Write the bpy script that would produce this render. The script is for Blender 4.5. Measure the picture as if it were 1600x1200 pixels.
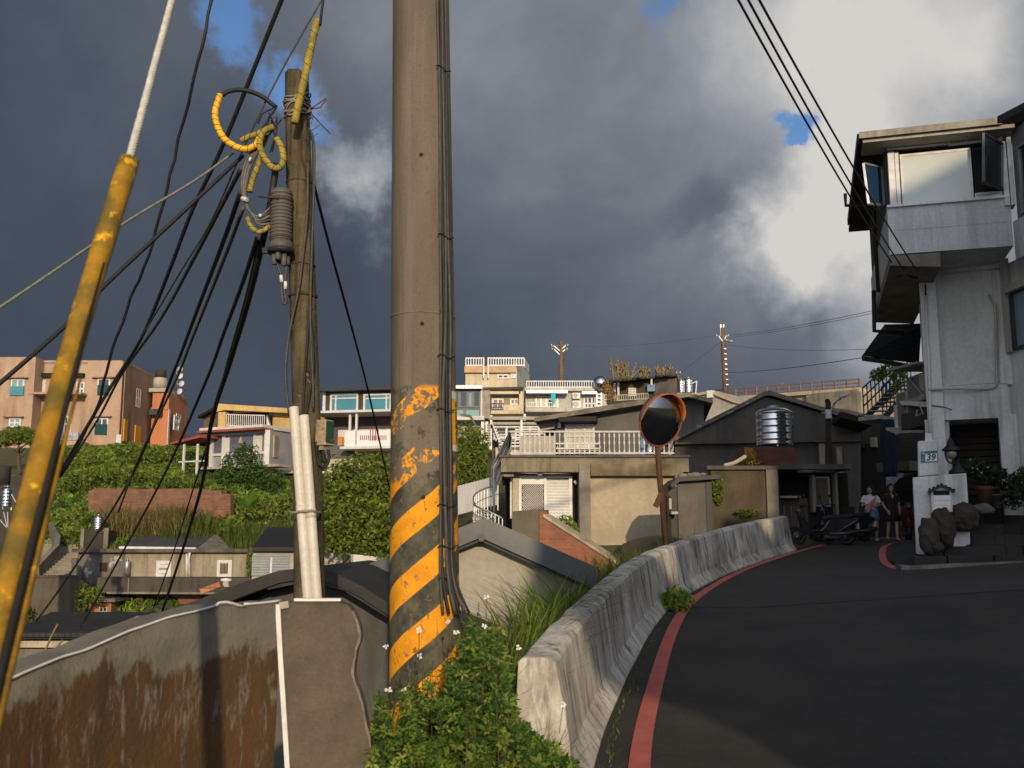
import bpy, bmesh, math, random
from mathutils import Vector, Matrix, noise as mnoise

for o in list(bpy.data.objects):
    bpy.data.objects.remove(o)
SC = bpy.context.scene
COL = SC.collection
R = math.radians

# ---------------------------------------------------------------- camera
EYE = 1.6
PITCH = math.atan(250 / 1600)
cam_d = bpy.data.cameras.new("camera")
cam_d.lens = 36.0
cam_d.sensor_width = 36.0
cam_d.clip_end = 6000
cam_d.clip_start = 0.05
cam_d.dof.use_dof = True
cam_d.dof.focus_distance = 14.0
cam_d.dof.aperture_fstop = 5.0
cam = bpy.data.objects.new("camera", cam_d)
cam.location = (0, 0, EYE)
cam.rotation_euler = (math.pi / 2 + PITCH, 0, 0)
COL.objects.link(cam)
SC.camera = cam

# ---------------------------------------------------------------- sun and sky
SUN = Vector((0.12, -1.0, 0.25)).normalized()
sun_d = bpy.data.lights.new("sun", 'SUN')
sun_d.energy = 3.5
sun_d.angle = R(0.6)
sun_d.color = (1.0, 0.79, 0.52)
sun = bpy.data.objects.new("sun", sun_d)
sun.rotation_euler = SUN.to_track_quat('Z', 'Y').to_euler()
COL.objects.link(sun)

SC.view_settings.view_transform = 'Standard'
SC.view_settings.look = 'None'
SC.view_settings.exposure = 0.0
SC.view_settings.gamma = 1.0
SC.render.film_transparent = False
try:
    SC.cycles.use_denoising = True
    SC.cycles.max_bounces = 6
    SC.cycles.transparent_max_bounces = 8
    SC.cycles.use_adaptive_sampling = True
    SC.cycles.adaptive_threshold = 0.02
except Exception:
    pass


def ray(px, py):
    """direction of a photograph pixel (1600x1200), world axes"""
    u, v = (px - 800) / 1600, (600 - py) / 1600
    c, s = math.cos(PITCH), math.sin(PITCH)
    return Vector((u, c - v * s, s + v * c))


def P(px, py, D):
    """point at pixel, at forward distance D in metres"""
    d = ray(px, py)
    return Vector((0, 0, EYE)) + d * (D / d.y)


def build_world():
    w = bpy.data.worlds.new("World")
    SC.world = w
    w.use_nodes = True
    nt = w.node_tree
    N, L = nt.nodes, nt.links
    N.clear()
    out = N.new('ShaderNodeOutputWorld')
    bg = N.new('ShaderNodeBackground')
    L.new(bg.outputs[0], out.inputs[0])
    tc = N.new('ShaderNodeTexCoord')
    D = tc.outputs['Generated']

    def mth(op, a, b=None):
        n = N.new('ShaderNodeMath'); n.operation = op
        for i, v in enumerate((a, b)):
            if v is None: continue
            if isinstance(v, (int, float)): n.inputs[i].default_value = v
            else: L.new(v, n.inputs[i])
        return n.outputs[0]

    def vm(op, a, b):
        n = N.new('ShaderNodeVectorMath'); n.operation = op
        for i, v in enumerate((a, b)):
            if isinstance(v, (tuple, list, Vector)): n.inputs[i].default_value = tuple(v)
            else: L.new(v, n.inputs[i])
        return n

    def nz(vec, scale, detail, rough=.55, dist=0.0):
        n = N.new('ShaderNodeTexNoise'); n.inputs['Scale'].default_value = scale
        n.inputs['Detail'].default_value = detail; n.inputs['Roughness'].default_value = rough
        n.inputs['Distortion'].default_value = dist
        L.new(vec, n.inputs['Vector']); return n

    def warp(amount, scale, detail, rough):
        n = nz(D, scale, detail, rough)
        c = vm('SUBTRACT', n.outputs['Color'], (.5, .5, .5))
        s = N.new('ShaderNodeVectorMath'); s.operation = 'SCALE'; s.inputs['Scale'].default_value = amount
        L.new(c.outputs[0], s.inputs[0])
        return vm('ADD', D, s.outputs[0]).outputs[0]

    wsoft = warp(.16, 4.0, 3, .5)
    wfine = warp(.17, 7.0, 8, .62)

    def blobs(vec, lst):
        acc = None
        for (px, py, r, amp) in lst:
            d = ray(px, py).normalized()
            dist = vm('DISTANCE', vec, d).outputs['Value']
            m = N.new('ShaderNodeMapRange'); m.interpolation_type = 'SMOOTHERSTEP'
            m.inputs['From Min'].default_value = r / 1600.0
            m.inputs['From Max'].default_value = 0.0
            m.inputs['To Min'].default_value = 0.0
            m.inputs['To Max'].default_value = amp
            L.new(dist, m.inputs['Value'])
            acc = m.outputs[0] if acc is None else mth('ADD', acc, m.outputs[0])
        return acc

    soft = blobs(wsoft, [(1470, -60, 580, .92), (1560, 420, 620, .36), (1000, 60, 640, .26), (760, -30, 420, .18),
                         (930, 330, 500, .20), (300, -60, 500, .12), (1240, 120, 260, .12), (600, 60, 300, .12), (900, 620, 700, .10), (300, 330, 700, .075), (180, 60, 480, .08), (1400, 560, 330, .22)])
    hard = blobs(wfine, [(1285, 320, 175, .95), (1225, 400, 120, .55), (1330, 420, 150, .42), (1390, 530, 110, .30),
                         (1400, 90, 240, .40), (1250, 20, 220, .42), (1500, 40, 130, .2),
                         (525, 225, 95, .70), (548, 300, 85, .70), (560, 355, 60, .32), (455, 125, 50, .45),
                         (1310, 500, 80, -.16), (1150, 330, 110, -.20), (1540, 200, 200, -.25), (940, 190, 330, -.12)])
    # behind the camera the clouds are broken and lit by the low sun
    sep = N.new('ShaderNodeSeparateXYZ'); L.new(D, sep.inputs[0])
    back = N.new('ShaderNodeMapRange'); back.interpolation_type = 'SMOOTHSTEP'
    back.inputs['From Min'].default_value = .45; back.inputs['From Max'].default_value = -.5
    back.inputs['To Min'].default_value = 0.0; back.inputs['To Max'].default_value = .66
    L.new(sep.outputs[1], back.inputs['Value'])
    fb = mth('MULTIPLY', mth('SUBTRACT', nz(D, 3.2, 7, .6, .3).outputs['Fac'], .5), mth('ADD', .26, mth('MULTIPLY', mth('MINIMUM', mth('MAXIMUM', mth('ADD', soft, hard), 0.0), 1.0), 1.5)))
    fb2 = mth('MULTIPLY', mth('SUBTRACT', nz(D, 9.0, 6, .6, .2).outputs['Fac'], .5), .12)
    lum = mth('ADD', mth('ADD', soft, hard), mth('ADD', back.outputs[0], mth('ADD', fb, fb2)))
    lum = mth('DIVIDE', lum, mth('ADD', 1.0, mth('MULTIPLY', mth('MAXIMUM', lum, 0.0), .34)))
    ramp = N.new('ShaderNodeValToRGB')
    e = ramp.color_ramp.elements
    e[0].position = 0.0; e[0].color = (.047, .061, .083, 1)
    e[1].position = 1.0; e[1].color = (.66, .64, .61, 1)
    for p, c in ((.14, (.070, .088, .118, 1)), (.34, (.134, .151, .187, 1)), (.62, (.31, .325, .36, 1)), (.82, (.47, .47, .475, 1))):
        x = e.new(p); x.color = c
    L.new(lum, ramp.inputs[0])
    holes = blobs(wfine, [(365, 20, 105, .95), (440, 110, 80, .75), (490, 165, 60, .5), (1210, 203, 58, .9), (1197, 228, 42, .8),
                          (1035, 15, 85, .7)])
    hn = mth('ADD', holes, mth('MULTIPLY', mth('SUBTRACT', nz(D, 11, 6, .6).outputs['Fac'], .5), .35))
    hm = N.new('ShaderNodeMapRange'); hm.interpolation_type = 'SMOOTHSTEP'
    hm.inputs['From Min'].default_value = .22; hm.inputs['From Max'].default_value = .80
    L.new(hn, hm.inputs['Value'])
    sky = N.new('ShaderNodeTexSky'); sky.sky_type = 'NISHITA'; sky.sun_disc = False
    sky.sun_elevation = math.asin(SUN.z); sky.sun_rotation = math.atan2(SUN.x, SUN.y)
    sky.air_density = 1.0; sky.dust_density = .6; sky.ozone_density = 2.5
    # the sky node at strength 0.1, the clouds laid over it
    sk = N.new('ShaderNodeVectorMath'); sk.operation = 'MULTIPLY'
    sk.inputs[1].default_value = (1.0, 1.15, 1.35)
    L.new(sky.outputs[0], sk.inputs[0])
    up = N.new('ShaderNodeVectorMath'); up.operation = 'SCALE'
    west = N.new('ShaderNodeMapRange'); west.interpolation_type = 'SMOOTHSTEP'
    west.inputs['From Min'].default_value = .2; west.inputs['From Max'].default_value = -.7
    west.inputs['To Min'].default_value = 10.0; west.inputs['To Max'].default_value = 15.0
    L.new(sep.outputs[1], west.inputs['Value'])
    # cloud glowing round the low sun
    glow = N.new('ShaderNodeMapRange'); glow.interpolation_type = 'SMOOTHSTEP'
    glow.inputs['From Min'].default_value = .45; glow.inputs['From Max'].default_value = .99
    glow.inputs['To Min'].default_value = 0.0; glow.inputs['To Max'].default_value = 35.0
    L.new(vm('DOT_PRODUCT', D, SUN).outputs['Value'], glow.inputs['Value'])
    L.new(mth('ADD', west.outputs[0], glow.outputs[0]), up.inputs['Scale'])
    L.new(ramp.outputs[0], up.inputs[0])
    mix = N.new('ShaderNodeMix'); mix.data_type = 'RGBA'
    L.new(hm.outputs[0], mix.inputs[0])
    L.new(up.outputs[0], mix.inputs[6])
    L.new(sk.outputs[0], mix.inputs[7])
    L.new(mix.outputs[2], bg.inputs[0])
    bg.inputs[1].default_value = 0.1


build_world()

# ---------------------------------------------------------------- helpers: meshes
class MB:
    """collects geometry in world coordinates"""
    def __init__(self):
        self.v, self.f, self.m, self.s = [], [], [], []

    def add(self, vs, fs, mi=0, smooth=False):
        b = len(self.v)
        self.v += [tuple(x) for x in vs]
        for q in fs:
            self.f.append(tuple(b + i for i in q)); self.m.append(mi); self.s.append(smooth)
        return self

    def hexa(self, c, mi=0):
        """8 corners: bottom ring (4), top ring (4)"""
        return self.add(c, [(3, 2, 1, 0), (4, 5, 6, 7), (0, 1, 5, 4), (1, 2, 6, 5), (2, 3, 7, 6), (3, 0, 4, 7)], mi)

    def box(self, c, s, rz=0.0, mi=0, rot=None):
        M_ = rot if rot is not None else Matrix.Rotation(rz, 3, 'Z')
        c = Vector(c); hx, hy, hz = s[0] / 2, s[1] / 2, s[2] / 2
        k = [(-hx, -hy, -hz), (hx, -hy, -hz), (hx, hy, -hz), (-hx, hy, -hz), (-hx, -hy, hz), (hx, -hy, hz), (hx, hy, hz), (-hx, hy, hz)]
        return self.hexa([c + M_ @ Vector(p) for p in k], mi)

    def bar(self, a, b, w, h=None, mi=0):
        """square bar from a to b"""
        a, b = Vector(a), Vector(b); d = b - a
        if d.length < 1e-6: return self
        q = d.to_track_quat('Z', 'Y').to_matrix()
        return self.box((a + b) / 2, (w, h or w, d.length), rot=q, mi=mi)

    def tube(self, pts, r, n=8, mi=0, cap=True, smooth=True):
        pts = [Vector(p) for p in pts]
        rs = r if isinstance(r, (list, tuple)) else [r] * len(pts)
        t0 = (pts[1] - pts[0]).normalized()
        ref = Vector((0, 0, 1)) if abs(t0.z) < .9 else Vector((1, 0, 0))
        nx = t0.cross(ref).normalized()
        vs = []
        for i, p in enumerate(pts):
            t = (pts[min(i + 1, len(pts) - 1)] - pts[max(i - 1, 0)])
            t = t.normalized() if t.length > 1e-9 else t0
            nx = (nx - t * nx.dot(t))
            nx = nx.normalized() if nx.length > 1e-6 else t.cross(Vector((0, 1, 0))).normalized()
            ny = t.cross(nx)
            for k in range(n):
                a = 2 * math.pi * k / n
                vs.append(p + (nx * math.cos(a) + ny * math.sin(a)) * rs[i])
        fs = []
        for i in range(len(pts) - 1):
            for k in range(n):
                k2 = (k + 1) % n
                fs.append((i * n + k, i * n + k2, (i + 1) * n + k2, (i + 1) * n + k))
        self.add(vs, fs, mi, smooth)
        if cap:
            b = len(self.v) - len(vs)
            self.f.append(tuple(b + k for k in reversed(range(n)))); self.m.append(mi); self.s.append(False)
            e = b + (len(pts) - 1) * n
            self.f.append(tuple(e + k for k in range(n))); self.m.append(mi); self.s.append(False)
        return self

    def lathe(self, prof, o, n=24, mi=0, axis=None, smooth=True):
        """prof: (r, h) list; o: origin; axis: direction of h"""
        ax = Vector(axis or (0, 0, 1)).normalized()
        q = ax.to_track_quat('Z', 'Y').to_matrix() if axis is not None else Matrix.Identity(3)
        o = Vector(o); vs = []; fs = []
        for (r, h) in prof:
            for k in range(n):
                a = 2 * math.pi * k / n
                vs.append(o + q @ Vector((r * math.cos(a), r * math.sin(a), h)))
        for i in range(len(prof) - 1):
            for k in range(n):
                k2 = (k + 1) % n
                fs.append((i * n + k, i * n + k2, (i + 1) * n + k2, (i + 1) * n + k))
        fs.append(tuple(reversed(range(n)))); fs.append(tuple((len(prof) - 1) * n + k for k in range(n)))
        return self.add(vs, fs, mi, smooth)

    def ball(self, c, r, n=12, m=8, sc=(1, 1, 1), mi=0, rot=None):
        c = Vector(c); vs = []; fs = []
        rr = rot or Matrix.Identity(3)
        for i in range(1, m):
            a = math.pi * i / m
            for k in range(n):
                b = 2 * math.pi * k / n
                vs.append(c + rr @ Vector((r * sc[0] * math.sin(a) * math.cos(b), r * sc[1] * math.sin(a) * math.sin(b), r * sc[2] * math.cos(a))))
        t = len(vs); vs.append(c + rr @ Vector((0, 0, r * sc[2]))); vs.append(c + rr @ Vector((0, 0, -r * sc[2])))
        for i in range(m - 2):
            for k in range(n):
                k2 = (k + 1) % n
                fs.append((i * n + k, (i + 1) * n + k, (i + 1) * n + k2, i * n + k2))
        for k in range(n):
            k2 = (k + 1) % n
            fs.append((t, k, k2)); fs.append((t + 1, (m - 2) * n + k2, (m - 2) * n + k))
        return self.add(vs, fs, mi, True)

    def prism(self, ring_a, ring_b, mi=0):
        n = len(ring_a)
        fs = [tuple(reversed(range(n))), tuple(n + k for k in range(n))]
        fs += [(k, (k + 1) % n, n + (k + 1) % n, n + k) for k in range(n)]
        return self.add(list(ring_a) + list(ring_b), fs, mi)

    def split(self, name, mats, parent=None, **kw):
        """one object per connected piece"""
        par = list(range(len(self.v)))

        def find(i):
            while par[i] != i:
                par[i] = par[par[i]]; i = par[i]
            return i
        for f in self.f:
            a = find(f[0])
            for i in f[1:]: par[find(i)] = a
        groups = {}
        for k, f in enumerate(self.f): groups.setdefault(find(f[0]), []).append(k)
        out = []
        for fs in groups.values():
            s = MB(); mp = {}
            for k in fs:
                q = []
                for i in self.f[k]:
                    if i not in mp: mp[i] = len(s.v); s.v.append(self.v[i])
                    q.append(mp[i])
                s.f.append(tuple(q)); s.m.append(self.m[k]); s.s.append(self.s[k])
            out.append(s.build(name, mats, parent, **kw))
        return out

    def build(self, name, mats, parent=None, fix=True, bevel=0.0):
        org = Vector((0, 0, 0))
        if parent is not None:
            q = parent
            while q is not None:
                org = org + q.location; q = q.parent
        me = bpy.data.meshes.new(name)
        me.from_pydata([(x[0] - org.x, x[1] - org.y, x[2] - org.z) for x in self.v], [], self.f)
        if not isinstance(mats, (list, tuple)): mats = [mats]
        for m in mats: me.materials.append(m)
        me.polygons.foreach_set('material_index', self.m)
        me.polygons.foreach_set('use_smooth', self.s)
        if fix:
            bm = bmesh.new(); bm.from_mesh(me)
            bmesh.ops.recalc_face_normals(bm, faces=bm.faces)
            bm.to_mesh(me); bm.free()
        me.update()
        o = bpy.data.objects.new(name, me)
        COL.objects.link(o)
        if bevel:
            b = o.modifiers.new("bevel", 'BEVEL'); b.width = bevel; b.segments = 2; b.limit_method = 'ANGLE'; b.angle_limit = R(40)
        if parent is not None: o.parent = parent
        return o


def thing(name, label, cat, loc, group=None):
    o = bpy.data.objects.new(name, None)
    o.empty_display_size = .2
    COL.objects.link(o)
    o.location = loc
    o['label'] = label; o['category'] = cat
    if group: o['group'] = group
    return o


def tag(o, label, cat, group=None):
    o['label'] = label; o['category'] = cat
    if group: o['group'] = group
    return o


def struct(o):
    o['kind'] = 'structure'; return o


def stuff(o, label=None, cat=None):
    o['kind'] = 'stuff'
    if label: o['label'] = label; o['category'] = cat
    return o


def copy_tree(o, loc, label=None, group=None, rz=None):
    r = o.copy(); COL.objects.link(r); r.location = loc
    if rz is not None: r.rotation_euler = (0, 0, rz)
    if label: r['label'] = label
    if group: r['group'] = group
    for ch in list(o.children):
        c = ch.copy(); COL.objects.link(c); c.parent = r
        for g in list(ch.children):
            d = g.copy(); COL.objects.link(d); d.parent = c
    return r


class Face:
    """a vertical plane through two columns of the photograph at given distances"""
    def __init__(self, pxa, Da, pxb, Db, y=850):
        a, b = P(pxa, y, Da), P(pxb, y, Db)
        self.O = Vector((a.x, a.y, 0)); self.U = Vector((b.x - a.x, b.y - a.y, 0)).normalized()
        self.N = Vector((self.U.y, -self.U.x, 0))

    def at(self, u, z, d=0.0):
        p = self.O + self.U * u + self.N * d
        return Vector((p.x, p.y, z))

    def q(self, px, py):
        d = ray(px, py); C = Vector((0, 0, EYE))
        t = (self.O - C).dot(self.N) / d.dot(self.N)
        p = C + d * t
        return ((p - self.O).dot(self.U), p.z)

    def pt(self, px, py, d=0.0):
        u, z = self.q(px, py); return self.at(u, z, d)

    def rect(self, mb, x0, y0, x1, y1, d0=0.0, d1=.05, mi=0):
        ym, xm = (y0 + y1) / 2, (x0 + x1) / 2
        u0, u1 = self.q(x0, ym)[0], self.q(x1, ym)[0]
        z1, z0 = self.q(xm, y0)[1], self.q(xm, y1)[1]
        return self.uz(mb, u0, z0, u1, z1, d0, d1, mi)

    def uz(self, mb, u0, z0, u1, z1, d0, d1, mi=0):
        A = self.at
        return mb.hexa([A(u0, z0, d1), A(u1, z0, d1), A(u1, z0, d0), A(u0, z0, d0), A(u0, z1, d1), A(u1, z1, d1), A(u1, z1, d0), A(u0, z1, d0)], mi)

    def poly(self, mb, pix, d0, d1, mi=0):
        qs = [self.q(*p) for p in pix]
        return mb.prism([self.at(u, z, d1) for u, z in qs], [self.at(u, z, d0) for u, z in qs], mi)


def window(f, parent, x0, y0, x1, y1, fm, gm, cols=2, rows=1, fw=.06, proud=.03, name='window', sill=None, d=0.0):
    """frame bars with a pane behind them; the pane is a sub-part"""
    ym, xm = (y0 + y1) / 2, (x0 + x1) / 2
    u0, u1 = f.q(x0, ym)[0], f.q(x1, ym)[0]
    z1, z0 = f.q(xm, y0)[1], f.q(xm, y1)[1]
    m = MB(); p = d + proud
    f.uz(m, u0, z0, u0 + fw, z1, d - .02, p); f.uz(m, u1 - fw, z0, u1, z1, d - .02, p)
    f.uz(m, u0 + fw, z0, u1 - fw, z0 + fw, d - .02, p); f.uz(m, u0 + fw, z1 - fw, u1 - fw, z1, d - .02, p)
    for i in range(1, cols):
        u = u0 + (u1 - u0) * i / cols
        f.uz(m, u - fw / 2, z0 + fw, u + fw / 2, z1 - fw, d - .02, p - .004)
    for i in range(1, rows):
        z = z0 + (z1 - z0) * i / rows
        f.uz(m, u0 + fw, z - fw / 2, u1 - fw, z + fw / 2, d - .02, p - .008)
    o = m.build(name, fm, parent)
    g = MB(); f.uz(g, u0 + fw * .5, z0 + fw * .5, u1 - fw * .5, z1 - fw * .5, d - .015, d + .008)
    g.build('pane', gm, o)
    if sill:
        s = MB(); f.uz(s, u0 - .08, z0 - .09, u1 + .08, z0 - .005, d - .02, d + .12); s.build('sill', sill, o)
    return o


def railing(mb, pts, h, step, r=.015, mids=(), rail_r=None, bot=.08, mi=0):
    """posts along a polyline of foot points with top and bottom rails"""
    pts = [Vector(p) for p in pts]; rr = rail_r or r * 1.4
    up = Vector((0, 0, 1))
    for a, b in zip(pts, pts[1:]):
        L_ = (b - a).length; n = max(1, round(L_ / step))
        for i in range(n + 1):
            p = a.lerp(b, i / n)
            mb.bar(p + up * bot * .5, p + up * h, r * 2, mi=mi)
        for z in (bot, h) + tuple(mids):
            mb.bar(a + up * z, b + up * z, rr * 2, mi=mi)
    return mb


def catenary(a, b, sag, n=14):
    a, b = Vector(a), Vector(b)
    return [a.lerp(b, i / n) - Vector((0, 0, 4 * sag * (i / n) * (1 - i / n))) for i in range(n + 1)]


def bez(pts, n=10):
    """Catmull-Rom through points"""
    p = [Vector(x) for x in pts]; q = [p[0] * 2 - p[1]] + p + [p[-1] * 2 - p[-2]]
    out = []
    for i in range(1, len(q) - 2):
        for k in range(n):
            t = k / n
            out.append(.5 * ((2 * q[i]) + (q[i + 1] - q[i - 1]) * t + (2 * q[i - 1] - 5 * q[i] + 4 * q[i + 1] - q[i + 2]) * t * t
                             + (3 * q[i] - q[i - 1] - 3 * q[i + 1] + q[i + 2]) * t ** 3))
    out.append(p[-1]); return out


def text_mesh(s, size, mat, name, parent, origin, ux, uz, depth=.002, shear=0.0, align='CENTER', bold=0.0):
    cu = bpy.data.curves.new('lettering', 'FONT'); cu.body = s; cu.size = size; cu.extrude = depth; cu.shear = shear
    cu.align_x = align; cu.align_y = 'CENTER'; cu.offset = bold
    to = bpy.data.objects.new('lettering', cu); COL.objects.link(to)
    dg = bpy.context.evaluated_depsgraph_get()
    me = bpy.data.meshes.new_from_object(to.evaluated_get(dg))
    COL.objects.unlink(to); bpy.data.objects.remove(to)
    org = Vector((0, 0, 0)); q = parent
    while q is not None:
        org = org + q.location; q = q.parent
    ux, uz = Vector(ux).normalized(), Vector(uz).normalized(); un = ux.cross(uz)
    for v in me.vertices:
        v.co = Vector(origin) + ux * v.co.x + uz * v.co.y + un * v.co.z - org
    me.materials.clear(); me.materials.append(mat)
    o = bpy.data.objects.new(name, me); COL.objects.link(o); o.parent = parent
    return o


# ---------------------------------------------------------------- helpers: materials
def M(name, c1, c2=None, scale=2.0, rough=.85, metal=0.0, bump=.15, bscale=30.0, streak=None, samt=.6, sscale=1.5, spec=.3,
      spots=None, spscale=6.0, spt=.62, lo=.35, hi=.65, detail=6, stretch=.22):
    m = bpy.data.materials.new(name); m.use_nodes = True
    nt = m.node_tree; N, L = nt.nodes, nt.links
    b = N['Principled BSDF']
    b.inputs['Roughness'].default_value = rough; b.inputs['Metallic'].default_value = metal
    b.inputs['Specular IOR Level'].default_value = spec
    tc = N.new('ShaderNodeTexCoord').outputs['Object']

    def noise(sc, det=6, vec=None, rg=.6):
        n = N.new('ShaderNodeTexNoise'); n.inputs['Scale'].default_value = sc; n.inputs['Detail'].default_value = det
        n.inputs['Roughness'].default_value = rg
        L.new(vec if vec is not None else tc, n.inputs['Vector']); return n.outputs['Fac']

    def mixc(fac, a, c):
        x = N.new('ShaderNodeMix'); x.data_type = 'RGBA'
        L.new(fac, x.inputs[0])
        for i, v in ((6, a), (7, c)):
            if isinstance(v, (tuple, list)): x.inputs[i].default_value = (*v[:3], 1)
            else: L.new(v, x.inputs[i])
        return x.outputs[2]

    def rng(v, a, c, hi_=1.0):
        x = N.new('ShaderNodeMapRange'); x.inputs['From Min'].default_value = a; x.inputs['From Max'].default_value = c
        x.inputs['To Max'].default_value = hi_
        L.new(v, x.inputs['Value']); return x.outputs[0]

    if c2 is None: c2 = tuple(x * .8 for x in c1)
    col = mixc(rng(noise(scale, detail), lo, hi), c1, c2)
    # fine grain
    g = rng(noise(scale * 14, 3), .3, .7)
    gm = N.new('ShaderNodeMix'); gm.data_type = 'RGBA'; gm.blend_type = 'MULTIPLY'; gm.inputs[0].default_value = .35
    L.new(col, gm.inputs[6])
    gr = N.new('ShaderNodeMapRange'); gr.inputs['To Min'].default_value = .62; gr.inputs['To Max'].default_value = 1.2
    L.new(g, gr.inputs['Value'])
    cc = N.new('ShaderNodeCombineColor')
    for i in range(3): L.new(gr.outputs[0], cc.inputs[i])
    L.new(cc.outputs[0], gm.inputs[7]); col = gm.outputs[2]
    if streak is not None:
        mp = N.new('ShaderNodeMapping'); mp.inputs['Scale'].default_value = (sscale * 2.2, sscale * 2.2, sscale * stretch)
        L.new(tc, mp.inputs['Vector'])
        s1 = noise(1.0, 8, mp.outputs[0], .68)
        s2 = noise(sscale * .35, 3)
        mm = N.new('ShaderNodeMath'); mm.operation = 'MULTIPLY'; L.new(rng(s1, .46, .66), mm.inputs[0]); L.new(rng(s2, .3, .62, samt), mm.inputs[1])
        col = mixc(mm.outputs[0], col, streak)
    if spots is not None:
        s = noise(spscale, 8, None, .7)
        col = mixc(rng(s, spt, spt + .05), col, spots)
    L.new(col, b.inputs['Base Color'])
    if bump:
        bn = N.new('ShaderNodeBump'); bn.inputs['Strength'].default_value = bump; bn.inputs['Distance'].default_value = .02
        L.new(noise(bscale, 5), bn.inputs['Height']); L.new(bn.outputs[0], b.inputs['Normal'])
    m['nodes'] = 1
    return m


def leafmat(name, c1, c2, c3=None, trans=.35):
    m = bpy.data.materials.new(name); m.use_nodes = True
    nt = m.node_tree; N, L = nt.nodes, nt.links
    b = N['Principled BSDF']; out = N['Material Output']
    b.inputs['Roughness'].default_value = .55; b.inputs['Specular IOR Level'].default_value = .3
    geo = N.new('ShaderNodeNewGeometry')
    rp = N.new('ShaderNodeValToRGB'); e = rp.color_ramp.elements
    e[0].color = (*c1, 1); e[1].color = (*c2, 1)
    if c3: x = e.new(.5); x.color = (*c3, 1)
    L.new(geo.outputs['Random Per Island'], rp.inputs[0])
    L.new(rp.outputs[0], b.inputs['Base Color'])
    t = N.new('ShaderNodeBsdfTranslucent'); L.new(rp.outputs[0], t.inputs['Color'])
    mx = N.new('ShaderNodeMixShader'); mx.inputs[0].default_value = trans
    L.new(b.outputs[0], mx.inputs[1]); L.new(t.outputs[0], mx.inputs[2]); L.new(mx.outputs[0], out.inputs[0])
    return m


def glassmat(name, col, rough=.04, metal=0.0, spec=.9):
    m = bpy.data.materials.new(name); m.use_nodes = True
    N, L = m.node_tree.nodes, m.node_tree.links; b = N['Principled BSDF']
    b.inputs['Roughness'].default_value = rough; b.inputs['Metallic'].default_value = metal
    b.inputs['Specular IOR Level'].default_value = spec
    tc = N.new('ShaderNodeTexCoord').outputs['Object']
    n = N.new('ShaderNodeTexNoise'); n.inputs['Scale'].default_value = 1.3; L.new(tc, n.inputs['Vector'])
    r_ = N.new('ShaderNodeValToRGB'); r_.color_ramp.elements[0].color = (*[c * .75 for c in col], 1); r_.color_ramp.elements[1].color = (*[c * 1.2 for c in col], 1)
    L.new(n.outputs['Fac'], r_.inputs[0]); L.new(r_.outputs[0], b.inputs['Base Color'])
    bn = N.new('ShaderNodeBump'); bn.inputs['Strength'].default_value = .03; L.new(n.outputs['Fac'], bn.inputs['Height']); L.new(bn.outputs[0], b.inputs['Normal'])
    return m


def brickmat(name, c1, c2, mortar, sc=1.0, dirt=None):
    m = bpy.data.materials.new(name); m.use_nodes = True
    N, L = m.node_tree.nodes, m.node_tree.links; b = N['Principled BSDF']; b.inputs['Roughness'].default_value = .9
    tc = N.new('ShaderNodeTexCoord').outputs['Object']
    sp = N.new('ShaderNodeSeparateXYZ'); L.new(tc, sp.inputs[0])
    ad = N.new('ShaderNodeMath'); L.new(sp.outputs[0], ad.inputs[0]); L.new(sp.outputs[1], ad.inputs[1])
    cb = N.new('ShaderNodeCombineXYZ'); L.new(ad.outputs[0], cb.inputs[0]); L.new(sp.outputs[2], cb.inputs[1])
    br = N.new('ShaderNodeTexBrick'); br.inputs['Scale'].default_value = sc
    br.inputs['Color1'].default_value = (*c1, 1); br.inputs['Color2'].default_value = (*c2, 1); br.inputs['Mortar'].default_value = (*mortar, 1)
    br.inputs['Brick Width'].default_value = .23; br.inputs['Row Height'].default_value = .075; br.inputs['Mortar Size'].default_value = .010
    L.new(cb.outputs[0], br.inputs['Vector'])
    n = N.new('ShaderNodeTexNoise'); n.inputs['Scale'].default_value = 2.2; n.inputs['Detail'].default_value = 8; L.new(tc, n.inputs['Vector'])
    mp = N.new('ShaderNodeMapRange'); mp.inputs['From Min'].default_value = .45; mp.inputs['From Max'].default_value = .7; mp.inputs['To Max'].default_value = .75
    L.new(n.outputs['Fac'], mp.inputs['Value'])
    mx = N.new('ShaderNodeMix'); mx.data_type = 'RGBA'; L.new(mp.outputs[0], mx.inputs[0]); L.new(br.outputs[0], mx.inputs[6])
    mx.inputs[7].default_value = (*(dirt or tuple(x * .5 for x in c1)), 1)
    L.new(mx.outputs[2], b.inputs['Base Color'])
    bn = N.new('ShaderNodeBump'); bn.inputs['Strength'].default_value = .4; bn.inputs['Distance'].default_value = .01
    L.new(br.outputs['Fac'], bn.inputs['Height']); bn.invert = True; L.new(bn.outputs[0], b.inputs['Normal'])
    return m


def ribbed(m, axis='X', scale=10.0, strength=.6):
    """adds corrugation to a material made by M()"""
    N, L = m.node_tree.nodes, m.node_tree.links; b = N['Principled BSDF']
    tc = N.new('ShaderNodeTexCoord').outputs['Object']
    w = N.new('ShaderNodeTexWave'); w.wave_type = 'BANDS'; w.bands_direction = axis; w.inputs['Scale'].default_value = scale
    w.inputs['Distortion'].default_value = .15
    L.new(tc, w.inputs['Vector'])
    bn = N.new('ShaderNodeBump'); bn.inputs['Strength'].default_value = strength; bn.inputs['Distance'].default_value = .03
    L.new(w.outputs['Fac'], bn.inputs['Height'])
    old = b.inputs['Normal'].links
    if old: L.new(old[0].from_socket, bn.inputs['Normal'])
    L.new(bn.outputs[0], b.inputs['Normal'])
    return m


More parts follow.
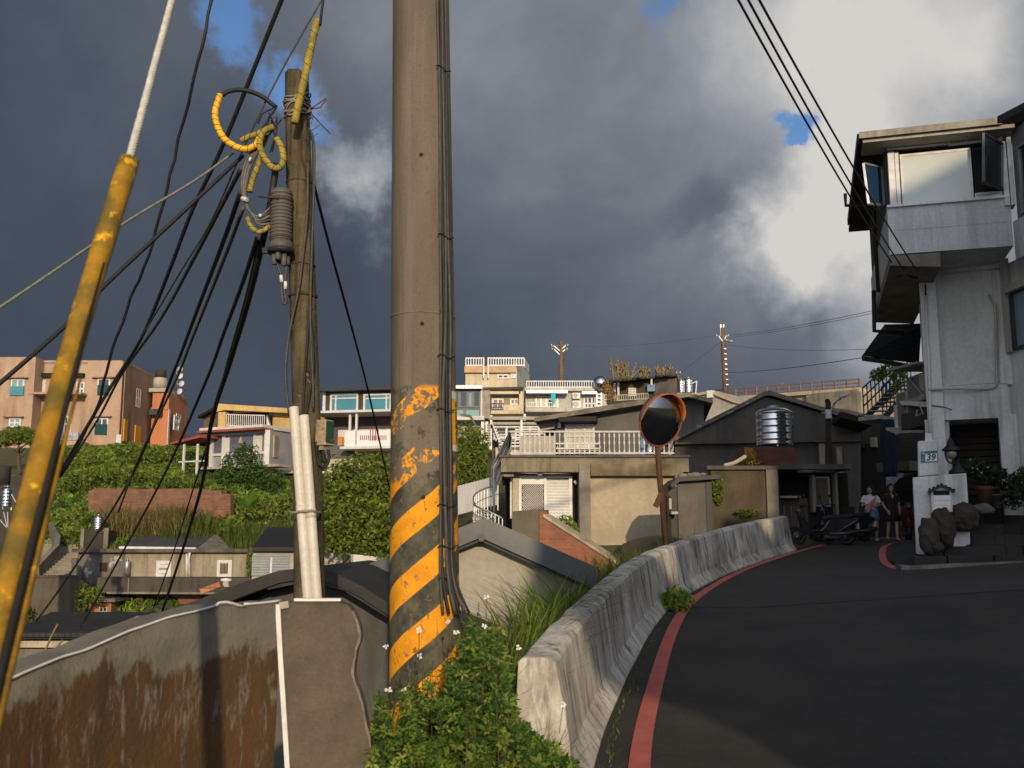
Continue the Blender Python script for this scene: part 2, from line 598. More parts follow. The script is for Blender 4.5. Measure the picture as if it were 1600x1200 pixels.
# shared materials
mt = {}
mt['concrete'] = M('concrete', (.24, .21, .165), (.16, .14, .11), 1.4, streak=(.07, .06, .05), samt=.8)
mt['concrete_dark'] = M('concrete_dark', (.13, .115, .095), (.07, .062, .052), 1.2, streak=(.03, .027, .024), samt=.9)
mt['concrete_lite'] = M('concrete_lite', (.42, .385, .32), (.33, .30, .25), 1.6, streak=(.16, .14, .11), samt=.7)
mt['render_beige'] = M('render_beige', (.47, .40, .29), (.38, .32, .22), 1.0, streak=(.17, .13, .09), samt=.7)
mt['white_paint'] = M('white_paint', (.62, .60, .56), (.52, .50, .47), 1.2, rough=.6, bump=.08, streak=(.30, .28, .25), samt=.5)
mt['white_clean'] = M('white_clean', (.70, .69, .67), (.64, .63, .61), 1.5, rough=.5, bump=.05)
mt['white_metal'] = M('white_metal', (.66, .65, .63), (.5, .48, .46), 5, rough=.4, bump=.03)
mt['black_metal'] = M('black_metal', (.012, .012, .014), (.022, .020, .019), 6, rough=.5, bump=.05)
mt['dark_metal'] = M('dark_metal', (.055, .058, .060), (.04, .042, .045), 3, rough=.38, metal=.35, bump=.04)
mt['rubber'] = M('rubber', (.012, .012, .013), (.024, .023, .022), 20, rough=.6, bump=.1)
mt['cable_grey'] = M('cable_grey', (.07, .07, .065), (.045, .045, .04), 20, rough=.6, bump=.1)
mt['galv'] = M('galvanised_steel', (.42, .42, .41), (.3, .3, .3), 6, rough=.45, metal=.7, bump=.05)
mt['steel'] = M('stainless_steel', (.62, .62, .62), (.55, .55, .56), 1.5, rough=.16, metal=1.0, bump=.02)
mt['rust'] = M('rusty_steel', (.10, .046, .022), (.055, .028, .017), 8, rough=.85, bump=.2)
mt['wood_dark'] = M('dark_timber', (.035, .024, .017), (.022, .016, .012), 4, streak=(.012, .01, .008))
mt['dark_glass'] = glassmat('dark_glass', (.02, .026, .03))
mt['teal_glass'] = glassmat('teal_glass', (.06, .225, .24), .03, .5)
mt['green_glass'] = glassmat('green_glass', (.14, .30, .26), .1)
mt['void'] = M('dark_opening', (.014, .012, .011), (.02, .018, .016), 2, bump=0)
mt['trunk'] = M('bark', (.10, .075, .05), (.06, .045, .03), 10, bump=.5, streak=(.03, .022, .016))
mt['soil'] = M('soil', (.085, .065, .04), (.05, .045, .025), 2.0, bump=.6, bscale=14)
mt['leaf_mid'] = leafmat('leaf_mid', (.065, .105, .014), (.24, .27, .042), (.12, .175, .024))
mt['leaf_dark'] = leafmat('leaf_dark', (.028, .06, .012), (.10, .15, .025), (.055, .10, .017))
mt['leaf_lite'] = leafmat('leaf_light', (.10, .19, .02), (.30, .36, .05), (.18, .27, .03))
mt['grass_mid'] = leafmat('grass_mid', (.045, .095, .014), (.20, .20, .06), (.10, .15, .025))
mt['grass_dry'] = leafmat('grass_dry', (.16, .13, .05), (.30, .23, .10), (.22, .18, .07))
# ---------------------------------------------------------------- ground, road, parapet
rng = random.Random(7)


def interp(tab, x):
    if x <= tab[0][0]: return tab[0][1]
    for (a, fa), (b, fb) in zip(tab, tab[1:]):
        if x <= b:
            t = (x - a) / (b - a); return fa + (fb - fa) * t
    return tab[-1][1]


def smooth_tab(tab):
    """monotone-ish smooth version of a table"""
    def f(x):
        if x <= tab[0][0]: return tab[0][1]
        if x >= tab[-1][0]: return tab[-1][1]
        for i in range(len(tab) - 1):
            a, fa = tab[i]; b, fb = tab[i + 1]
            if x <= b:
                ma = 0 if i == 0 else (fb - tab[i - 1][1]) / (b - tab[i - 1][0])
                mb = 0 if i + 2 >= len(tab) else (tab[i + 2][1] - fa) / (tab[i + 2][0] - a)
                h = b - a; t = (x - a) / h
                return ((2 * t ** 3 - 3 * t * t + 1) * fa + (t ** 3 - 2 * t * t + t) * h * ma + (-2 * t ** 3 + 3 * t * t) * fb + (t ** 3 - t * t) * h * mb)
    return f


ZR = smooth_tab([(-40, -1.2), (0, -.02), (7.2, .0), (10, .15), (15, .5), (18.5, .74), (22, 1.08), (25.6, 1.45), (30, 1.69), (40, 1.9), (60, 2.2)])
# x of the parapet's road-side top edge
XB = smooth_tab([(-40, -1.5), (0, -.45), (7.2, .31), (10, .78), (15, 1.88), (18.5, 2.95), (22, 4.6), (25.6, 6.85), (30, 9.3), (40, 14), (60, 22)])


def sstep(a, b, x):
    t = max(0, min(1, (x - a) / (b - a))); return t * t * (3 - 2 * t)


def road_z(x, y):
    bank = .09 * max(0, min(6, x - XB(y) - 1.6)) * sstep(12, 19, y)
    return ZR(y) + bank


LEFT = smooth_tab([(-40, -1.5), (3, -.6), (8, -2.6), (14, -3.6), (25, -4.2), (40, -3.4), (44, -1.0), (50, 2.0), (60, 5.2), (70, 7.6), (90, 10), (150, 13), (400, 20), (3000, 40)])
MID = smooth_tab([(-40, -1.5), (3, -.3), (8, -1.6), (14, -1.6), (18, -.2), (26, 1.0), (29, 1.5), (32, 1.6), (36, 2.6), (45, 4.3), (60, 6.4), (75, 8.6), (90, 10.5), (150, 13), (400, 20), (3000, 40)])
RIGHT = smooth_tab([(30, 1.6), (36, 1.7), (44, 1.9), (50, 4.5), (60, 7.0), (90, 10.5), (150, 13), (400, 20), (3000, 40)])


def ground_z(x, y):
    xb = XB(y) - .3
    right = road_z(max(x, xb), y) - .05 if y < 30 else RIGHT(y)
    if x >= xb: return right
    px = 800 + 1600 * x / max(y, 3.0)
    w = sstep(560, 760, px)
    low = LEFT(y) * (1 - w) + MID(y) * w
    # verge beside the parapet
    verge = right + .12
    wv = sstep(xb - (3.4 if y < 7 else 2.2), xb - (1.5 if y < 7.5 else .5), x)
    n = mnoise.noise(Vector((x * .5, y * .5, 0))) * .15
    return low * (1 - wv) + verge * wv + n * (1 - wv)


def build_ground():
    m = MB()
    ys = [-40, -20, -8, -3]
    y = 0.0
    while y < 30: ys.append(y); y += .5
    while y < 100: ys.append(y); y += 2
    ys += [110, 130, 170, 250, 400, 700, 1300, 3000]
    xs = [-3000, -1200, -600, -300, -150, -100, -80]
    x = -60.0
    while x < -12: xs.append(x); x += 2
    while x < 14: xs.append(x); x += .5
    while x < 60: xs.append(x); x += 3
    xs += [80, 120, 200, 400, 900, 3000]
    for yy in ys:
        for xx in xs: m.v.append((xx, yy, ground_z(xx, yy) - (.06 if xx > XB(yy) - .3 and yy < 34 else 0)))
    nx = len(xs)
    for j in range(len(ys) - 1):
        for i in range(nx - 1):
            m.f.append((j * nx + i, j * nx + i + 1, (j + 1) * nx + i + 1, (j + 1) * nx + i)); m.m.append(0); m.s.append(True)
    g = M('ground_cover', (.06, .075, .025), (.10, .085, .045), 1.1, bump=.6, bscale=9)
    return struct(m.build('ground', g, fix=False))


build_ground()


def strip(name, mat, left, right, dz, y0, y1, step=.25, nx=10):
    m = MB(); n = int((y1 - y0) / step) + 1
    for j in range(n):
        y = y0 + j * step; a, b = left(y), right(y)
        for i in range(nx + 1):
            x = a + (b - a) * i / nx; m.v.append((x, y, road_z(x, y) + dz))
    for j in range(n - 1):
        for i in range(nx):
            q = j * (nx + 1) + i
            m.f.append((q, q + 1, q + nx + 2, q + nx + 1)); m.m.append(0); m.s.append(True)
    return struct(m.build(name, mat, fix=False))


asphalt = M('asphalt', (.050, .045, .039), (.030, .028, .025), .7, rough=.9, bump=.7, bscale=90, streak=(.05, .046, .042), samt=.35, sscale=.7, stretch=.9,
            spots=(.10, .094, .085), spscale=42, spt=.60)
strip('road', asphalt, lambda y: XB(y) - .1, lambda y: max(14.0, XB(y) + 14), 0.0, -7, 44, .4, 24)
red = M('red_line_paint', (.52, .135, .105), (.42, .105, .085), 3, rough=.75, bump=.3, bscale=60, spots=(.09, .06, .052), spscale=14, spt=.625, streak=(.30, .06, .05), samt=.5)


def redx(y):
    return XB(y) + .27 + .19 * sstep(27, 8, y)


resurf = M('newer_asphalt', (.054, .049, .044), (.038, .035, .031), .5, rough=.9, bump=.7, bscale=80, streak=(.022, .021, .02), samt=.5, sscale=.5, stretch=.9, spots=(.10, .095, .088), spscale=40, spt=.61)
strip('road_patch', resurf, lambda y: XB(y) + .5, lambda y: max(13.9, XB(y) + 13.9), .004, 16.6, 43, .4, 24)
strip('road_seam', M('tar_seam', (.026, .025, .024), (.034, .032, .03), 3), lambda y: XB(y) + .45, lambda y: XB(y) + 9, .006, 16.57, 16.66, .04, 24)
strip('red_line', red, redx, lambda y: redx(y) + .16, .009, -7, 27.5, .2, 2)
# the red line that turns round the corner of the stone kerb on the right
m = MB()
def road_hit(px, py):
    """where the line of sight through a pixel meets the road"""
    D = 4.0
    while D < 44:
        p = P(px, py, D)
        if p.z <= road_z(p.x, p.y) + .004: return p
        D += .05
    return p


pth = bez([road_hit(1412, 846.5), road_hit(1394, 849), road_hit(1382, 855), road_hit(1378.5, 866), road_hit(1382, 878), road_hit(1396, 887), road_hit(1412, 889)], 8)
vs = []
for i, p in enumerate(pth):
    t = (pth[min(i + 1, len(pth) - 1)] - pth[max(i - 1, 0)]); t.z = 0; t.normalize(); nn = Vector((-t.y, t.x, 0))
    for s in (-.075, .075):
        q = p + nn * s; m.v.append((q.x, q.y, road_z(q.x, q.y) + .010))
for i in range(len(pth) - 1):
    m.f.append((2 * i, 2 * i + 1, 2 * i + 3, 2 * i + 2)); m.m.append(0); m.s.append(False)
struct(m.build('red_line', red, fix=False))

# ------------------------------------------------------------ concrete road parapet
par_mat = M('parapet_concrete', (.66, .62, .55), (.31, .275, .23), 1.3, bump=.5, bscale=24, streak=(.060, .050, .040), samt=1.25, sscale=3.4, stretch=.35,
            spots=(.14, .12, .10), spscale=13, spt=.635)


def build_parapet():
    m = MB(); r2 = random.Random(3)
    ys = []; y = 7.2
    while y <= 25.7: ys.append(y); y += .18
    prof = [(.24, -.35), (.205, .02), (.115, .14), (.09, .18), (.045, .50), (.0, .80), (-.03, .835), (-.12, .845), (-.235, .84), (-.262, .81), (-.30, .45), (-.33, -.35)]
    n = len(prof)
    for j, y in enumerate(ys):
        dx = (XB(y + .1) - XB(y - .1)) / .2; nn = Vector((1, -dx, 0)).normalized()
        joint = abs((y - 7.2) % 3.1) < .1 and j > 3
        base = Vector((XB(y), y, ZR(y)))
        for k, (a, h) in enumerate(prof):
            w = mnoise.noise(Vector((y * .9, k * .5, 3))) * .012 + mnoise.noise(Vector((y * 6, k * 2.1, 9))) * .003
            hh = h + (mnoise.noise(Vector((y * 1.3, 0, k * .2))) * .018 if h > .6 else 0)
            if j == 0: w += r2.uniform(-.012, .012)
            p = base + nn * (a + w - (.012 if joint and 1 < k < 9 else 0)); m.v.append((p.x, p.y, p.z + hh))
    for j in range(len(ys) - 1):
        for k in range(n - 1):
            m.f.append((j * n + k, j * n + k + 1, (j + 1) * n + k + 1, (j + 1) * n + k)); m.m.append(0); m.s.append(False)
        m.f.append((j * n + n - 1, j * n, (j + 1) * n, (j + 1) * n + n - 1)); m.m.append(0); m.s.append(False)
    # rough broken end towards the viewer
    c = len(m.v); cy = ys[0] - .05
    m.v.append((XB(cy) - .06, cy, ZR(cy) + .35))
    for k in range(n):
        m.f.append((c, (k + 1) % n, k)); m.m.append(0); m.s.append(False)
    e = (len(ys) - 1) * n
    m.f.append(tuple(e + k for k in range(n))); m.m.append(0); m.s.append(False)
    o = m.build('road_parapet', par_mat, bevel=.012)
    return tag(o, 'curving low concrete parapet wall along the left edge of the road', 'parapet')


build_parapet()


# ------------------------------------------------------------ leaf helpers
def leaf_quads(m, pts, size, r, flat=.0, jitter=.5, mi=0):
    """diamond leaves: pts = list of (position, outward normal)"""
    for p, nrm in pts:
        d = Vector((r.gauss(0, 1), r.gauss(0, 1), r.gauss(0, 1))).normalized()
        nn = (nrm * (1 - jitter) + d * jitter)
        nn = nn.normalized() if nn.length > 1e-5 else d
        a = nn.cross(Vector((r.gauss(0, 1), r.gauss(0, 1), r.gauss(0, 1))))
        if a.length < 1e-5: continue
        a.normalize(); b = nn.cross(a)
        s = size * r.uniform(.6, 1.35)
        up = nn * s * .15
        b0 = len(m.v)
        m.v += [tuple(p - a * s), tuple(p + b * s * .45 + up), tuple(p + a * s), tuple(p - b * s * .45 + up)]
        m.f.append((b0, b0 + 1, b0 + 2, b0 + 3)); m.m.append(mi); m.s.append(False)


def crown(m, blobs, n, size, r, shell=.55, mi=0, jitter=.6):
    """leaves spread through ellipsoids: (centre, (rx, ry, rz))"""
    tot = sum(b[1][0] * b[1][2] for b in blobs)
    pts = []
    for c, rad in blobs:
        k = int(n * rad[0] * rad[2] / tot)
        for _ in range(k):
            d = Vector((r.gauss(0, 1), r.gauss(0, 1), r.gauss(0, 1))).normalized()
            t = shell + (1 - shell) * r.random() ** .5
            nv = mnoise.noise(d * 4.5 + Vector(c))
            if nv < -.12 and r.random() < .75: continue
            t *= 1 + .22 * mnoise.noise(d * 2.3 + Vector(c)) + .30 * nv
            p = Vector(c) + Vector((d.x * rad[0], d.y * rad[1], d.z * rad[2])) * t
            pts.append((p, d))
    leaf_quads(m, pts, size, r, jitter=jitter, mi=mi)


def blade(m, p, h, lean, w, r, mi=0):
    a = r.uniform(0, 2 * math.pi); d = Vector((math.cos(a), math.sin(a), 0)); s = Vector((-d.y, d.x, 0)) * w
    b = len(m.v); prev = None
    ts = (0, .35, .7, 1.0)
    for t in ts:
        q = Vector(p) + d * lean * t * t + Vector((0, 0, h * (t - .28 * t * t * (lean / max(h, .01)))))
        ww = (1 - t) ** .6 if t < 1 else 0.04
        m.v += [tuple(q - s * ww), tuple(q + s * ww)]
    for i in range(3):
        m.f.append((b + 2 * i, b + 2 * i + 1, b + 2 * i + 3, b + 2 * i + 2)); m.m.append(mi); m.s.append(True)


def branchy_trunk(m, base, top, r0, r, limbs=5, spread=1.0):
    base, top = Vector(base), Vector(top)
    mid = base.lerp(top, .5) + Vector((r.uniform(-.1, .1), r.uniform(-.1, .1), 0)) * (top - base).length * .5
    m.tube(bez([base, mid, top], 5), [r0 * (1 - .06 * i) for i in range(11)], 8)
    for _ in range(limbs):
        s = base.lerp(top, r.uniform(.45, .95)); a = r.uniform(0, 6.28)
        e = s + Vector((math.cos(a) * spread, math.sin(a) * spread, r.uniform(.2, .9) * spread))
        m.tube([s, s.lerp(e, .5) + Vector((0, 0, .08 * spread)), e], [r0 * .45, r0 * .3, r0 * .12], 6)


def tree(name, label, cat, base, blobs, trunk_r, n, size, leaf, seed, group=None, trunk_top=None):
    r = random.Random(seed); base = Vector(base)
    t = thing(name, label, cat, base, group)
    c = blobs[0][0]
    m = MB(); branchy_trunk(m, base, trunk_top or Vector(c), trunk_r, r, 6, max(b[1][0] for b in blobs) * .6)
    m.build('trunk', mt['trunk'], t)
    m = MB(); crown(m, blobs, n, size, r); m.build('crown', leaf, t, fix=False)
    return t
# ---------------------------------------------------------------- foreground: guy wire, wall, poles
# yellow guard on the guy wire
gt = thing('guy_wire', 'pale steel guy wire in a faded yellow plastic guard, nearest the viewer', 'guy wire', P(0, 1060, 1.9))
yel_worn = M('worn_yellow_plastic', (.40, .205, .010), (.15, .105, .016), 9, rough=.5, bump=.25, bscale=22, streak=(.12, .085, .02), samt=.55, sscale=3,
             spots=(.74, .40, .02), spscale=15, spt=.585, lo=.40, hi=.60, stretch=.6)
a, b = P(201, 254, 2.75), P(-66, 1230, 1.76)
mid1 = P(126, 500, 2.46); mid2 = P(43, 800, 2.10)
path = bez([a, mid1, mid2, b], 12)
m = MB(); m.tube(path, [.0280 - .003 * i / len(path) + .0006 * math.sin(i * 1.3) for i in range(len(path))], 20)
m.tube([path[0] + (path[0] - path[1]).normalized() * .004, path[0]], .0280, 20)
guard = m.build('guard', yel_worn, gt)
m = MB()
off = Vector((.0215, -.014, 0))
sl = [p + off + Vector((.010, 0, 0)) * min(1, i / 14) for i, p in enumerate(path[8:])]
m.tube(sl, [.0035 + .005 * min(1, i / 16) for i in range(len(sl))], 8)
m.build('slit', mt['void'], guard)
m = MB()
lip = [p + Vector((.034, .01, 0)) for p in path[16:]]
m.tube(lip, [.003 + .007 * min(1, i / 10) for i in range(len(lip))], 8)
m.build('guard_lip', yel_worn, guard)
rope = M('guy_strand', (.62, .60, .54), (.45, .43, .38), 30, rough=.6, bump=.0)
m = MB(); top = P(285, -60, 3.4)
r_ = random.Random(2)
d = (top - path[0]); ax = d.normalized(); n1 = ax.cross(Vector((0, 1, 0))).normalized(); n2 = ax.cross(n1)
for k in range(6):
    pts = []
    for i in range(90):
        t = i / 89; an = t * 90 + k * math.pi / 3
        pts.append(path[0] + d * t - ax * .05 * (1 - t) + (n1 * math.cos(an) + n2 * math.sin(an)) * .0078)
    m.tube(pts, .0050, 5)
m.build('wire_strand', rope, gt)

# ------------------------------------------------------------ stained retaining wall
rust_wall = M('stained_wall', (.27, .245, .20), (.20, .18, .15), 2.2, bump=.45, bscale=26, streak=(.055, .028, .012), samt=.0)


def stain_wall_material():
    m = bpy.data.materials.new('stained_concrete'); m.use_nodes = True
    N, L = m.node_tree.nodes, m.node_tree.links; b = N['Principled BSDF']; b.inputs['Roughness'].default_value = .9; b.inputs['Specular IOR Level'].default_value = .2
    tc = N.new('ShaderNodeTexCoord').outputs['Object']
    sp = N.new('ShaderNodeSeparateXYZ'); L.new(tc, sp.inputs[0])

    def nz(sc, det, scale=None, rg=.6):
        n = N.new('ShaderNodeTexNoise'); n.inputs['Scale'].default_value = sc; n.inputs['Detail'].default_value = det; n.inputs['Roughness'].default_value = rg
        if scale:
            mp = N.new('ShaderNodeMapping'); mp.inputs['Scale'].default_value = scale; L.new(tc, mp.inputs['Vector']); L.new(mp.outputs[0], n.inputs['Vector'])
        else: L.new(tc, n.inputs['Vector'])
        return n.outputs['Fac']

    def mth(op, a, c=None):
        n = N.new('ShaderNodeMath'); n.operation = op
        for i, v in enumerate((a, c)):
            if v is None: continue
            if isinstance(v, (int, float)): n.inputs[i].default_value = v
            else: L.new(v, n.inputs[i])
        return n.outputs[0]

    def rg(v, a, c, t=1.0):
        x = N.new('ShaderNodeMapRange'); x.inputs['From Min'].default_value = a; x.inputs['From Max'].default_value = c; x.inputs['To Max'].default_value = t
        L.new(v, x.inputs['Value']); return x.outputs[0]

    def mix(f, a, c):
        x = N.new('ShaderNodeMix'); x.data_type = 'RGBA'; L.new(f, x.inputs[0])
        for i, v in ((6, a), (7, c)):
            if isinstance(v, tuple): x.inputs[i].default_value = (*v, 1)
            else: L.new(v, x.inputs[i])
        return x.outputs[2]
    base = mix(rg(nz(3.0, 6), .35, .65), (.205, .188, .15), (.13, .12, .096))
    base = mix(rg(nz(22, 4), .50, .72), base, (.16, .15, .12))
    # rust-brown wash hanging down from a ragged line under the coping
    line = mth('ADD', mth('MULTIPLY', nz(1.0, 5, (4.2, 4.2, 2.2), .6), 1.35), mth('MULTIPLY', nz(1.0, 7, (15, 15, 4.5), .7), .42))
    # local z is measured from the wall top at its far end
    h = mth('ADD', sp.outputs[2], mth('MULTIPLY', sp.outputs[0], -.06))
    cov = rg(mth('SUBTRACT', mth('MULTIPLY', mth('ADD', h, 0.0), -1.9), line), -.60, -.52)
    cov = mth('MULTIPLY', cov, rg(nz(1.0, 8, (9, 9, 3.0), .74), .38, .47))
    brown = mix(rg(nz(1.0, 6, (7, 7, 1.2)), .35, .68), (.120, .062, .024), (.062, .042, .026))
    col = mix(cov, base, brown)
    pale = rg(nz(1.0, 8, (26, 26, 4.0), .72), .585, .65, .7)
    col = mix(mth('MULTIPLY', pale, cov), col, (.22, .20, .17))
    L.new(col, b.inputs['Base Color'])
    bn = N.new('ShaderNodeBump'); bn.inputs['Strength'].default_value = .6; bn.inputs['Distance'].default_value = .01
    L.new(nz(40, 6), bn.inputs['Height']); L.new(bn.outputs[0], b.inputs['Normal'])
    return m


stain = stain_wall_material()
WA, WB = P(-160, 1124, 3.0), P(437, 942, 4.7)
wall = thing('retaining_wall', 'rust-stained concrete wall with a white capping strip, bottom left', 'wall', (WB.x, WB.y, WB.z))
# top edge follows the photograph's sloping coping
tops = [(-160, 1124, 3.0), (0, 1068, 3.42), (100, 1028, 3.70), (200, 988, 3.98), (290, 958, 4.24), (340, 948, 4.40), (437, 940, 4.70)]
tp = [P(*t) for t in tops]
hz = (WB - WA); hz.z = 0; hz.normalize(); back = Vector((-hz.y, hz.x, 0))
if back.y < 0: back = -back
m = MB(); nseg = 60; rr = random.Random(5)
fine = []
for i in range(nseg + 1):
    t = i / nseg * (len(tp) - 1); k = min(int(t), len(tp) - 2); p = tp[k].lerp(tp[k + 1], t - k)
    fine.append(p + Vector((0, 0, mnoise.noise(p * 6) * .008)))
n = len(fine); rows = 14
for j in range(rows + 1):
    for p in fine:
        q = Vector((p.x, p.y, p.z - 1.9 * j / rows)); q += -back * (mnoise.noise(q * 5) * .007); m.v.append(tuple(q))
for j in range(rows):
    for i in range(n - 1):
        m.f.append((j * n + i, (j + 1) * n + i, (j + 1) * n + i + 1, j * n + i + 1)); m.m.append(0); m.s.append(True)
b0 = len(m.v)
for p in fine: m.v.append(tuple(p + back * .16))
for p in fine: m.v.append(tuple(p + back * .16 - Vector((0, 0, 1.9))))
for i in range(n - 1):
    m.f.append((i, i + 1, b0 + i + 1, b0 + i)); m.m.append(0); m.s.append(False)
    m.f.append((b0 + i, b0 + i + 1, b0 + n + i + 1, b0 + n + i)); m.m.append(0); m.s.append(False)
m.build('wall_body', stain, wall)
m = MB(); edge = [p - back * .006 + Vector((0, 0, .004)) for p in fine]
m.tube(edge[:50], .0048, 6); m.tube([p + Vector((0, 0, .010 * math.sin(i * .9))) for i, p in enumerate(edge[49:55])], .006, 6); m.tube(edge[54:], .0058, 6)
m.build('capping_strip', mt['white_clean'], wall)
# the end slab with its broken edge
sl_mat = M('slab_concrete', (.125, .104, .076), (.082, .067, .047), 5, bump=.5, bscale=30, spots=(.25, .22, .17), spscale=16, spt=.68, streak=(.07, .055, .035), samt=.4)
FS = Face(437, 4.7, 560, 4.72)
slab = thing('concrete_slab', 'brown concrete slab with a broken right edge beside the stained wall', 'slab', FS.pt(500, 1200))
outl = [(438, 943), (470, 940), (505, 940), (530, 941), (543, 945), (552, 955), (556, 968), (561, 980), (563, 992), (561, 1004), (556, 1018), (553, 1035),
        (552, 1052), (555, 1068), (561, 1085), (566, 1100), (569, 1118), (572, 1135), (577, 1152), (580, 1170), (582, 1200), (583, 1260), (455, 1260), (451, 1200)]
m = MB(); FS.poly(m, outl, -.13, 0.0); m.build('slab_body', sl_mat, slab, bevel=.006)
m = MB()
eo = []
for (x0, y0), (x1, y1) in zip(outl[5:21], outl[6:22]):
    for k in range(5): eo.append((x0 + (x1 - x0) * k / 5, y0 + (y1 - y0) * k / 5))
outer = [(x + 1.6 + 2.2 * mnoise.noise(Vector((x * .05, y * .045, 7))), y) for x, y in eo]; inner = [(x - 1.5 - 3.2 * max(0, mnoise.noise(Vector((x * .07, y * .05, 2))) + .1), y) for x, y in eo]
for i in range(len(eo) - 1): FS.poly(m, [inner[i], outer[i], outer[i + 1], inner[i + 1]], -.125, .003)
m.build('broken_edge', M('broken_concrete', (.22, .19, .15), (.14, .12, .09), 12, bump=.6), slab)
m = MB()
for p0, p1 in zip([(435, 944), (439, 1020), (444, 1100), (449, 1180), (452, 1240)], [(439, 1020), (444, 1100), (449, 1180), (452, 1240)]):
    m.bar(FS.pt(*p0, .012), FS.pt(*p1, .012), .021)
m.build('joint_strip', mt['white_clean'], slab)
m = MB(); m.bar(FS.pt(460, 937, -.01), FS.pt(533, 937, -.01), .05, .012); m.build('cap_plate', mt['white_clean'], slab)
m = MB(); m.bar(FS.pt(438, 946, .004), FS.pt(452, 944, .004), .04, .03); m.build('mortar_patch', mt['concrete_lite'], slab)


# ------------------------------------------------------------ concrete pole with warning stripes
def stripe_material():
    m = bpy.data.materials.new('striped_pole_concrete'); m.use_nodes = True
    N, L = m.node_tree.nodes, m.node_tree.links; b = N['Principled BSDF']; b.inputs['Roughness'].default_value = .8; b.inputs['Specular IOR Level'].default_value = .25
    tc = N.new('ShaderNodeTexCoord').outputs['Object']
    sp = N.new('ShaderNodeSeparateXYZ'); L.new(tc, sp.inputs[0])

    def mth(op, a, c=None):
        n = N.new('ShaderNodeMath'); n.operation = op
        for i, v in enumerate((a, c)):
            if v is None: continue
            if isinstance(v, (int, float)): n.inputs[i].default_value = v
            else: L.new(v, n.inputs[i])
        return n.outputs[0]

    def nz(sc, det, scale=None, rg=.6):
        n = N.new('ShaderNodeTexNoise'); n.inputs['Scale'].default_value = sc; n.inputs['Detail'].default_value = det; n.inputs['Roughness'].default_value = rg
        if scale:
            mp = N.new('ShaderNodeMapping'); mp.inputs['Scale'].default_value = scale; L.new(tc, mp.inputs['Vector']); L.new(mp.outputs[0], n.inputs['Vector'])
        else: L.new(tc, n.inputs['Vector'])
        return n.outputs['Fac']

    def rg(v, a, c, t=1.0, t0=0.0):
        x = N.new('ShaderNodeMapRange'); x.inputs['From Min'].default_value = a; x.inputs['From Max'].default_value = c; x.inputs['To Max'].default_value = t; x.inputs['To Min'].default_value = t0
        L.new(v, x.inputs['Value']); return x.outputs[0]

    def mix(f, a, c):
        x = N.new('ShaderNodeMix'); x.data_type = 'RGBA'; L.new(f, x.inputs[0])
        for i, v in ((6, a), (7, c)):
            if isinstance(v, tuple): x.inputs[i].default_value = (*v, 1)
            else: L.new(v, x.inputs[i])
        return x.outputs[2]
    conc = mix(rg(nz(1.0, 6, (3, 3, .7)), .35, .65), (.150, .124, .092), (.105, .086, .063))
    conc = mix(rg(nz(60, 4), .52, .75), conc, (.095, .08, .06))
    conc = mix(rg(nz(1.0, 7, (9, 9, .35), .68), .54, .70, .55), conc, (.22, .185, .14))
    # helical stripes, angle measured from the far side so that the seam is hidden
    ang = N.new('ShaderNodeMath'); ang.operation = 'ARCTAN2'; L.new(sp.outputs[0], ang.inputs[0]); L.new(mth('MULTIPLY', sp.outputs[1], -1), ang.inputs[1])
    z = mth('ADD', sp.outputs[2], mth('MULTIPLY', nz(3, 3), .03))
    ph = mth('FRACT', mth('ADD', mth('DIVIDE', mth('SUBTRACT', z, mth('MULTIPLY', ang.outputs[0], .162)), .335), STRIPE_PHASE))
    isy = mth('MULTIPLY', rg(ph, .0, .015), rg(ph, .50, .485))
    wear_n = nz(11, 10, None, .75)
    wear_l = nz(1.0, 4, (2.6, 2.6, 2.0))
    # paint survives below a height and is mostly gone above
    up = rg(sp.outputs[2], 1.72, 1.82)
    thr = mth('ADD', mth('MULTIPLY', up, .170), .352)
    keep = rg(mth('SUBTRACT', mth('ADD', mth('MULTIPLY', wear_n, .72), mth('MULTIPLY', wear_l, .28)), thr), .0, .012)
    chips = rg(nz(30, 8, (1, 1, .6), .7), .578, .605)
    keep = mth('MULTIPLY', keep, mth('SUBTRACT', 1.0, mth('MULTIPLY', chips, .85)))
    scr = rg(nz(1.0, 6, (14, 14, 2.2), .7), .60, .64)
    keep = mth('MULTIPLY', keep, mth('SUBTRACT', 1.0, mth('MULTIPLY', scr, .7)))
    top_cut = rg(sp.outputs[2], 2.36, 2.33)
    keep = mth('MULTIPLY', keep, top_cut)
    yel = mix(rg(nz(12, 6), .35, .7), (.80, .34, .012), (.62, .235, .010))
    blk = mix(rg(nz(6, 8, None, .7), .42, .66), (.040, .040, .033), (.125, .115, .070))
    paint = mix(isy, blk, yel)
    col = mix(keep, conc, paint)
    L.new(col, b.inputs['Base Color'])
    bn = N.new('ShaderNodeBump'); bn.inputs['Strength'].default_value = .35; bn.inputs['Distance'].default_value = .008
    L.new(nz(70, 5), bn.inputs['Height']); L.new(bn.outputs[0], b.inputs['Normal'])
    return m


STRIPE_PHASE = .30
PD = 6.0
pb = P(667, 1145, PD); pb = Vector((pb.x, pb.y, 0.15))
ptop = P(657, -140, PD); ptop = Vector((ptop.x, ptop.y, ptop.z))
pole = thing('utility_pole', 'thick concrete utility pole painted with worn yellow and black stripes', 'utility pole', pb)


def pole_pt(z, az, extra=0.0):
    """point on the pole's skin at height z (world), azimuth measured from the viewer's side, clockwise seen from above"""
    t = (z - pb.z) / (ptop.z - pb.z); c = pb.lerp(ptop, t); r = pole_r(z) + extra
    return Vector((c.x + r * math.sin(az), c.y - r * math.cos(az), z))


def pole_r(z):
    t = (z - pb.z) / (ptop.z - pb.z); return .208 - .036 * t


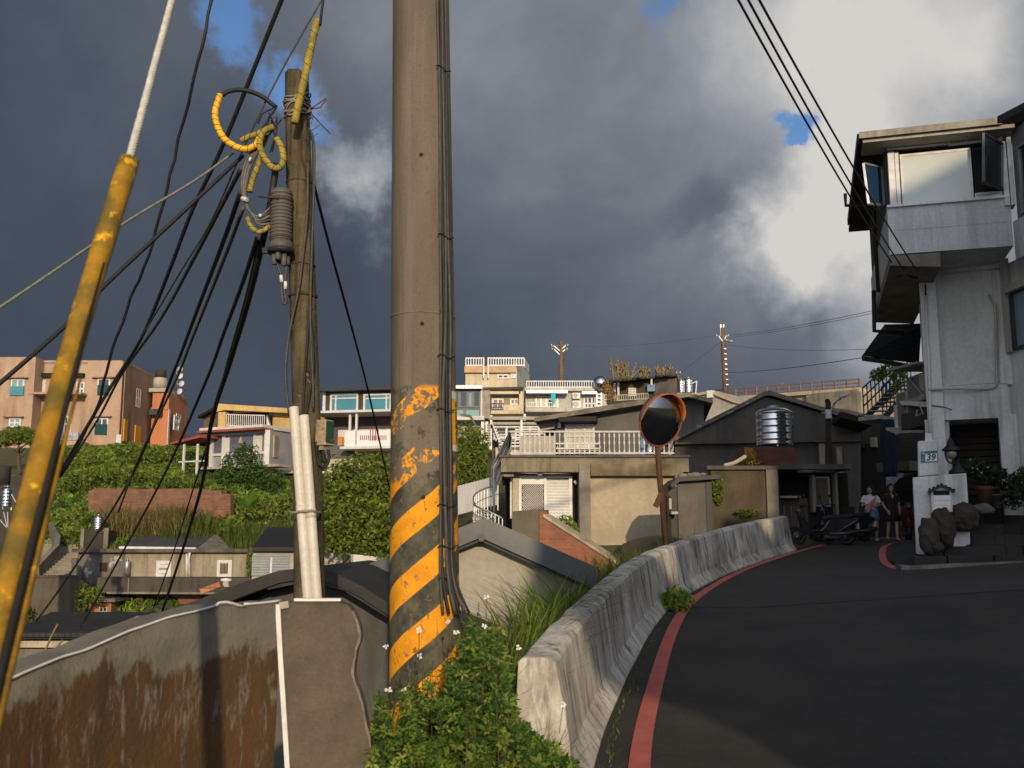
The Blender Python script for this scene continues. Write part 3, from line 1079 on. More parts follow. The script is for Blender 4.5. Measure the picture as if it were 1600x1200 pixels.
m = MB(); ring = 48
zs = [pb.z + (ptop.z - pb.z) * i / 40 for i in range(41)]
for z in zs:
    for k in range(ring):
        p = pole_pt(z, 2 * math.pi * k / ring); m.v.append(tuple(p))
for i in range(40):
    for k in range(ring):
        k2 = (k + 1) % ring; m.f.append((i * ring + k, i * ring + k2, (i + 1) * ring + k2, (i + 1) * ring + k)); m.m.append(0); m.s.append(True)
m.f.append(tuple(40 * ring + k for k in range(ring))); m.m.append(0); m.s.append(False)
shaft = m.build('pole_shaft', stripe_material(), pole)


def zpx(y): return P(660, y, PD - .2).z


# casting seam ring, bolt holes
m = MB()
for y in (486,):
    z = zpx(y)
    ringp = [pole_pt(z, k * 2 * math.pi / 36, .001) for k in range(37)]; m.tube(ringp, .0035, 5)
m.build('casting_seam', mt['concrete'], pole)
m = MB()
for y in (240, 505, 777):
    z = zpx(y); p = pole_pt(z, .06, .001); m.lathe([(.0, -.004), (.012, -.004), (.012, .003), (.0, .003)], p, 10, axis=(.06, -1, 0))
m.split('bolt_hole', mt['void'], pole)
# number plate
pl = MB(); ylp = M('plate_yellow', (.80, .44, .02), (.70, .36, .02), 8, rough=.5, bump=.05)


def curved_patch(mb, z0, z1, a0, a1, ex, n=6):
    b = len(mb.v)
    for z in (z0, z1):
        for i in range(n + 1): mb.v.append(tuple(pole_pt(z, a0 + (a1 - a0) * i / n, ex)))
    for i in range(n):
        mb.f.append((b + i, b + i + 1, b + n + 2 + i, b + n + 1 + i)); mb.m.append(0); mb.s.append(True)


PA0, PA1 = R(62), R(101)
curved_patch(pl, zpx(692), zpx(618), PA0, PA1, .004); plate = pl.build('number_plate', ylp, pole, fix=False)
w = MB(); curved_patch(w, zpx(702), zpx(692), PA0, PA1, .0035); curved_patch(w, zpx(618), zpx(606), PA0, PA1, .0035)
w.split('plate_end', mt['white_metal'], plate, fix=False)
blk_ink = M('black_ink', (.02, .018, .015), None, 10, bump=0)
for i, ch in enumerate("665047"):
    z = zpx(627 + i * 11.6); aa = R(77); p = pole_pt(z, aa, .006)
    text_mesh(ch, .052, blk_ink, 'digit', plate, p, (math.cos(aa), math.sin(aa), 0), (0, 0, 1), .001, bold=.0012)
# black cables running down the pole's right side (a cable run fixed to it)
for i, (da, r) in enumerate(((R(36), .0085), (R(41), .0095), (R(46), .011), (R(51), .009), (R(56), .010), (R(60), .0075))):
    m = MB(); pts = []
    for y in range(-120, 1000, 40):
        z = zpx(y); wob = math.sin(y * .011 + i * 2) * .05 + math.sin(y * .004 + i) * .05
        sh = sstep(480, 640, y) * .10
        fan = max(0, (y - 880) / 130.0)
        p = pole_pt(z, da - sh + wob * .6, r + .004 + fan * .02)
        p += Vector((.035 * fan * (1 + i * .9), -.02 * fan, 0)) * fan
        pts.append(p)
    m.tube(bez(pts, 3), r, 8)
    m.build('down_cable', mt['rubber'] if i % 2 else mt['cable_grey'], pole)
m = MB()
for y in (100, 365, 555, 640, 790, 855, 905):
    z = zpx(y); sh = sstep(480, 640, y) * .1
    m.tube([pole_pt(z + .01 * math.sin(k), R(30) - sh + R(36) * k / 8, .024) for k in range(9)], .004, 5)
m.split('cable_tie', mt['rubber'], pole)

# ------------------------------------------------------------ wooden pole
WD = 7.8
wb = P(484, 1010, WD); wt = P(466, 116, WD + .05)
wp = thing('wooden_pole', 'weathered wooden utility pole with wires lashed round its top', 'utility pole', wb)
wood = M('weathered_pole_wood', (.135, .102, .054), (.060, .050, .027), 4, bump=.9, bscale=16, streak=(.022, .015, .010), samt=1.3, sscale=11, stretch=.07,
         spots=(.21, .155, .08), spscale=8, spt=.62)


def wr(t): return .1165 - .022 * t


m = MB(); n = 26; rows = 60
for j in range(rows + 1):
    t = j / rows; c = wb.lerp(wt, t) + Vector((.012 * math.sin(t * 5), 0, 0))
    for k in range(n):
        a = 2 * math.pi * k / n; r = wr(t) * (1 + .035 * mnoise.noise(Vector((math.cos(a) * 2, math.sin(a) * 2, t * 3))) + .02 * math.sin(k * 3.7))
        m.v.append((c.x + r * math.cos(a), c.y + r * math.sin(a), c.z + (.012 * math.sin(k * 1.9) if j == rows else 0)))
for j in range(rows):
    for k in range(n):
        k2 = (k + 1) % n; m.f.append((j * n + k, j * n + k2, (j + 1) * n + k2, (j + 1) * n + k)); m.m.append(0); m.s.append(True)
m.f.append(tuple(rows * n + k for k in range(n))); m.m.append(0); m.s.append(False)
m.build('pole_shaft', wood, wp)


def wpt(y, az, ex=0.0):
    """point on the wooden pole's skin at photo row y"""
    z = P(480, y, WD - .1).z; t = (z - wb.z) / (wt.z - wb.z); c = wb.lerp(wt, t) + Vector((.012 * math.sin(t * 5), 0, 0)); r = wr(t) + ex
    return Vector((c.x + r * math.sin(az), c.y - r * math.cos(az), z))


rope_m = M('lashing_wire', (.34, .29, .22), (.22, .18, .13), 20, rough=.7, bump=.1)
m = MB(); rr = random.Random(11)
for k in range(8):
    y0 = rr.uniform(138, 170); tilt = rr.uniform(-14, 14); pts = [wpt(y0 + tilt * math.sin(a * .26 + k) + rr.uniform(-1.5, 1.5), a * .26, .006 + rr.uniform(0, .012)) for a in range(26)]
    m.tube(bez(pts, 2), .0055, 6)
m.build('wire_lashing', rope_m, wp)
rd = M('red_wire', (.30, .05, .05), (.2, .04, .04), 20, bump=0)
m = MB()
m.tube([wpt(160, 1.4, .01), wpt(156, 1.57, .09), P(510, 154, WD - .05)], .006, 5)
m.tube([wpt(165, 1.4, .01), wpt(168, 1.6, .03), wpt(182, 1.5, .015)], .004, 5)
m.split('red_tail', rd, wp)
m = MB()
m.tube([wpt(163, 1.3, .0), P(516, 209, WD - .05)], .005, 5); m.tube([wpt(160, 1.5, .0), P(509, 154, WD - .1)], .004, 5)
m.tube([wpt(195, 1.5, .0), P(500, 195, WD)], .003, 5); m.tube([wpt(208, 1.5, .0), P(497, 208, WD)], .003, 5)
m.split('wire_tail', mt['cable_grey'], wp)
m = MB()
for y in (276, 408, 455, 457):
    m.tube([wpt(y + 1.2 * math.sin(k * .4), k * 2 * math.pi / 24, .003) for k in range(25)], .008 if y > 450 else .005, 6)
m.split('steel_band', mt['rust'], wp)
# dark cables that climb the wooden pole
for i, pts in enumerate(([(484, 208), (489, 228), (489, 300), (485, 420), (481, 520), (476, 590), (473, 655)],
                         [(481, 255), (480, 330), (472, 410), (466, 455), (452, 520), (446, 585), (452, 650)],
                         [(487, 410), (484, 470), (490, 560), (486, 600), (478, 650)],
                         [(483, 200), (490, 220), (491, 280), (487, 400), (485, 500), (489, 600), (489, 640)])):
    m = MB(); m.tube(bez([P(x, y, WD - .112 - .008 * (i % 2)) for x, y in pts], 6), .009 if i != 1 else .011, 7)
    m.build('pole_cable', mt['cable_grey'] if i % 2 else mt['rubber'], wp)
# diagonal stay wires on the pole face
m = MB(); m.tube([wpt(190, .1, .004), wpt(235, .35, .004), wpt(280, .9, .006)], .008, 6); m.tube([wpt(218, 1.0, .004), wpt(268, -.6, .004)], .004, 5)
m.split('stay_wire', mt['rust'], wp)

# ------------------------------------------------------------ white conduits strapped to the wooden pole
pvc = M('grey_white_pvc', (.60, .56, .47), (.52, .48, .40), 3, rough=.45, bump=.03, streak=(.38, .34, .27), samt=.5, sscale=3)
for (x0, y0, x1, y1, lab) in ((459, 636, 482, 945, 'taller pale plastic conduit pipe on the left, strapped to the wooden pole'),
                              (475, 649, 496, 945, 'shorter pale plastic conduit pipe on the right, strapped to the wooden pole')):
    a, b = P(x0, y0, WD - .19), P(x1, y1, WD - .30)
    t = thing('conduit_pipe', lab, 'pipe', b, 'pale conduits strapped to the wooden pole')
    dd = (b - a).normalized()
    m = MB(); L_ = (b - a).length
    pts = [a, a + dd * .004, a + dd * .05, a.lerp(b, .5), b, b + dd * .4]
    m.tube(pts, [.031, .0365, .0365, .037, .0375, .0375], 18, smooth=True); m.build('pipe_body', pvc, t)
    m = MB(); q = a.lerp(b, .53); m.tube([q - dd * .03, q + dd * .03], .0395, 18); m.build('coupling', pvc, t)
m = MB()
st = [P(452, 799, WD - .19), P(457, 801, WD - .26), P(472, 799, WD - .30), P(488, 798, WD - .29), P(497, 801, WD - .22), P(500, 800, WD - .1)]
m.tube(bez(st, 4), .010, 6); tag(m.build('pipe_strap', rope_m), 'wire strap round the two pale conduits and the wooden pole', 'strap')

# ------------------------------------------------------------ cable splice closure
sc = thing('splice_closure', 'grey ribbed cable splice closure hanging on the wooden pole', 'splice closure', P(439, 390, WD - .12))
ct, cbm = P(440, 297, WD - .16), P(439, 392, WD - .16)
ax = (ct - cbm).normalized(); H = (ct - cbm).length
gm = M('closure_plastic', (.105, .10, .088), (.075, .07, .06), 6, rough=.55, bump=.1)
prof = [(.02, H * 1.02), (.07, H * 1.0), (.082, H * .96)]
k = 14
for i in range(k):
    h0 = H * (.94 - .80 * i / k); prof += [(.086, h0), (.086, h0 - H * .030), (.079, h0 - H * .034), (.079, h0 - H * .052)]
prof += [(.088, H * .13), (.095, H * .10), (.095, H * .02), (.085, 0)]
m = MB(); m.lathe(prof, cbm, 28, axis=ax); m.build('closure_body', gm, sc)
m = MB(); m.lathe([(.0, 0), (.100, 0), (.102, .035), (.092, .04), (.0, .04)], cbm - ax * .022, 28, axis=ax); m.box(cbm + Vector((-.115, -.0, .0)), (.05, .03, .04)); m.build('clamp_ring', mt['rubber'], sc)
m = MB()
for (dx, dy, l) in ((-.045, -.02, .10), (-.01, -.05, .07), (.03, -.02, .11), (.045, .03, .09), (-.02, .03, .08)):
    m.lathe([(.022, 0), (.022, -l), (.016, -l - .005), (.0, -l - .005)], cbm + Vector((dx, dy, -.01)), 12)
m.split('cable_port', gm, sc)
m = MB(); m.lathe([(.0, H * .83), (.089, H * .83), (.090, H * .80), (.0, H * .80)], cbm, 24, axis=ax); m.bar(cbm + ax * H * .82 + Vector((-.17, -.05, .02)), cbm + ax * H * .80 + Vector((.0, -.088, 0)), .022, .008)
m.lathe([(.0, H * .22), (.0895, H * .22), (.0895, H * .19), (.0, H * .19)], cbm, 24, axis=ax)
m.split('strap', mt['rust'], sc)
for pts in ([(431, 400), (434, 415), (439, 430), (440, 455), (443, 476)], [(446, 400), (447, 425), (444, 450), (447, 470), (444, 476)]):
    m = MB(); m.tube(bez([P(x, y, WD - .16) for x, y in pts], 5), .011, 7); m.build('drop_lead', mt['cable_grey'], sc)
m = MB(); m.tube([P(439, 430, WD - .163), P(440, 441, WD - .163)], .0135, 8); m.tube([P(446, 440, WD - .163), P(446, 452, WD - .163)], .0135, 8); m.split('lead_tag', mt['white_metal'], sc)

# ------------------------------------------------------------ terminal box on the right of the wooden pole
tb = thing('terminal_box', 'small rusty beige terminal box with a dark green side on the wooden pole', 'terminal box', P(508, 690, WD - .05))
m = MB(); m.box(P(507, 676, WD - .05), (.10, .10, .19), rz=R(-30)); m.box(P(507, 695, WD - .05), (.115, .115, .018), rz=R(-30))
m.build('box_body', M('stained_box_paint', (.42, .33, .22), (.26, .19, .10), 16, bump=.2, spots=(.15, .10, .05), spscale=22, spt=.58), tb, bevel=.01)
m = MB(); m.box(P(507, 676, WD - .05) + Matrix.Rotation(R(-30), 3, 'Z') @ Vector((.054, 0, 0)), (.006, .085, .17), rz=R(-30)); m.build('side_plate', M('dark_green_paint', (.012, .075, .055), (.02, .05, .04), 20, spots=(.3, .3, .25), spscale=30, spt=.62), tb)
m = MB(); m.box(P(504, 700, WD - .07), (.038, .04, .03), rz=R(-30)); m.build('gland', mt['concrete_lite'], tb)
m = MB()
m.tube(bez([P(505, 703, WD - .07), P(505, 715, WD - .07), P(507, 722, WD - .07), P(508, 718, WD - .07), P(504, 706, WD - .05)], 5), .009, 7)
m.tube(bez([P(513, 703, WD - .05), P(514, 718, WD - .05), P(508, 729, WD - .06), P(500, 726, WD - .06), P(496, 715, WD - .06), P(493, 690, WD - .08)], 5), .012, 7)
m.split('box_cable', mt['rubber'], tb)
# ---------------------------------------------------------------- left: the far hillside and its houses
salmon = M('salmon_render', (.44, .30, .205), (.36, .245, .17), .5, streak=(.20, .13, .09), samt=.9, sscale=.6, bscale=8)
salmon_dk = M('shaded_stained_salmon', (.33, .205, .13), (.22, .14, .09), .5, streak=(.10, .07, .05), samt=.95, sscale=.7, bscale=8)  # darker copy of the salmon render, side-wall shade put into the colour
terra = M('terracotta_render', (.52, .20, .095), (.44, .17, .085), .6, streak=(.22, .10, .06), samt=.6, sscale=.7, bscale=8)
yellow_r = M('ochre_render', (.62, .42, .16), (.50, .33, .13), .6, streak=(.24, .16, .08), samt=.7, sscale=.7, bscale=8)
orange_sh = M('orange_shutter', (.70, .30, .03), (.58, .24, .03), 2)

ap = thing('apartment_block', 'salmon pink apartment block with flat roof and orange side shutters, far left', 'building', P(95, 760, 82))
fa = Face(0, 82, 190, 82)
m = MB(); fa.rect(m, -110, 565, 190, 800, -7.0, 0)
fa.rect(m, -110, 563.5, 191, 567, -7.1, .12)
m.build('main_wall', [salmon], ap)
m = MB(); fa.rect(m, -110, 563, 61, 800, .0, 1.5); m.build('wing_wall', salmon, ap)
fw_ = Face(0, 80.5, 61, 80.5)
m = MB(); fa.rect(m, 133, 566, 189, 800, .01, .45); m.build('bay_wall', salmon, ap)
fb_ = Face(133, 81.55, 190, 81.55)
fsid = Face(190.4, 81.9, 235.4, 88.7)
m = MB(); fsid.rect(m, 190.5, 575, 234.5, 760, -.02, .04); m.build('shaded_stained_wall', salmon_dk, ap)
m = MB(); fa.rect(m, 62, 584, 133, 590, .0, .4); m.build('balcony_soffit', mt['void'], ap)
m = MB(); fa.rect(m, 58, 617, 140, 620, .0, 1.6); fa.rect(m, 100, 693, 142, 700, .0, 2.2); m.split('balcony_slab', salmon, ap)
for (f, x0, y0, x1, y1) in ((fw_, 17, 592, 38, 618), (fw_, 14, 653, 33, 668), (fw_, 9, 709, 30, 731), (fa, 63, 594, 71, 617), (fa, 119, 597, 132, 618),
                            (fb_, 152, 591, 172, 617), (fb_, 149, 653, 169, 679), (fa, 100, 650, 112, 675)):
    window(f, ap, x0, y0, x1, y1, mt['white_metal'], mt['green_glass'] if x0 < 60 else mt['dark_glass'], 2, 2, .12, .05)
for (f, x0, y0, x1, y1) in ((fw_, 17, 604, 38, 618), (fb_, 153, 602, 171, 617), (fb_, 149, 663, 168, 679)):
    m = MB(); f.rect(m, x0, y0, x1, y1, .05, .16); m.build('shutter', mt['teal_glass'] if x0 < 60 else M('dark_green_shutter', (.015, .06, .055), None, 3), ap)
m = MB()
for (f, x0, y, x1) in ((fw_, 10, 590, 45), (fb_, 145, 589.5, 180), (fb_, 145, 650.5, 175), (fw_, 8, 651, 38)):
    f.rect(m, x0, y, x1, y + 1.6, 0, .35)
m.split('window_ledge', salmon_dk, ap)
m = MB(); fsid.rect(m, 187.5 + 4, 655, 197, 690, .04, .12); fsid.rect(m, 209, 665, 218, 697, .04, .12); m.split('side_shutter', orange_sh, ap)
window(fsid, ap, 212, 607, 219, 637, mt['white_metal'], mt['dark_glass'], 2, 2, .12, .06)
m = MB(); fb_.rect(m, 185, 680, 193, 700, .0, .5); m.build('meter_box', mt['white_metal'], ap)
m = MB(); fa.rect(m, 103, 680, 140, 692, 1.9, 2.2, 0); m.build('balcony_laundry', M('hung_laundry', (.5, .45, .42), (.2, .2, .28), 3), ap)
# small orange tower behind
tw = thing('terracotta_house', 'narrow terracotta house with a dark water tank on its roof', 'house', P(262, 700, 86))
ft = Face(236, 86, 262, 86)
m = MB(); ft.rect(m, 236, 613, 262, 720, -4.9, 0); m.build('wall', terra, tw)
m = MB(); ft.rect(m, 234.5, 607, 263, 613, -5.1, .3); m.build('roof_slab', mt['concrete_lite'], tw)
m = MB(); ft.rect(m, 236.5, 637, 262.2, 640, -5, .08); m.build('string_course', terra, tw)
m = MB(); ft.rect(m, 239, 641, 255, 650, .0, .9); m.build('awning', mt['dark_metal'], tw)
ftr = Face(262.3, 86, 290, 90.7)
window(ftr, tw, 271, 650, 279, 673, mt['white_metal'], mt['white_metal'], 1, 2, .15, .08)
window(ftr, tw, 275, 647, 282, 660, mt['white_metal'], mt['dark_glass'], 2, 1, .12, .05)
m = MB(); ft.rect(m, 262.5, 640, 263.5, 720, -.2, .2); m.split('drain_pipe', mt['white_metal'], tw)
tk = thing('roof_tank', 'dark round water tank on a concrete drum on the terracotta house', 'water tank', P(251, 607, 87))
m = MB(); m.lathe([(.0, 0), (.62, 0), (.62, .75), (.55, .8), (.55, .9), (.0, .9)], P(250, 607, 87.2), 20); m.build('drum', mt['concrete_lite'], tk)
m = MB(); m.lathe([(.0, .9), (.46, .9), (.46, 1.55), (.40, 1.62), (.0, 1.62)], P(250, 607, 87.2), 20); m.build('tank_body', M('tank_brown', (.05, .04, .035), None, 3), tk)
an = thing('roof_aerial', 'thin television aerial with small dishes on the terracotta house', 'aerial', P(277, 605, 88))
m = MB(); m.tube([P(277, 607, 88), P(276, 573, 88)], .05, 6); m.build('mast', mt['galv'], an)
m = MB()
for (x, y) in ((282, 577), (282, 588), (284, 600), (281, 612)):
    m.lathe([(.0, .0), (.25, .0), (.30, .08), (.0, .03)], P(x, y, 87.9), 10, axis=(-.3, -1, .3)); m.bar(P(x, y, 88), P(276.5, y, 88), .05)
m.split('dish', mt['white_metal'], an)

# ochre roof-terrace house
yh = thing('ochre_house', 'ochre house with a roof terrace and white bar railing behind the glass conservatory', 'house', P(390, 700, 72))
fy = Face(350, 72, 455, 70.5)
m = MB(); fy.rect(m, 362, 640, 470, 720, -5, 0); m.build('wall', yellow_r, yh)
m = MB(); fy.poly(m, [(349, 633), (470, 641), (470, 648), (362, 643), (349, 646)], -5.2, .9); m.build('roof_slab', yellow_r, yh)
fyl = Face(318, 76, 350, 71.2)
m = MB(); fyl.poly(m, [(318, 651), (350, 634), (350, 700), (318, 700)], -3, 0); m.build('side_wall', salmon_dk, yh)  # shaded side, its shade carried by the darker salmon colour
m = MB(); m.bar(fyl.pt(316, 652, .1), fyl.pt(350, 634, .1), .5, .2); m.build('side_eave', mt['wood_dark'], yh)
m = MB(); fy.rect(m, 350, 646, 361, 700, -.3, .8); m.build('corner_pier', yellow_r, yh)
m = MB(); fy.rect(m, 362, 645, 420, 668, -.02, .02); m.build('dark_opening', mt['void'], yh)
m = MB(); railing(m, [fy.pt(362, 668, .7), fy.pt(421, 670, .7)], .85, .16, .022); m.build('railing', mt['white_metal'], yh)
m = MB(); railing(m, [fy.pt(427, 672, .9), fy.pt(450, 690, 2.5)], .95, .22, .02); m.build('side_railing', mt['galv'], yh)
m = MB(); fy.rect(m, 419, 650, 426, 670, -.1, .5); m.build('door', mt['void'], yh)

# conservatory house
ch = thing('conservatory_house', 'white framed glass conservatory with a red tile trim above the dark bush', 'house', P(385, 790, 62))
fc = Face(328, 63, 420, 61); fcs = Face(421, 61, 450, 64.5)
m = MB(); fc.rect(m, 333, 672, 420, 742, -3.5, -.05); m.build('back_wall', M('pale_lilac_wall', (.30, .29, .32), (.2, .2, .23), 1), ch)
m = MB(); fc.rect(m, 326, 668, 424, 674, -3.8, .8); m.build('roof_slab', mt['white_paint'], ch)
m = MB(); fc.rect(m, 325, 672.5, 424, 676, -.2, .95); m.build('tile_trim', brickmat('red_tiles', (.36, .09, .06), (.28, .07, .05), (.15, .05, .04), 2), ch)
m = MB()
for x in (329, 348, 397, 414): fc.rect(m, x, 676, x + 4.5, 740, -.05, .12)
fc.rect(m, 328, 707, 420, 711, -.05, .09); fc.rect(m, 328, 676, 420, 679, -.05, .08)
m.build('frame', mt['white_paint'], ch)
m = MB(); fc.rect(m, 332, 679, 418, 707, -.04, .0); m.build('glazing', glassmat('lilac_glass', (.10, .11, .14), .05), ch)
m = MB(); fc.rect(m, 353, 684, 359, 707, .0, .05); fc.rect(m, 401, 679, 410, 707, .0, .05); m.split('curtain', mt['white_paint'], ch)
m = MB(); m.lathe([(.0, 0), (.18, 0), (.03, .45), (.0, .5)], fc.pt(376, 693, -.01) , 10); m.build('hanging_lamp', mt['render_beige'], ch)
m = MB(); fcs.rect(m, 421, 676, 450, 735, -.3, 0); m.build('side_wall', mt['white_paint'], ch)
m = MB(); fcs.rect(m, 427, 682, 441, 716, .0, .06); m.build('blind_panel', mt['render_beige'], ch)
m = MB(); fc.rect(m, 324, 735, 430, 800, -3.2, -.1); m.build('base_wall', M('patchy_white_wall', (.42, .40, .38), (.22, .21, .2), 1.5, spots=(.12, .11, .1), spscale=3, spt=.55), ch)
m = MB(); fc.rect(m, 326, 729, 452, 733, -.1, 1.0); fcs.rect(m, 428, 738, 452, 742, 0, 1.2); m.build('ledge', mt['concrete_lite'], ch)
pc = thing('porch', 'small porch with red sheet roof on thin white posts beside the conservatory', 'porch', P(305, 740, 63))
fp = Face(285, 63, 330, 62)
m = MB(); m.prism([fp.pt(284, 694, 1), fp.pt(330, 682, 1), fp.pt(330, 686, 1), fp.pt(284, 697, 1)], [fp.pt(284, 690, -2), fp.pt(330, 678, -2), fp.pt(330, 682, -2), fp.pt(284, 693, -2)])
m.build('roof', M('red_sheet', (.36, .075, .045), (.26, .06, .04), 2), pc)
m = MB()
for x in (296, 317): fp.rect(m, x, 695, x + 2.4, 742, .5, .6)
fp.rect(m, 290, 721, 330, 723, .4, .6); m.split('post', mt['white_metal'], pc)

# teal-window house
th = thing('teal_window_house', 'brown flat-roofed house with two wide teal windows over a white balcony', 'house', P(570, 740, 58))
fh = Face(505, 58, 640, 57)
m = MB(); fh.rect(m, 507, 611, 650, 645, -5, 0); m.build('upper_wall', M('brown_cladding', (.075, .05, .038), (.055, .038, .03), 2), th)
m = MB(); fh.rect(m, 503, 608, 650, 611.5, -5.2, .7); m.build('roof_slab', mt['dark_metal'], th)
m = MB(); fh.rect(m, 505, 610, 509, 645, -.1, .08); m.build('corner_trim', mt['white_metal'], th)
for (x0, x1) in ((516, 560), (568, 612), (618, 650)):
    o = window(fh, th, x0, 615, x1, 644, mt['white_metal'], mt['teal_glass'], 1, 1, .11, .06)
m = MB()
for x in (524, 603, 626): fh.rect(m, x, 616, x + 2.2, 643.5, 0, .07)
for (x0, x1) in ((517, 559), (569, 611)): fh.rect(m, x0, 621.5, x1, 623.5, 0, .065)
m.split('window_bar', mt['white_metal'], th)
m = MB(); fh.rect(m, 498, 644.5, 650, 648, -1, 1.2); m.build('ledge', mt['white_paint'], th)
m = MB(); fh.rect(m, 498, 648, 650, 703, -5, -.9); m.build('lower_wall', M('shaded_brown_wall', (.10, .07, .055), None, 2), th)
m = MB(); fh.rect(m, 520, 668, 650, 696, -.88, -.8); m.build('white_panel', mt['white_paint'], th)
m = MB(); fh.rect(m, 523, 681, 530, 696, -.7, -.5); fh.rect(m, 531, 684, 560, 688, -.79, -.72); m.split('orange_board', M('orange_board', (.62, .26, .08), None, 3), th)
m = MB(); fh.rect(m, 553, 648, 556, 696, .7, .85); fh.rect(m, 564, 648, 567, 698, .8, .95); m.split('post', mt['white_metal'], th)
m = MB(); fh.rect(m, 548, 675, 650, 699, .85, .95); m.build('balcony_panel', mt['white_clean'], th)
m = MB()
for i in range(14):
    x = 572 + i * 3; fh.rect(m, x, 683, x + 1.2, 690, .95, .98)
for i in range(4): fh.rect(m, 587 + i * 4, 672, 588.2 + i * 4, 691, .96, 1.0)
m.build('balcony_pattern', M('red_pattern', (.45, .10, .12), (.12, .08, .2), 3), th)
m = MB(); fh.rect(m, 544, 700, 650, 704, -1, 1.3); m.split('balcony_slab', mt['white_paint'], th)
m = MB(); fh.rect(m, 512, 696, 552, 716, -2, .2); m.build('masonry_wall', brickmat('grey_blocks', (.15, .14, .125), (.11, .105, .095), (.08, .075, .07), .5), th)
m = MB(); fh.rect(m, 512, 716, 552, 760, -2, .1); fh.rect(m, 552, 704, 650, 760, -3, -.6); m.build('plinth', mt['render_beige'], th)
m = MB(); fh.rect(m, 497, 738, 516, 742, .1, .8); m.build('vent_ledge', mt['white_paint'], th)

# ------------------------------------------------------------ brick ruin on the slope
br_ruin = brickmat('ruin_brick', (.235, .09, .047), (.15, .06, .035), (.16, .11, .075), .6, dirt=(.085, .06, .036))
bw = thing('brick_wall', 'long low broken red brick wall standing in the hillside grass', 'brick wall', P(250, 810, 52))
fbw = Face(138, 52, 360, 51)
m = MB(); rr = random.Random(4)
top = [(138, 767), (150, 763)]
for i in range(18): top.append((160 + i * 10.6, 763.5 + rr.uniform(-.8, 1.2) + (2 if i > 15 else 0)))
top += [(345, 766), (346, 771.5), (360, 772), (360, 815), (138, 850)]
fbw.poly(m, top, -.4, 0); m.build('wall_body', br_ruin, bw)

# ------------------------------------------------------------ row of old houses below
mott = M('mottled_render', (.17, .15, .125), (.11, .10, .085), .9, streak=(.05, .045, .04), samt=.9, sscale=.9, bscale=10, spots=(.40, .37, .32), spscale=1.6, spt=.585)
rowr = M('row_render', (.34, .29, .21), (.26, .22, .16), .7, streak=(.09, .075, .055), samt=1.0, sscale=1.1, bscale=10)
fr = Face(120, 45, 560, 44)
rowh = thing('row_house', 'long low beige rendered house with a small grey metal roof, lower left', 'house', P(260, 930, 45))
m = MB(); fr.rect(m, 120, 862, 194, 960, -4, 0); m.build('mottled_wall', mott, rowh)
m = MB(); fr.rect(m, 194, 863, 390, 960, -4, .03); m.build('wall', rowr, rowh)
m = MB(); fr.rect(m, 118, 857.5, 392, 863, -4.2, .35); m.build('roof_slab', mt['concrete_dark'], rowh)
m = MB(); fr.rect(m, 174, 901, 456, 925, .0, 1.3); m.build('balcony_wall', M('sooty_concrete', (.085, .072, .055), (.055, .048, .038), 1, streak=(.02, .018, .015), samt=.8), rowh)
m = MB(); fr.rect(m, 222, 901.2, 223.5, 924.5, 1.3, 1.36); fr.rect(m, 190, 923, 456, 926, 1.3, 1.4); m.build('balcony_ledge', mt['concrete'], rowh)
window(fr, rowh, 245, 876, 268, 902, mt['white_metal'], mt['white_metal'], 1, 3, .14, .07, name='door')
window(fr, rowh, 340, 875, 363, 902, mt['white_metal'], mt['render_beige'], 1, 1, .16, .08)
m = MB()
for i in range(6): fr.rect(m, 345 + i * 2.2, 879, 345.6 + i * 2.2, 897, .08, .11)
m.build('window_grille', mt['rust'], rowh)
m = MB(); fr.rect(m, 156, 879, 168, 893, -.02, .02); m.build('vent_opening', mt['void'], rowh)
m = MB()
for i in range(5): fr.rect(m, 157 + i * 2.4, 879, 157.8 + i * 2.4, 893, .02, .06)
m.build('vent_grille', mt['rust'], rowh)
m = MB(); a = fr.pt(294, 865, .15); b = fr.pt(294, 901, .15); m.tube([a, b], .05, 8); m.tube([fr.pt(301, 862, .3), fr.pt(298, 872, .18), fr.pt(298, 901, .15)], .05, 8); m.split('drain_pipe', mt['white_metal'], rowh)
m = MB(); q = [fr.pt(192, 854.5, .2), fr.pt(309, 856.5, .2)]
k = [P(222, 833, 50), P(335, 834.5, 49.5)]
m.prism([q[0], q[1], k[1], k[0]], [p - Vector((0, 0, .18)) for p in (q[0], q[1], k[1], k[0])]); m.build('metal_roof', ribbed(M('grey_roof', (.085, .088, .092), (.06, .062, .066), 1.2, rough=.5, streak=(.04, .035, .03), samt=.6), 'X', 2.2, .5), rowh)
m = MB(); m.bar(fr.pt(191, 856.4, .25), fr.pt(310, 858.2, .25), .14, .16); m.build('gutter', mt['white_metal'], rowh)
m = MB(); m.prism([k[1], fr.pt(309, 857, .1), fr.pt(345, 859, -1)], [k[1] + Vector((.1, .1, 0)), fr.pt(309, 857, -.1), fr.pt(345, 859, -1.3)]); m.build('gable_end', mt['concrete'], rowh)
wh = thing('water_heater', 'upright steel gas water heater on the beige row house wall', 'water heater', fr.pt(202, 901, .3))
m = MB(); m.lathe([(.0, 0), (.13, 0), (.13, .58), (.09, .63), (.0, .63)], fr.pt(202, 899, .25), 16); m.build('heater_body', mt['galv'], wh)
m = MB(); m.lathe([(.0, .63), (.04, .63), (.04, .70), (.0, .70)], fr.pt(202, 899, .25), 8); m.build('flue', mt['steel'], wh)

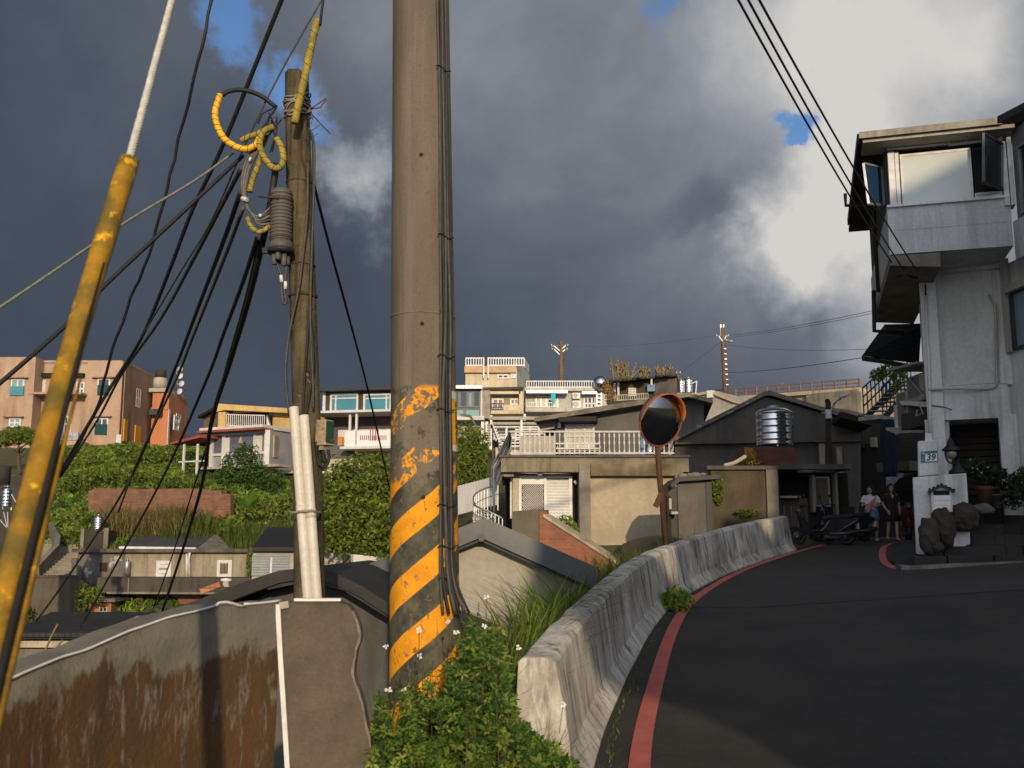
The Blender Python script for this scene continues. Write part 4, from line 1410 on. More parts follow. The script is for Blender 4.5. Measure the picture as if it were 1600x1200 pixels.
# undercroft, brick pieces
uc = thing('undercroft', 'brick and plaster undercroft with a fenced opening below the sooty balcony wall', 'undercroft', P(240, 955, 45))
fu = Face(190, 44.9, 290, 44.7)
m = MB(); fu.rect(m, 185, 926, 222, 965, -2, .2); m.build('plaster_wall', mt['render_beige'], uc)
m = MB(); fu.rect(m, 222, 926, 231, 965, -.5, .6); fu.rect(m, 285, 926, 320, 965, -.5, .5); m.split('brick_pier', br_ruin, uc)
m = MB(); fu.rect(m, 231, 933, 285, 965, -1.5, -.2); m.build('stone_infill', brickmat('pale_stone', (.42, .33, .22), (.34, .24, .15), (.25, .2, .14), .7), uc)
m = MB(); railing(m, [fu.pt(232, 955, .3), fu.pt(284, 955, .3)], .42, .22, .012); m.build('fence', mt['rust'], uc)
bx = thing('brick_shed', 'little orange brick shed with a small window and weedy roof', 'shed', P(156, 960, 43))
fx = Face(138, 43, 173, 43)
m = MB(); fx.rect(m, 138, 940, 173, 980, -1.5, 0); m.build('wall', brickmat('orange_brick', (.42, .15, .06), (.34, .12, .05), (.25, .15, .09), 1), bx)
m = MB(); fx.rect(m, 136, 935, 184, 940, -1.8, .3); m.build('roof_slab', mt['concrete'], bx)
window(fx, bx, 155, 948, 168, 957, mt['concrete_lite'], mt['dark_glass'], 2, 1, .05, .04)
# retaining walls and ramp
rw = thing('ramp_wall', 'dark mossy concrete retaining wall at the foot of the ramp, left', 'wall', P(80, 955, 42))
fm = Face(30, 42, 123, 43)
m = MB(); fm.rect(m, 25, 900, 122, 990, -.5, 0); fm.rect(m, 25, 899, 122, 901.5, -.6, .05); m.build('wall_body', M('mossy_wall', (.11, .095, .07), (.075, .065, .048), .7, streak=(.04, .035, .028), samt=.9, spots=(.2, .18, .13), spscale=2, spt=.64), rw)
rp = thing('stair_ramp', 'steep concrete stair ramp with a kerb wall climbing the hillside', 'steps', P(90, 890, 44))
m = MB()
st0, st1 = P(92, 900, 43.5), P(98, 822, 52); ns = 22
for i in range(ns):
    a = st0.lerp(st1, i / ns); b = st0.lerp(st1, (i + 1) / ns); c = (a + b) / 2
    m.box((c.x, c.y, b.z - .5), (1.75, (b.y - a.y) * 1.02, 1.0))
m.build('flight', M('worn_steps', (.26, .225, .17), (.20, .17, .13), 1, streak=(.1, .085, .06), samt=.7), rp)
m = MB(); a0, a1, a2, a3 = P(57, 893, 43), P(88, 860, 45.5), P(90, 845, 47.5), P(77, 824, 51)
for p, q in ((a0, a1), (a1, a2), (a2, a3)): m.bar(p, q, .22, .5)
m.build('kerb_wall', mt['concrete'], rp)
m = MB(); m.bar(P(117, 905, 43.2), P(117, 872, 43.2), .2, .2); m.build('end_post', mt['render_beige'], rp)
# tanks


def water_tank(name, label, base, r, h, leg=.25, seed=1, group=None):
    t = thing(name, label, 'water tank', base, group)
    m = MB(); b = Vector(base) + Vector((0, 0, leg))
    pr = [(.0, 0), (r * .97, 0)]
    nb = 5
    for i in range(nb):
        z0 = h * i / nb; z1 = h * (i + 1) / nb
        pr += [(r, z0 + .01 * h), (r, z0 + h * .06), (r * .985, z0 + h * .075), (r * .985, z1 - h * .045), (r, z1 - h * .03), (r * 1.012, z1 - h * .015), (r, z1)]
    pr += [(r * .96, h * 1.03), (r * .72, h * 1.11), (r * .34, h * 1.15)]
    m.lathe(pr, b, 40); m.build('tank_body', mt['steel'], t)
    m = MB(); m.lathe([(r * .34, h * 1.14), (r * .34, h * 1.19), (r * .30, h * 1.22), (.0, h * 1.22)], b, 20); m.build('lid', mt['galv'], t)
    for k in range(3):
        a = k * 2.1 + .4; m = MB(); m.bar(b + Vector((math.cos(a) * r * .9, math.sin(a) * r * .9, .02)), b + Vector((math.cos(a) * r * .95, math.sin(a) * r * .95, -leg)), .05 * r + .02)
        m.build('leg', mt['galv'], t)
    return t


water_tank('water_tank', 'small steel water tank on a dark concrete stand on the left slope', P(153, 829, 48), .24, .56, .06)
sb = thing('tank_stand', 'dark mossy concrete stand carrying the small steel tank on the left slope', 'stand', P(150, 858, 48))
m = MB(); f_ = Face(132, 47.8, 168, 47.8); f_.rect(m, 131, 829, 169, 862, -.9, 0); m.build('block', M('mossy_dark', (.05, .042, .03), (.03, .026, .02), 1.2), sb)
m = MB(); f_.rect(m, 163, 825, 170, 857, .0, .1); f_.rect(m, 127, 826, 132, 858, -.2, .1); m.split('side_post', mt['concrete'], sb)
water_tank('water_tank', 'tall slim steel water tank at the left picture edge', P(9, 797, 30), .15, .5, .1)
dk = thing('oil_drum', 'dark drum on a pipe frame at the left picture edge', 'drum', P(5, 770, 30))
m = MB(); m.lathe([(.0, .0), (.22, .0), (.22, .5), (.19, .55), (.0, .56)], P(3, 757, 30), 18); m.build('drum_body', M('drum_paint', (.04, .035, .03), None, 4), dk)
m = MB()
for (x0, y0, x1, y1) in ((8, 757, 9, 775), (11, 757, 25, 785), (-5, 757, -5, 800), (6, 800, 13, 830), (0, 812, 14, 828), (12, 800, 13, 830)):
    m.bar(P(x0, y0, 30), P(x1, y1, 30), .03)
m.build('frame', mt['galv'], dk)
lw = thing('yard_wall', 'grey concrete yard wall at the left picture edge behind the guy wire', 'wall', P(20, 900, 33))
f_ = Face(-20, 33, 60, 36); m = MB(); f_.poly(m, [(-60, 755), (30, 742), (44, 745), (44, 800), (30, 920), (-60, 920)], -.4, 0); m.build('wall_body', mt['concrete'], lw)

# black-roofed house behind the wooden pole
bh = thing('black_roof_house', 'pale house with a black sheet roof behind the wooden pole', 'house', P(475, 900, 41))
fk = Face(393, 41, 555, 41)
m = MB(); fk.rect(m, 394, 860, 556, 930, -4, 0); m.build('wall', mt['concrete_lite'], bh)
m = MB()
q = [P(394, 855, 40.6), P(558, 855, 40.6), P(557, 824, 45.5), P(418, 824, 45.5)]
m.prism(q, [p - Vector((0, 0, .14)) for p in q]); m.build('roof', M('black_sheet', (.022, .023, .026), (.016, .016, .018), 1.5, rough=.6, bump=.05), bh)
m = MB(); fk.rect(m, 394, 857.5, 556, 861, .0, .35); m.build('eave_board', mt['concrete_dark'], bh)
m = MB(); fk.rect(m, 394, 867, 452, 900, .0, .06); m.build('shutter_door', ribbed(M('grey_shutter', (.30, .32, .33), (.25, .26, .27), 2), 'Z', 3.0, .8), bh)
m = MB(); fk.rect(m, 423, 871, 426, 900, .06, .1); m.build('shutter_post', mt['white_metal'], bh)
m = MB(); m.tube([fk.pt(555, 858, .2), fk.pt(545, 872, .15), fk.pt(535, 882, .1)], .04, 6); m.build('pipe', mt['concrete_dark'], bh)
wl = thing('garden_wall', 'low whitewashed garden wall between the black roof and the striped pole', 'wall', P(590, 890, 38))
f_ = Face(552, 38, 640, 39); m = MB(); f_.poly(m, [(552, 866), (600, 871), (650, 872), (650, 900), (552, 900)], -.3, 0); m.build('wall_body', mt['white_paint'], wl)

# dark low roof in the valley
vr = thing('valley_shed', 'low shed with a dark ribbed sheet roof in the valley, lower left', 'shed', P(120, 1010, 22))
dsheet = ribbed(M('dark_sheet_roof', (.032, .031, .030), (.022, .022, .022), 1.5, rough=.7, streak=(.06, .055, .045), samt=.5), 'X', 2.5, .5)
m = MB(); q = [P(12, 989, 21), P(262, 989, 21), P(262, 956, 24.5), P(80, 956, 24.5)]
m.prism(q, [p - Vector((0, 0, .08)) for p in q]); m.build('roof', dsheet, vr)
f_ = Face(15, 21.2, 262, 21.2); m = MB(); f_.rect(m, 10, 990, 262, 998, -.2, .12); m.build('fascia', mt['black_metal'], vr)
m = MB(); f_.rect(m, 20, 1002, 262, 1075, -3, -.1); m.build('wall', mt['concrete'], vr)
m = MB(); f_.rect(m, 22, 1001, 110, 1011, -.05, .1); m.build('lintel', mt['render_beige'], vr)

# ------------------------------------------------------------ dark gabled house just below the wall
ga = thing('gabled_house', 'grey rendered house with a curved black gable roof right behind the slab', 'house', P(500, 1200, 11))
g1 = Face(300, 11, 640, 11)
greyw = M('grey_render', (.105, .100, .092), (.078, .075, .070), 1.3, bump=.3, bscale=20, streak=(.04, .038, .035), samt=.7, spots=(.17, .16, .15), spscale=12, spt=.69)
m = MB(); g1.poly(m, [(300, 1000), (420, 925), (490, 905), (545, 915), (612, 948), (700, 985), (760, 1010), (760, 1300), (300, 1300)], -4, 0); m.build('wall', greyw, ga)
tl = [(20, 1046), (130, 1010), (200, 985), (300, 945), (400, 906), (450, 890), (490, 885), (530, 891), (575, 913), (625, 945), (690, 978), (770, 1012)]
bl = [(770, 1032), (690, 996), (622, 962), (572, 929), (528, 908), (490, 902), (452, 908), (405, 925), (300, 966), (200, 1006), (130, 1032), (20, 1068)]
m = MB(); g1.poly(m, tl + bl, -4.3, .45); m.build('roof', M('black_roofing', (.030, .029, .028), (.020, .020, .020), 3, rough=.7, bump=.4, spots=(.12, .11, .10), spscale=18, spt=.70, streak=(.06, .055, .05), samt=.4), ga)
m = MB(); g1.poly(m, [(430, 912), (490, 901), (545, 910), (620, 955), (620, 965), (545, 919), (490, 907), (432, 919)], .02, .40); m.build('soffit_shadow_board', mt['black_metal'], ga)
for i, (x0, y0, x1, y1) in enumerate(((180, 985, 236, 962), (124, 1008, 168, 991), (328, 922, 358, 911))):
    t = thing('roof_brick', ['long orange brick batten lying on the black roof edge, middle of three', 'flat orange brick batten lowest on the black roof edge',
                             'short orange brick batten highest on the black roof edge, beside a white cap'][i], 'brick', g1.pt((x0 + x1) / 2, (y0 + y1) / 2), 'orange bricks holding down the black roof')
    m = MB()
    nbk = 4
    for k in range(nbk):
        a = g1.pt(x0 + (x1 - x0) * k / nbk, y0 + (y1 - y0) * k / nbk, .3); b = g1.pt(x0 + (x1 - x0) * (k + .96) / nbk, y0 + (y1 - y0) * (k + .96) / nbk, .3)
        m.bar(a, b, .08, .055)
    m.build('brick_course', brickmat('loose_brick', (.46, .19, .08), (.36, .14, .06), (.2, .12, .07), 1), t)
t = MB(); t.lathe([(.0, 0), (.045, 0), (.03, .05), (.06, .06), (.06, .08), (.0, .09)], g1.pt(357, 916, .1), 12); tag(t.build('vent_cap', mt['white_clean']), 'small white vent cap on the black roof edge', 'vent')

# ------------------------------------------------------------ light grey gabled house
gb = thing('gabled_house', 'pale grey rendered house with a smooth dark metal gable roof behind the parapet', 'house', P(790, 1050, 14))
g2 = Face(560, 14, 920, 14)
m = MB(); g2.poly(m, [(565, 915), (755, 842), (915, 905), (915, 1150), (565, 1150)], -5, 0); m.build('wall', M('smooth_grey_render', (.36, .325, .27), (.32, .29, .245), .8, bump=.08, streak=(.22, .2, .17), samt=.35), gb)
m = MB(); g2.poly(m, [(545, 897), (600, 872), (700, 833), (752, 812), (762, 812), (800, 828), (930, 886), (930, 920), (800, 862), (752, 840), (700, 862), (545, 924)], -5.3, .28)
m.build('roof', M('smooth_dark_metal', (.075, .080, .083), (.055, .058, .06), .6, rough=.32, metal=.35, bump=.03), gb)
m = MB(); g2.poly(m, [(545, 925), (752, 841), (930, 921), (930, 926), (752, 846), (545, 930)], .02, .22); m.build('drip_edge', mt['black_metal'], gb)
m = MB(); g2.rect(m, 749, 834, 757, 846, .27, .30); m.build('ridge_cap', mt['dark_metal'], gb)
# ---------------------------------------------------------------- centre: terrace house and the houses behind
# ---- terrace house with white railing
tc_ = thing('terrace_house', 'concrete terrace house with a white door and a white railing round its roof terrace', 'house', P(930, 850, 32))
FC = Face(790, 32, 1065, 32)
m = MB(); FC.rect(m, 800, 738, 1062, 900, -6, -.02); m.build('wall', mt['render_beige'], tc_)
m = MB(); FC.rect(m, 783, 718, 1070, 740, -6.5, .75); m.build('terrace_slab', M('weathered_slab', (.27, .225, .15), (.15, .125, .085), 1.3, streak=(.05, .042, .03), samt=.9, sscale=1.4), tc_)
m = MB(); FC.rect(m, 781, 714.5, 1071, 718, -6.5, .82); m.build('slab_edge', mt['concrete_dark'], tc_)
m = MB(); FC.rect(m, 801, 740, 811, 900, -.02, .12); m.build('pilaster', mt['render_beige'], tc_)
m = MB(); FC.rect(m, 903, 727, 920, 900, .0, .85); m.split('frame_column', mt['concrete'], tc_)
m = MB(); FC.rect(m, 920, 728, 1050, 746, .0, .83); m.build('frame_beam', M('stained_beam', (.25, .20, .13), (.12, .09, .055), 1.6, streak=(.05, .035, .02), samt=.9), tc_)
m = MB(); FC.rect(m, 1050, 728, 1062, 900, .0, .80); m.build('frame_column', mt['concrete'], tc_)
m = MB(); FC.rect(m, 920, 746, 1050, 900, .0, .55); m.build('infill_wall', M('plastered_infill', (.43, .36, .255), (.33, .275, .195), .5, bump=.1, spots=(.30, .25, .18), spscale=.9, spt=.57, streak=(.25, .2, .14), samt=.4), tc_)
m = MB(); FC.rect(m, 893, 740, 903, 900, -.6, .0); m.build('dark_reveal', mt['void'], tc_)
# roller tube and double door
m = MB(); m.tube([FC.pt(812, 737, .35), FC.pt(893, 738, .35)], .085, 12); m.build('shutter_roll', mt['steel'], tc_)
d0 = MB(); FC.rect(d0, 811, 744, 894, 747, 0, .12); FC.rect(d0, 811, 747, 815, 830, 0, .1); FC.rect(d0, 850, 747, 854, 830, 0, .1); FC.rect(d0, 889, 747, 894, 830, 0, .1); FC.rect(d0, 815, 754, 850, 757, 0, .1); FC.rect(d0, 815, 818, 850, 822, 0, .1)
door = d0.build('door', mt['white_clean'], tc_)
m = MB(); FC.rect(m, 815, 757, 850, 818, .0, .02); m.build('dark_backing', M('brown_backing', (.10, .07, .045), None, 3), door)
m = MB()
for i in range(-16, 17):
    for s in (1, -1):
        # lattice bars clipped to the panel
        x0, x1 = 815.5, 849.5; xm = 832 + i * 3.6
        ya, yb = 757.0, 818.0
        xa, xb = xm - s * 30.5, xm + s * 30.5
        pts = []
        for t in [k / 40 for k in range(41)]:
            x = xa + (xb - xa) * t; y = ya + (yb - ya) * t
            if x0 <= x <= x1: pts.append((x, y))
        if len(pts) > 1: m.bar(FC.pt(*pts[0], .05 + .012 * s), FC.pt(*pts[-1], .05 + .012 * s), .022, .01)
m.build('lattice', mt['white_clean'], door)
m = MB(); FC.rect(m, 854, 750, 889, 830, .0, .05); m.build('slat_panel', ribbed(M('white_slats', (.68, .66, .62), (.6, .58, .54), 2, rough=.5), 'Z', 3.4, .7), door)
m = MB(); FC.rect(m, 815, 747, 850, 754, 0, .05); m.build('transom', mt['white_clean'], door)
# railing: splayed balusters
m = MB()
pa, pb_, pc_ = FC.pt(797, 714, .7), FC.pt(1048, 714, .7), FC.pt(1066, 714, -2.5)
for a, b in ((pa, pb_), (pb_, pc_), (pa, FC.pt(797, 714, -3.2))):
    L_ = (b - a).length; n = round(L_ / .15)
    for i in range(n + 1):
        p = a.lerp(b, i / n); m.bar(p + Vector((0, 0, .02)), p + Vector((0, 0, .72)), .026, .018)
        for h in (.10, .38, .60): m.box(p + Vector((0, 0, h)), (.046, .026, .09))
    for h in (.06, .72): m.bar(a + Vector((0, 0, h)), b + Vector((0, 0, h)), .045, .05)
m.build('railing', M('rail_white', (.52, .51, .49), (.40, .38, .36), 6, rough=.5), tc_)
m = MB(); FC.rect(m, 840, 740.5, 846, 744, .2, .5); m.tube([FC.pt(897, 752, .2), FC.pt(901, 757, .2)], .05, 8); m.split('wall_lamp', mt['white_paint'], tc_)
# dark side under the slab and left white strip
m = MB(); FC.rect(m, 789, 742, 800, 900, -4, -1.2); m.build('side_reveal', mt['void'], tc_)
m = MB(); FC.rect(m, 797, 746, 800, 810, -1.2, -.05); m.build('white_post', mt['white_paint'], tc_)
m = MB(); FC.rect(m, 787, 740, 803, 746, -.5, .5); m.build('bracket', mt['concrete_lite'], tc_)

# white wall / box on the terrace
pn = thing('terrace_planter', 'cream boxed parapet standing on the roof terrace behind the white railing', 'planter', FC.pt(840, 714, -1.5))
FT = Face(812, 34, 868, 34)
m = MB(); FT.rect(m, 812, 681, 868, 712, -.8, 0); m.build('box_body', mt['concrete_lite'], pn)

# ---- dark grey upper house
uh = thing('dark_grey_house', 'dark grey rendered house with a cream window behind the white terrace railing', 'house', P(900, 714, 37))
FU = Face(740, 39, 1050, 38)
dgrey = M('dark_grey_render', (.125, .118, .108), (.095, .09, .082), .8, bump=.1, streak=(.06, .055, .05), samt=.6)
m = MB(); FU.poly(m, [(868, 656), (1000, 632), (1075, 622), (1100, 629), (1100, 760), (868, 760)], -6, 0); m.build('wall', dgrey, uh)
m = MB(); FU.poly(m, [(838, 662), (838, 656), (930, 640), (1075, 617), (1112, 629), (1112, 634), (1075, 624), (930, 648)], -6.5, .7); m.build('roof', M('lichen_roof', (.20, .175, .125), (.10, .09, .07), 2.2, spots=(.30, .27, .2), spscale=5, spt=.62), uh)
m = MB(); FU.rect(m, 876, 655, 934, 662, .0, .8); m.build('window_hood', M('hood_black', (.03, .028, .026), None, 3), uh)
window(FU, uh, 883, 663, 929, 700, mt['white_paint'], M('cream_pane', (.50, .44, .30), (.42, .36, .24), 3, rough=.2, spec=.7), 3, 2, .08, .06)
m = MB(); a, b = FU.pt(871, 704, .55), FU.pt(938, 704, .55)
railing(m, [FU.pt(871, 706, .05), a + Vector((0, 0, -.05)), b + Vector((0, 0, -.05)), FU.pt(938, 706, .05)], .26, .38, .018); m.build('flower_guard', mt['white_metal'], uh)
m = MB(); FU.rect(m, 873, 702, 936, 707, .1, .5); m.build('flower_trough', mt['concrete_lite'], uh)
m = MB(); FU.rect(m, 872, 661, 877, 669, .0, .2); m.build('wall_lamp', mt['white_paint'], uh)
m = MB(); FU.poly(m, [(838, 662), (868, 657), (868, 668), (845, 672)], -5, -.2); m.build('lean_to_roof', mt['concrete_lite'], uh)
m = MB(); FU.rect(m, 832, 668, 868, 760, -5, -2.5); m.build('lean_to_wall', mt['void'], uh)
# bottled gas and flower pots by the mirror post
bl_ = thing('gas_bottle', 'blue and silver gas bottles standing at the right end of the roof terrace', 'gas bottle', FC.pt(1012, 714, -1))
m = MB()
m.lathe([(.0, 0), (.15, 0), (.16, .05), (.16, .5), (.09, .62), (.06, .7), (.0, .7)], FC.pt(1010, 714, -1), 14); m.build('bottle_body', M('blue_paint', (.05, .12, .25), (.2, .22, .24), 4, rough=.4), bl_)
m = MB(); m.lathe([(.0, 0), (.16, 0), (.16, .45), (.0, .46)], FC.pt(1021, 714, -.8), 14); m.build('steel_pot', mt['steel'], bl_)

# ---- silver tarpaulin on the stair rail
tp_ = thing('tarpaulin', 'crumpled silver tarpaulin draped over the stair rail left of the terrace', 'tarpaulin', P(780, 760, 31.5))
m = MB(); rr = random.Random(21)
L0 = [(795, 676), (788, 690), (779, 706), (768, 727), (768, 752)]; R0 = [(800, 684), (799, 700), (797, 712), (788, 738), (775, 765)]
nu = 9
for j in range(len(L0)):
    for i in range(nu):
        t = i / (nu - 1); x = L0[j][0] * (1 - t) + R0[j][0] * t; y = L0[j][1] * (1 - t) + R0[j][1] * t
        m.v.append(tuple(P(x, y, 31.4 + .18 * math.sin(i * 2.1 + j * 1.7) + rr.uniform(-.08, .08))))
for j in range(len(L0) - 1):
    for i in range(nu - 1):
        q = j * nu + i; m.f.append((q, q + 1, q + nu + 1, q + nu)); m.m.append(0); m.s.append(False)
o = m.build('sheet', M('silver_sheet', (.42, .42, .45), (.25, .25, .28), 4, rough=.35, metal=.4, bump=.3, bscale=6), tp_, fix=False)
sol = o.modifiers.new('thickness', 'SOLIDIFY'); sol.thickness = .01

# ---- curved railing of the stair
sr = thing('stair_railing', 'curved silver handrail of the stair beside the tarpaulin', 'railing', P(760, 800, 28))
m = MB()
cur = bez([P(778, 757, 30), P(762, 762, 29.5), P(748, 768, 28.8), (P(740, 776, 28.2)), P(742, 788, 27.6), P(752, 795, 27.2), P(768, 801, 27), P(785, 810, 27)], 6)
m.tube(cur, .022, 6); m.tube([p - Vector((0, 0, .28)) for p in cur], .014, 6); m.build('handrail', mt['galv'], sr)
m = MB()
for i in range(0, len(cur), 2): m.bar(cur[i], cur[i] - Vector((0, 0, .75)), .022)
m.build('baluster', mt['galv'], sr)
m = MB(); m.tube([P(771, 748, 29), P(772, 800, 29)], .035, 8); m.build('newel_post', M('grey_green_post', (.13, .16, .16), None, 4), sr)
fn = thing('scroll_ornament', 'silver fan-shaped scroll ornament just above the pale gable ridge', 'ornament', P(755, 812, 20))
m = MB(); c = P(755, 813, 19.5)
for k in range(4):
    r = .07 + k * .045; m.tube([c + Vector((r * math.cos(a * math.pi / 14), 0, r * 1.0 * math.sin(a * math.pi / 14))) for a in range(15)], .008, 5)
for a in range(1, 9): m.tube([c, c + Vector((.205 * math.cos(a * math.pi / 9), 0, .205 * math.sin(a * math.pi / 9)))], .006, 5)
m.tube([c + Vector((-.22, 0, 0)), c + Vector((.22, 0, 0))], .01, 5); m.bar(c, c - Vector((0, 0, 1.2)), .03)
m.build('scrollwork', mt['galv'], fn)
# white board fence on the left of the stair
wf = thing('board_fence', 'sloping white board fence between the striped pole and the stair', 'fence', P(745, 800, 33))
FW = Face(715, 33, 772, 32)
m = MB()
for i in range(16):
    x = 706 + i * 4.4; yt = 760 - (x - 712) * .26; FW.rect(m, x, yt, x + 4.0, yt + 45, -.03, .03 + .008 * (i % 2))
m.build('boards', mt['white_paint'], wf)
m = MB(); m.bar(FW.pt(706, 764, -.06), FW.pt(775, 746, -.06), .06); m.bar(FW.pt(706, 790, -.06), FW.pt(775, 772, -.06), .06); m.build('rail', mt['white_paint'], wf)

# ---- brick stair parapet
bs = thing('stair_parapet', 'sloping red brick stair parapet with a rendered grey end pier', 'wall', P(860, 850, 23))
FB = Face(800, 23, 950, 22)
m = MB(); FB.poly(m, [(843, 797), (850, 803), (850, 807), (945, 868), (1000, 905), (1000, 960), (836, 960), (836, 840)], -.3, 0); m.build('brick_body', brickmat('red_brick_weathered', (.34, .11, .055), (.26, .085, .045), (.24, .14, .09), 1, dirt=(.13, .075, .045)), bs)
m = MB(); FB.poly(m, [(802, 799), (843, 796), (843, 900), (802, 900)], -.5, .05); m.build('end_pier', M('mossy_render', (.16, .13, .09), (.11, .095, .065), 1.5), bs)
m = MB(); FB.poly(m, [(850, 803), (945, 864), (1000, 900), (1000, 905), (945, 869), (850, 808)], -.35, .04); m.build('coping', mt['render_beige'], bs)

# ------------------------------------------------------------ houses on the ridge
cream = M('cream_render', (.62, .52, .36), (.52, .43, .29), .8, streak=(.25, .2, .14), samt=.6, sscale=.8)
cu = thing('cream_house', 'tall cream house with a white railing on its flat roof, left of the distant pole', 'house', P(770, 660, 88))
FE = Face(722, 88, 808, 88)
m = MB(); FE.rect(m, 727, 572, 806, 700, -6, 0); m.build('wall', cream, cu)
m = MB(); FE.rect(m, 726, 573, 806.5, 583, -6.2, .35); m.build('parapet_band', M('peeling_band', (.55, .38, .20), (.42, .28, .15), 1.2, spots=(.25, .18, .1), spscale=1.5, spt=.6), cu)
FE2 = Face(806, 88, 826, 95); m = MB(); FE2.rect(m, 806, 574, 826, 640, -.1, .1); m.build('pale_side_wall', M('pale_green_wall', (.45, .48, .42), (.38, .4, .35), 1), cu)
m = MB(); railing(m, [FE.pt(728, 573, .2), FE.pt(756, 573, .2)], .72, .23, .04); m.build('roof_railing', mt['white_metal'], cu)
m = MB(); railing(m, [FE.pt(763, 573, .2), FE.pt(819, 573, .2)], .72, .23, .04); m.build('roof_railing', mt['white_metal'], cu)
m = MB(); FE2.poly(m, [(819, 559), (826, 571), (826, 583), (819, 574)], -.05, .05); m.build('side_guard', mt['white_paint'], cu)
window(FE, cu, 777, 585, 795, 592, mt['white_metal'], mt['dark_glass'], 2, 1, .12, .1); window(FE, cu, 798, 584, 806, 591, mt['white_metal'], mt['white_metal'], 2, 1, .1, .1)
m = MB(); m.bar(FE.pt(756, 560, .5), FE.pt(756, 592, .5), .12); m.bar(FE.pt(763, 560, .5), FE.pt(763, 592, .5), .12); m.split('ladder_rail', mt['white_metal'], cu)
# corrugated roof and lower storeys in front
be = thing('beige_house', 'beige house with a brown corrugated roof and a recessed balcony below the cream house', 'house', P(790, 660, 80))
FD = Face(716, 80, 820, 80)
m = MB(); FD.rect(m, 760, 607, 818, 700, -5, 0); m.build('wall', cream, be)
m = MB(); q = [FD.pt(700, 608, .6), FD.pt(818, 606, .6), FD.pt(817, 591, -5), FD.pt(700, 592, -5)]
m.prism(q, [p - Vector((0, 0, .2)) for p in q]); m.build('corrugated_roof', ribbed(M('brown_corrugated', (.085, .062, .04), (.055, .042, .03), .8, streak=(.03, .025, .02), samt=.5), 'X', 1.6, .9), be)
m = MB(); FD.rect(m, 767, 617, 811, 640, .01, .06); m.build('recess_back', M('recess_shade', (.33, .27, .2), None, 2), be)
m = MB(); FD.rect(m, 764, 614, 813, 618, .05, .9); FD.rect(m, 811, 614, 816, 645, .05, .9); m.split('balcony_frame', cream, be)
for (x0, x1) in ((769, 787), (797, 811)): window(FD, be, x0, 623, x1, 640, mt['white_metal'], mt['dark_glass'], 2, 2, .12, .14)
m = MB(); railing(m, [FD.pt(768, 644, .9), FD.pt(787, 644, .9)], .55, .2, .03); m.build('balcony_grille', mt['black_metal'], be)
m = MB(); FD.rect(m, 787, 635, 815, 646, .85, .95); m.build('balcony_panel', cream, be)
m = MB(); FD.rect(m, 762, 645, 818, 650, -.5, 1.4); m.build('balcony_slab', cream, be)
gg = thing('glazed_house', 'grey house corner with full-height dark glazing beside the striped pole', 'house', P(735, 660, 72))
FG = Face(715, 72, 753, 72)
m = MB(); FG.rect(m, 700, 604, 754, 609, -4, .6); m.build('roof_slab', mt['galv'], gg)
m = MB(); FG.rect(m, 700, 609, 751, 652, -4, -.05); m.build('wall', mt['concrete_dark'], gg)
for (x0, x1, mtl) in ((706, 718, 'dark_glass'), (718, 731, 'dark_glass'), (731, 739, 'green_glass'), (739, 751, 'dark_glass')):
    window(FG, gg, x0, 611, x1, 637, mt['dark_metal'], mt[mtl], 1, 1, .1, .06)
for (x0, x1) in ((706, 726), (726, 751)): window(FG, gg, x0, 638, x1, 652, mt['dark_metal'], mt['green_glass'], 1, 1, .1, .06)
m = MB(); FG.rect(m, 751, 607, 754, 656, -.1, .2); m.build('corner_post', mt['white_paint'], gg)
m = MB(); FG.rect(m, 754, 608, 765, 652, -4, -.6); m.build('tiled_side', M('tile_side', (.36, .32, .26), (.24, .21, .17), 3), gg)
m = MB(); FG.rect(m, 700, 652, 757, 658, -2, .8); m.build('balcony_slab', mt['white_paint'], gg)
m = MB(); FG.rect(m, 700, 658, 760, 760, -4, -.4); m.build('ground_storey', mt['concrete_lite'], gg)
m = MB(); m.bar(FG.pt(720, 650, .9), FG.pt(736, 652, .9), .12); m.bar(FG.pt(736, 652, .9), FG.pt(751, 682, .9), .14); m.build('stair_handrail', M('moss_green_rail', (.14, .15, .10), None, 4), gg)
m = MB()
for x in (752, 759, 766): FG.rect(m, x, 660, x + 4, 702, .3, .5)
m.split('white_post', mt['white_clean'], gg)
m = MB(); FG.poly(m, [(748, 690), (770, 688), (780, 700), (782, 720), (745, 720)], -.5, .6); m.build('white_stair_base', mt['white_clean'], gg)
m = MB(); FG.poly(m, [(752, 714), (800, 714), (800, 740), (752, 740)], -.5, .3); m.build('pale_wall', mt['concrete_lite'], gg)

# white-grey apartment with rooftop railing
wa = thing('grey_white_house', 'pale grey flat-roofed house with air conditioners and a blue towel on its balcony', 'house', P(880, 650, 84))
FF = Face(818, 84, 952, 84)
palew = M('pale_grey_render', (.50, .48, .43), (.42, .40, .36), .7, streak=(.22, .2, .17), samt=.6, sscale=.7)
m = MB(); FF.rect(m, 821, 611, 949, 700, -6, 0); m.build('wall', palew, wa)
m = MB(); FF.rect(m, 820, 607, 951, 612, -6.2, .5); m.build('roof_slab', palew, wa)
m = MB(); railing(m, [FF.pt(823, 607, .2), FF.pt(950, 607, .2)], .58, .2, .028); m.build('roof_railing', mt['white_metal'], wa)
m = MB(); FF.rect(m, 822, 613, 886, 617.5, .0, 1.2); m.split('awning', mt['galv'], wa)
m = MB(); FF.rect(m, 908, 614, 931, 618, .0, .9); m.build('awning', mt['galv'], wa)
for (x0, x1, c) in ((837, 862, 3), (863, 872, 1)): window(FF, wa, x0, 619, x1, 641, mt['galv'], M('pale_glazing', (.34, .34, .27), (.28, .28, .23), 2, rough=.2), c, 1, .08, .05)
window(FF, wa, 912, 620, 931, 641, mt['white_metal'], mt['dark_glass'], 3, 2, .12, .05)
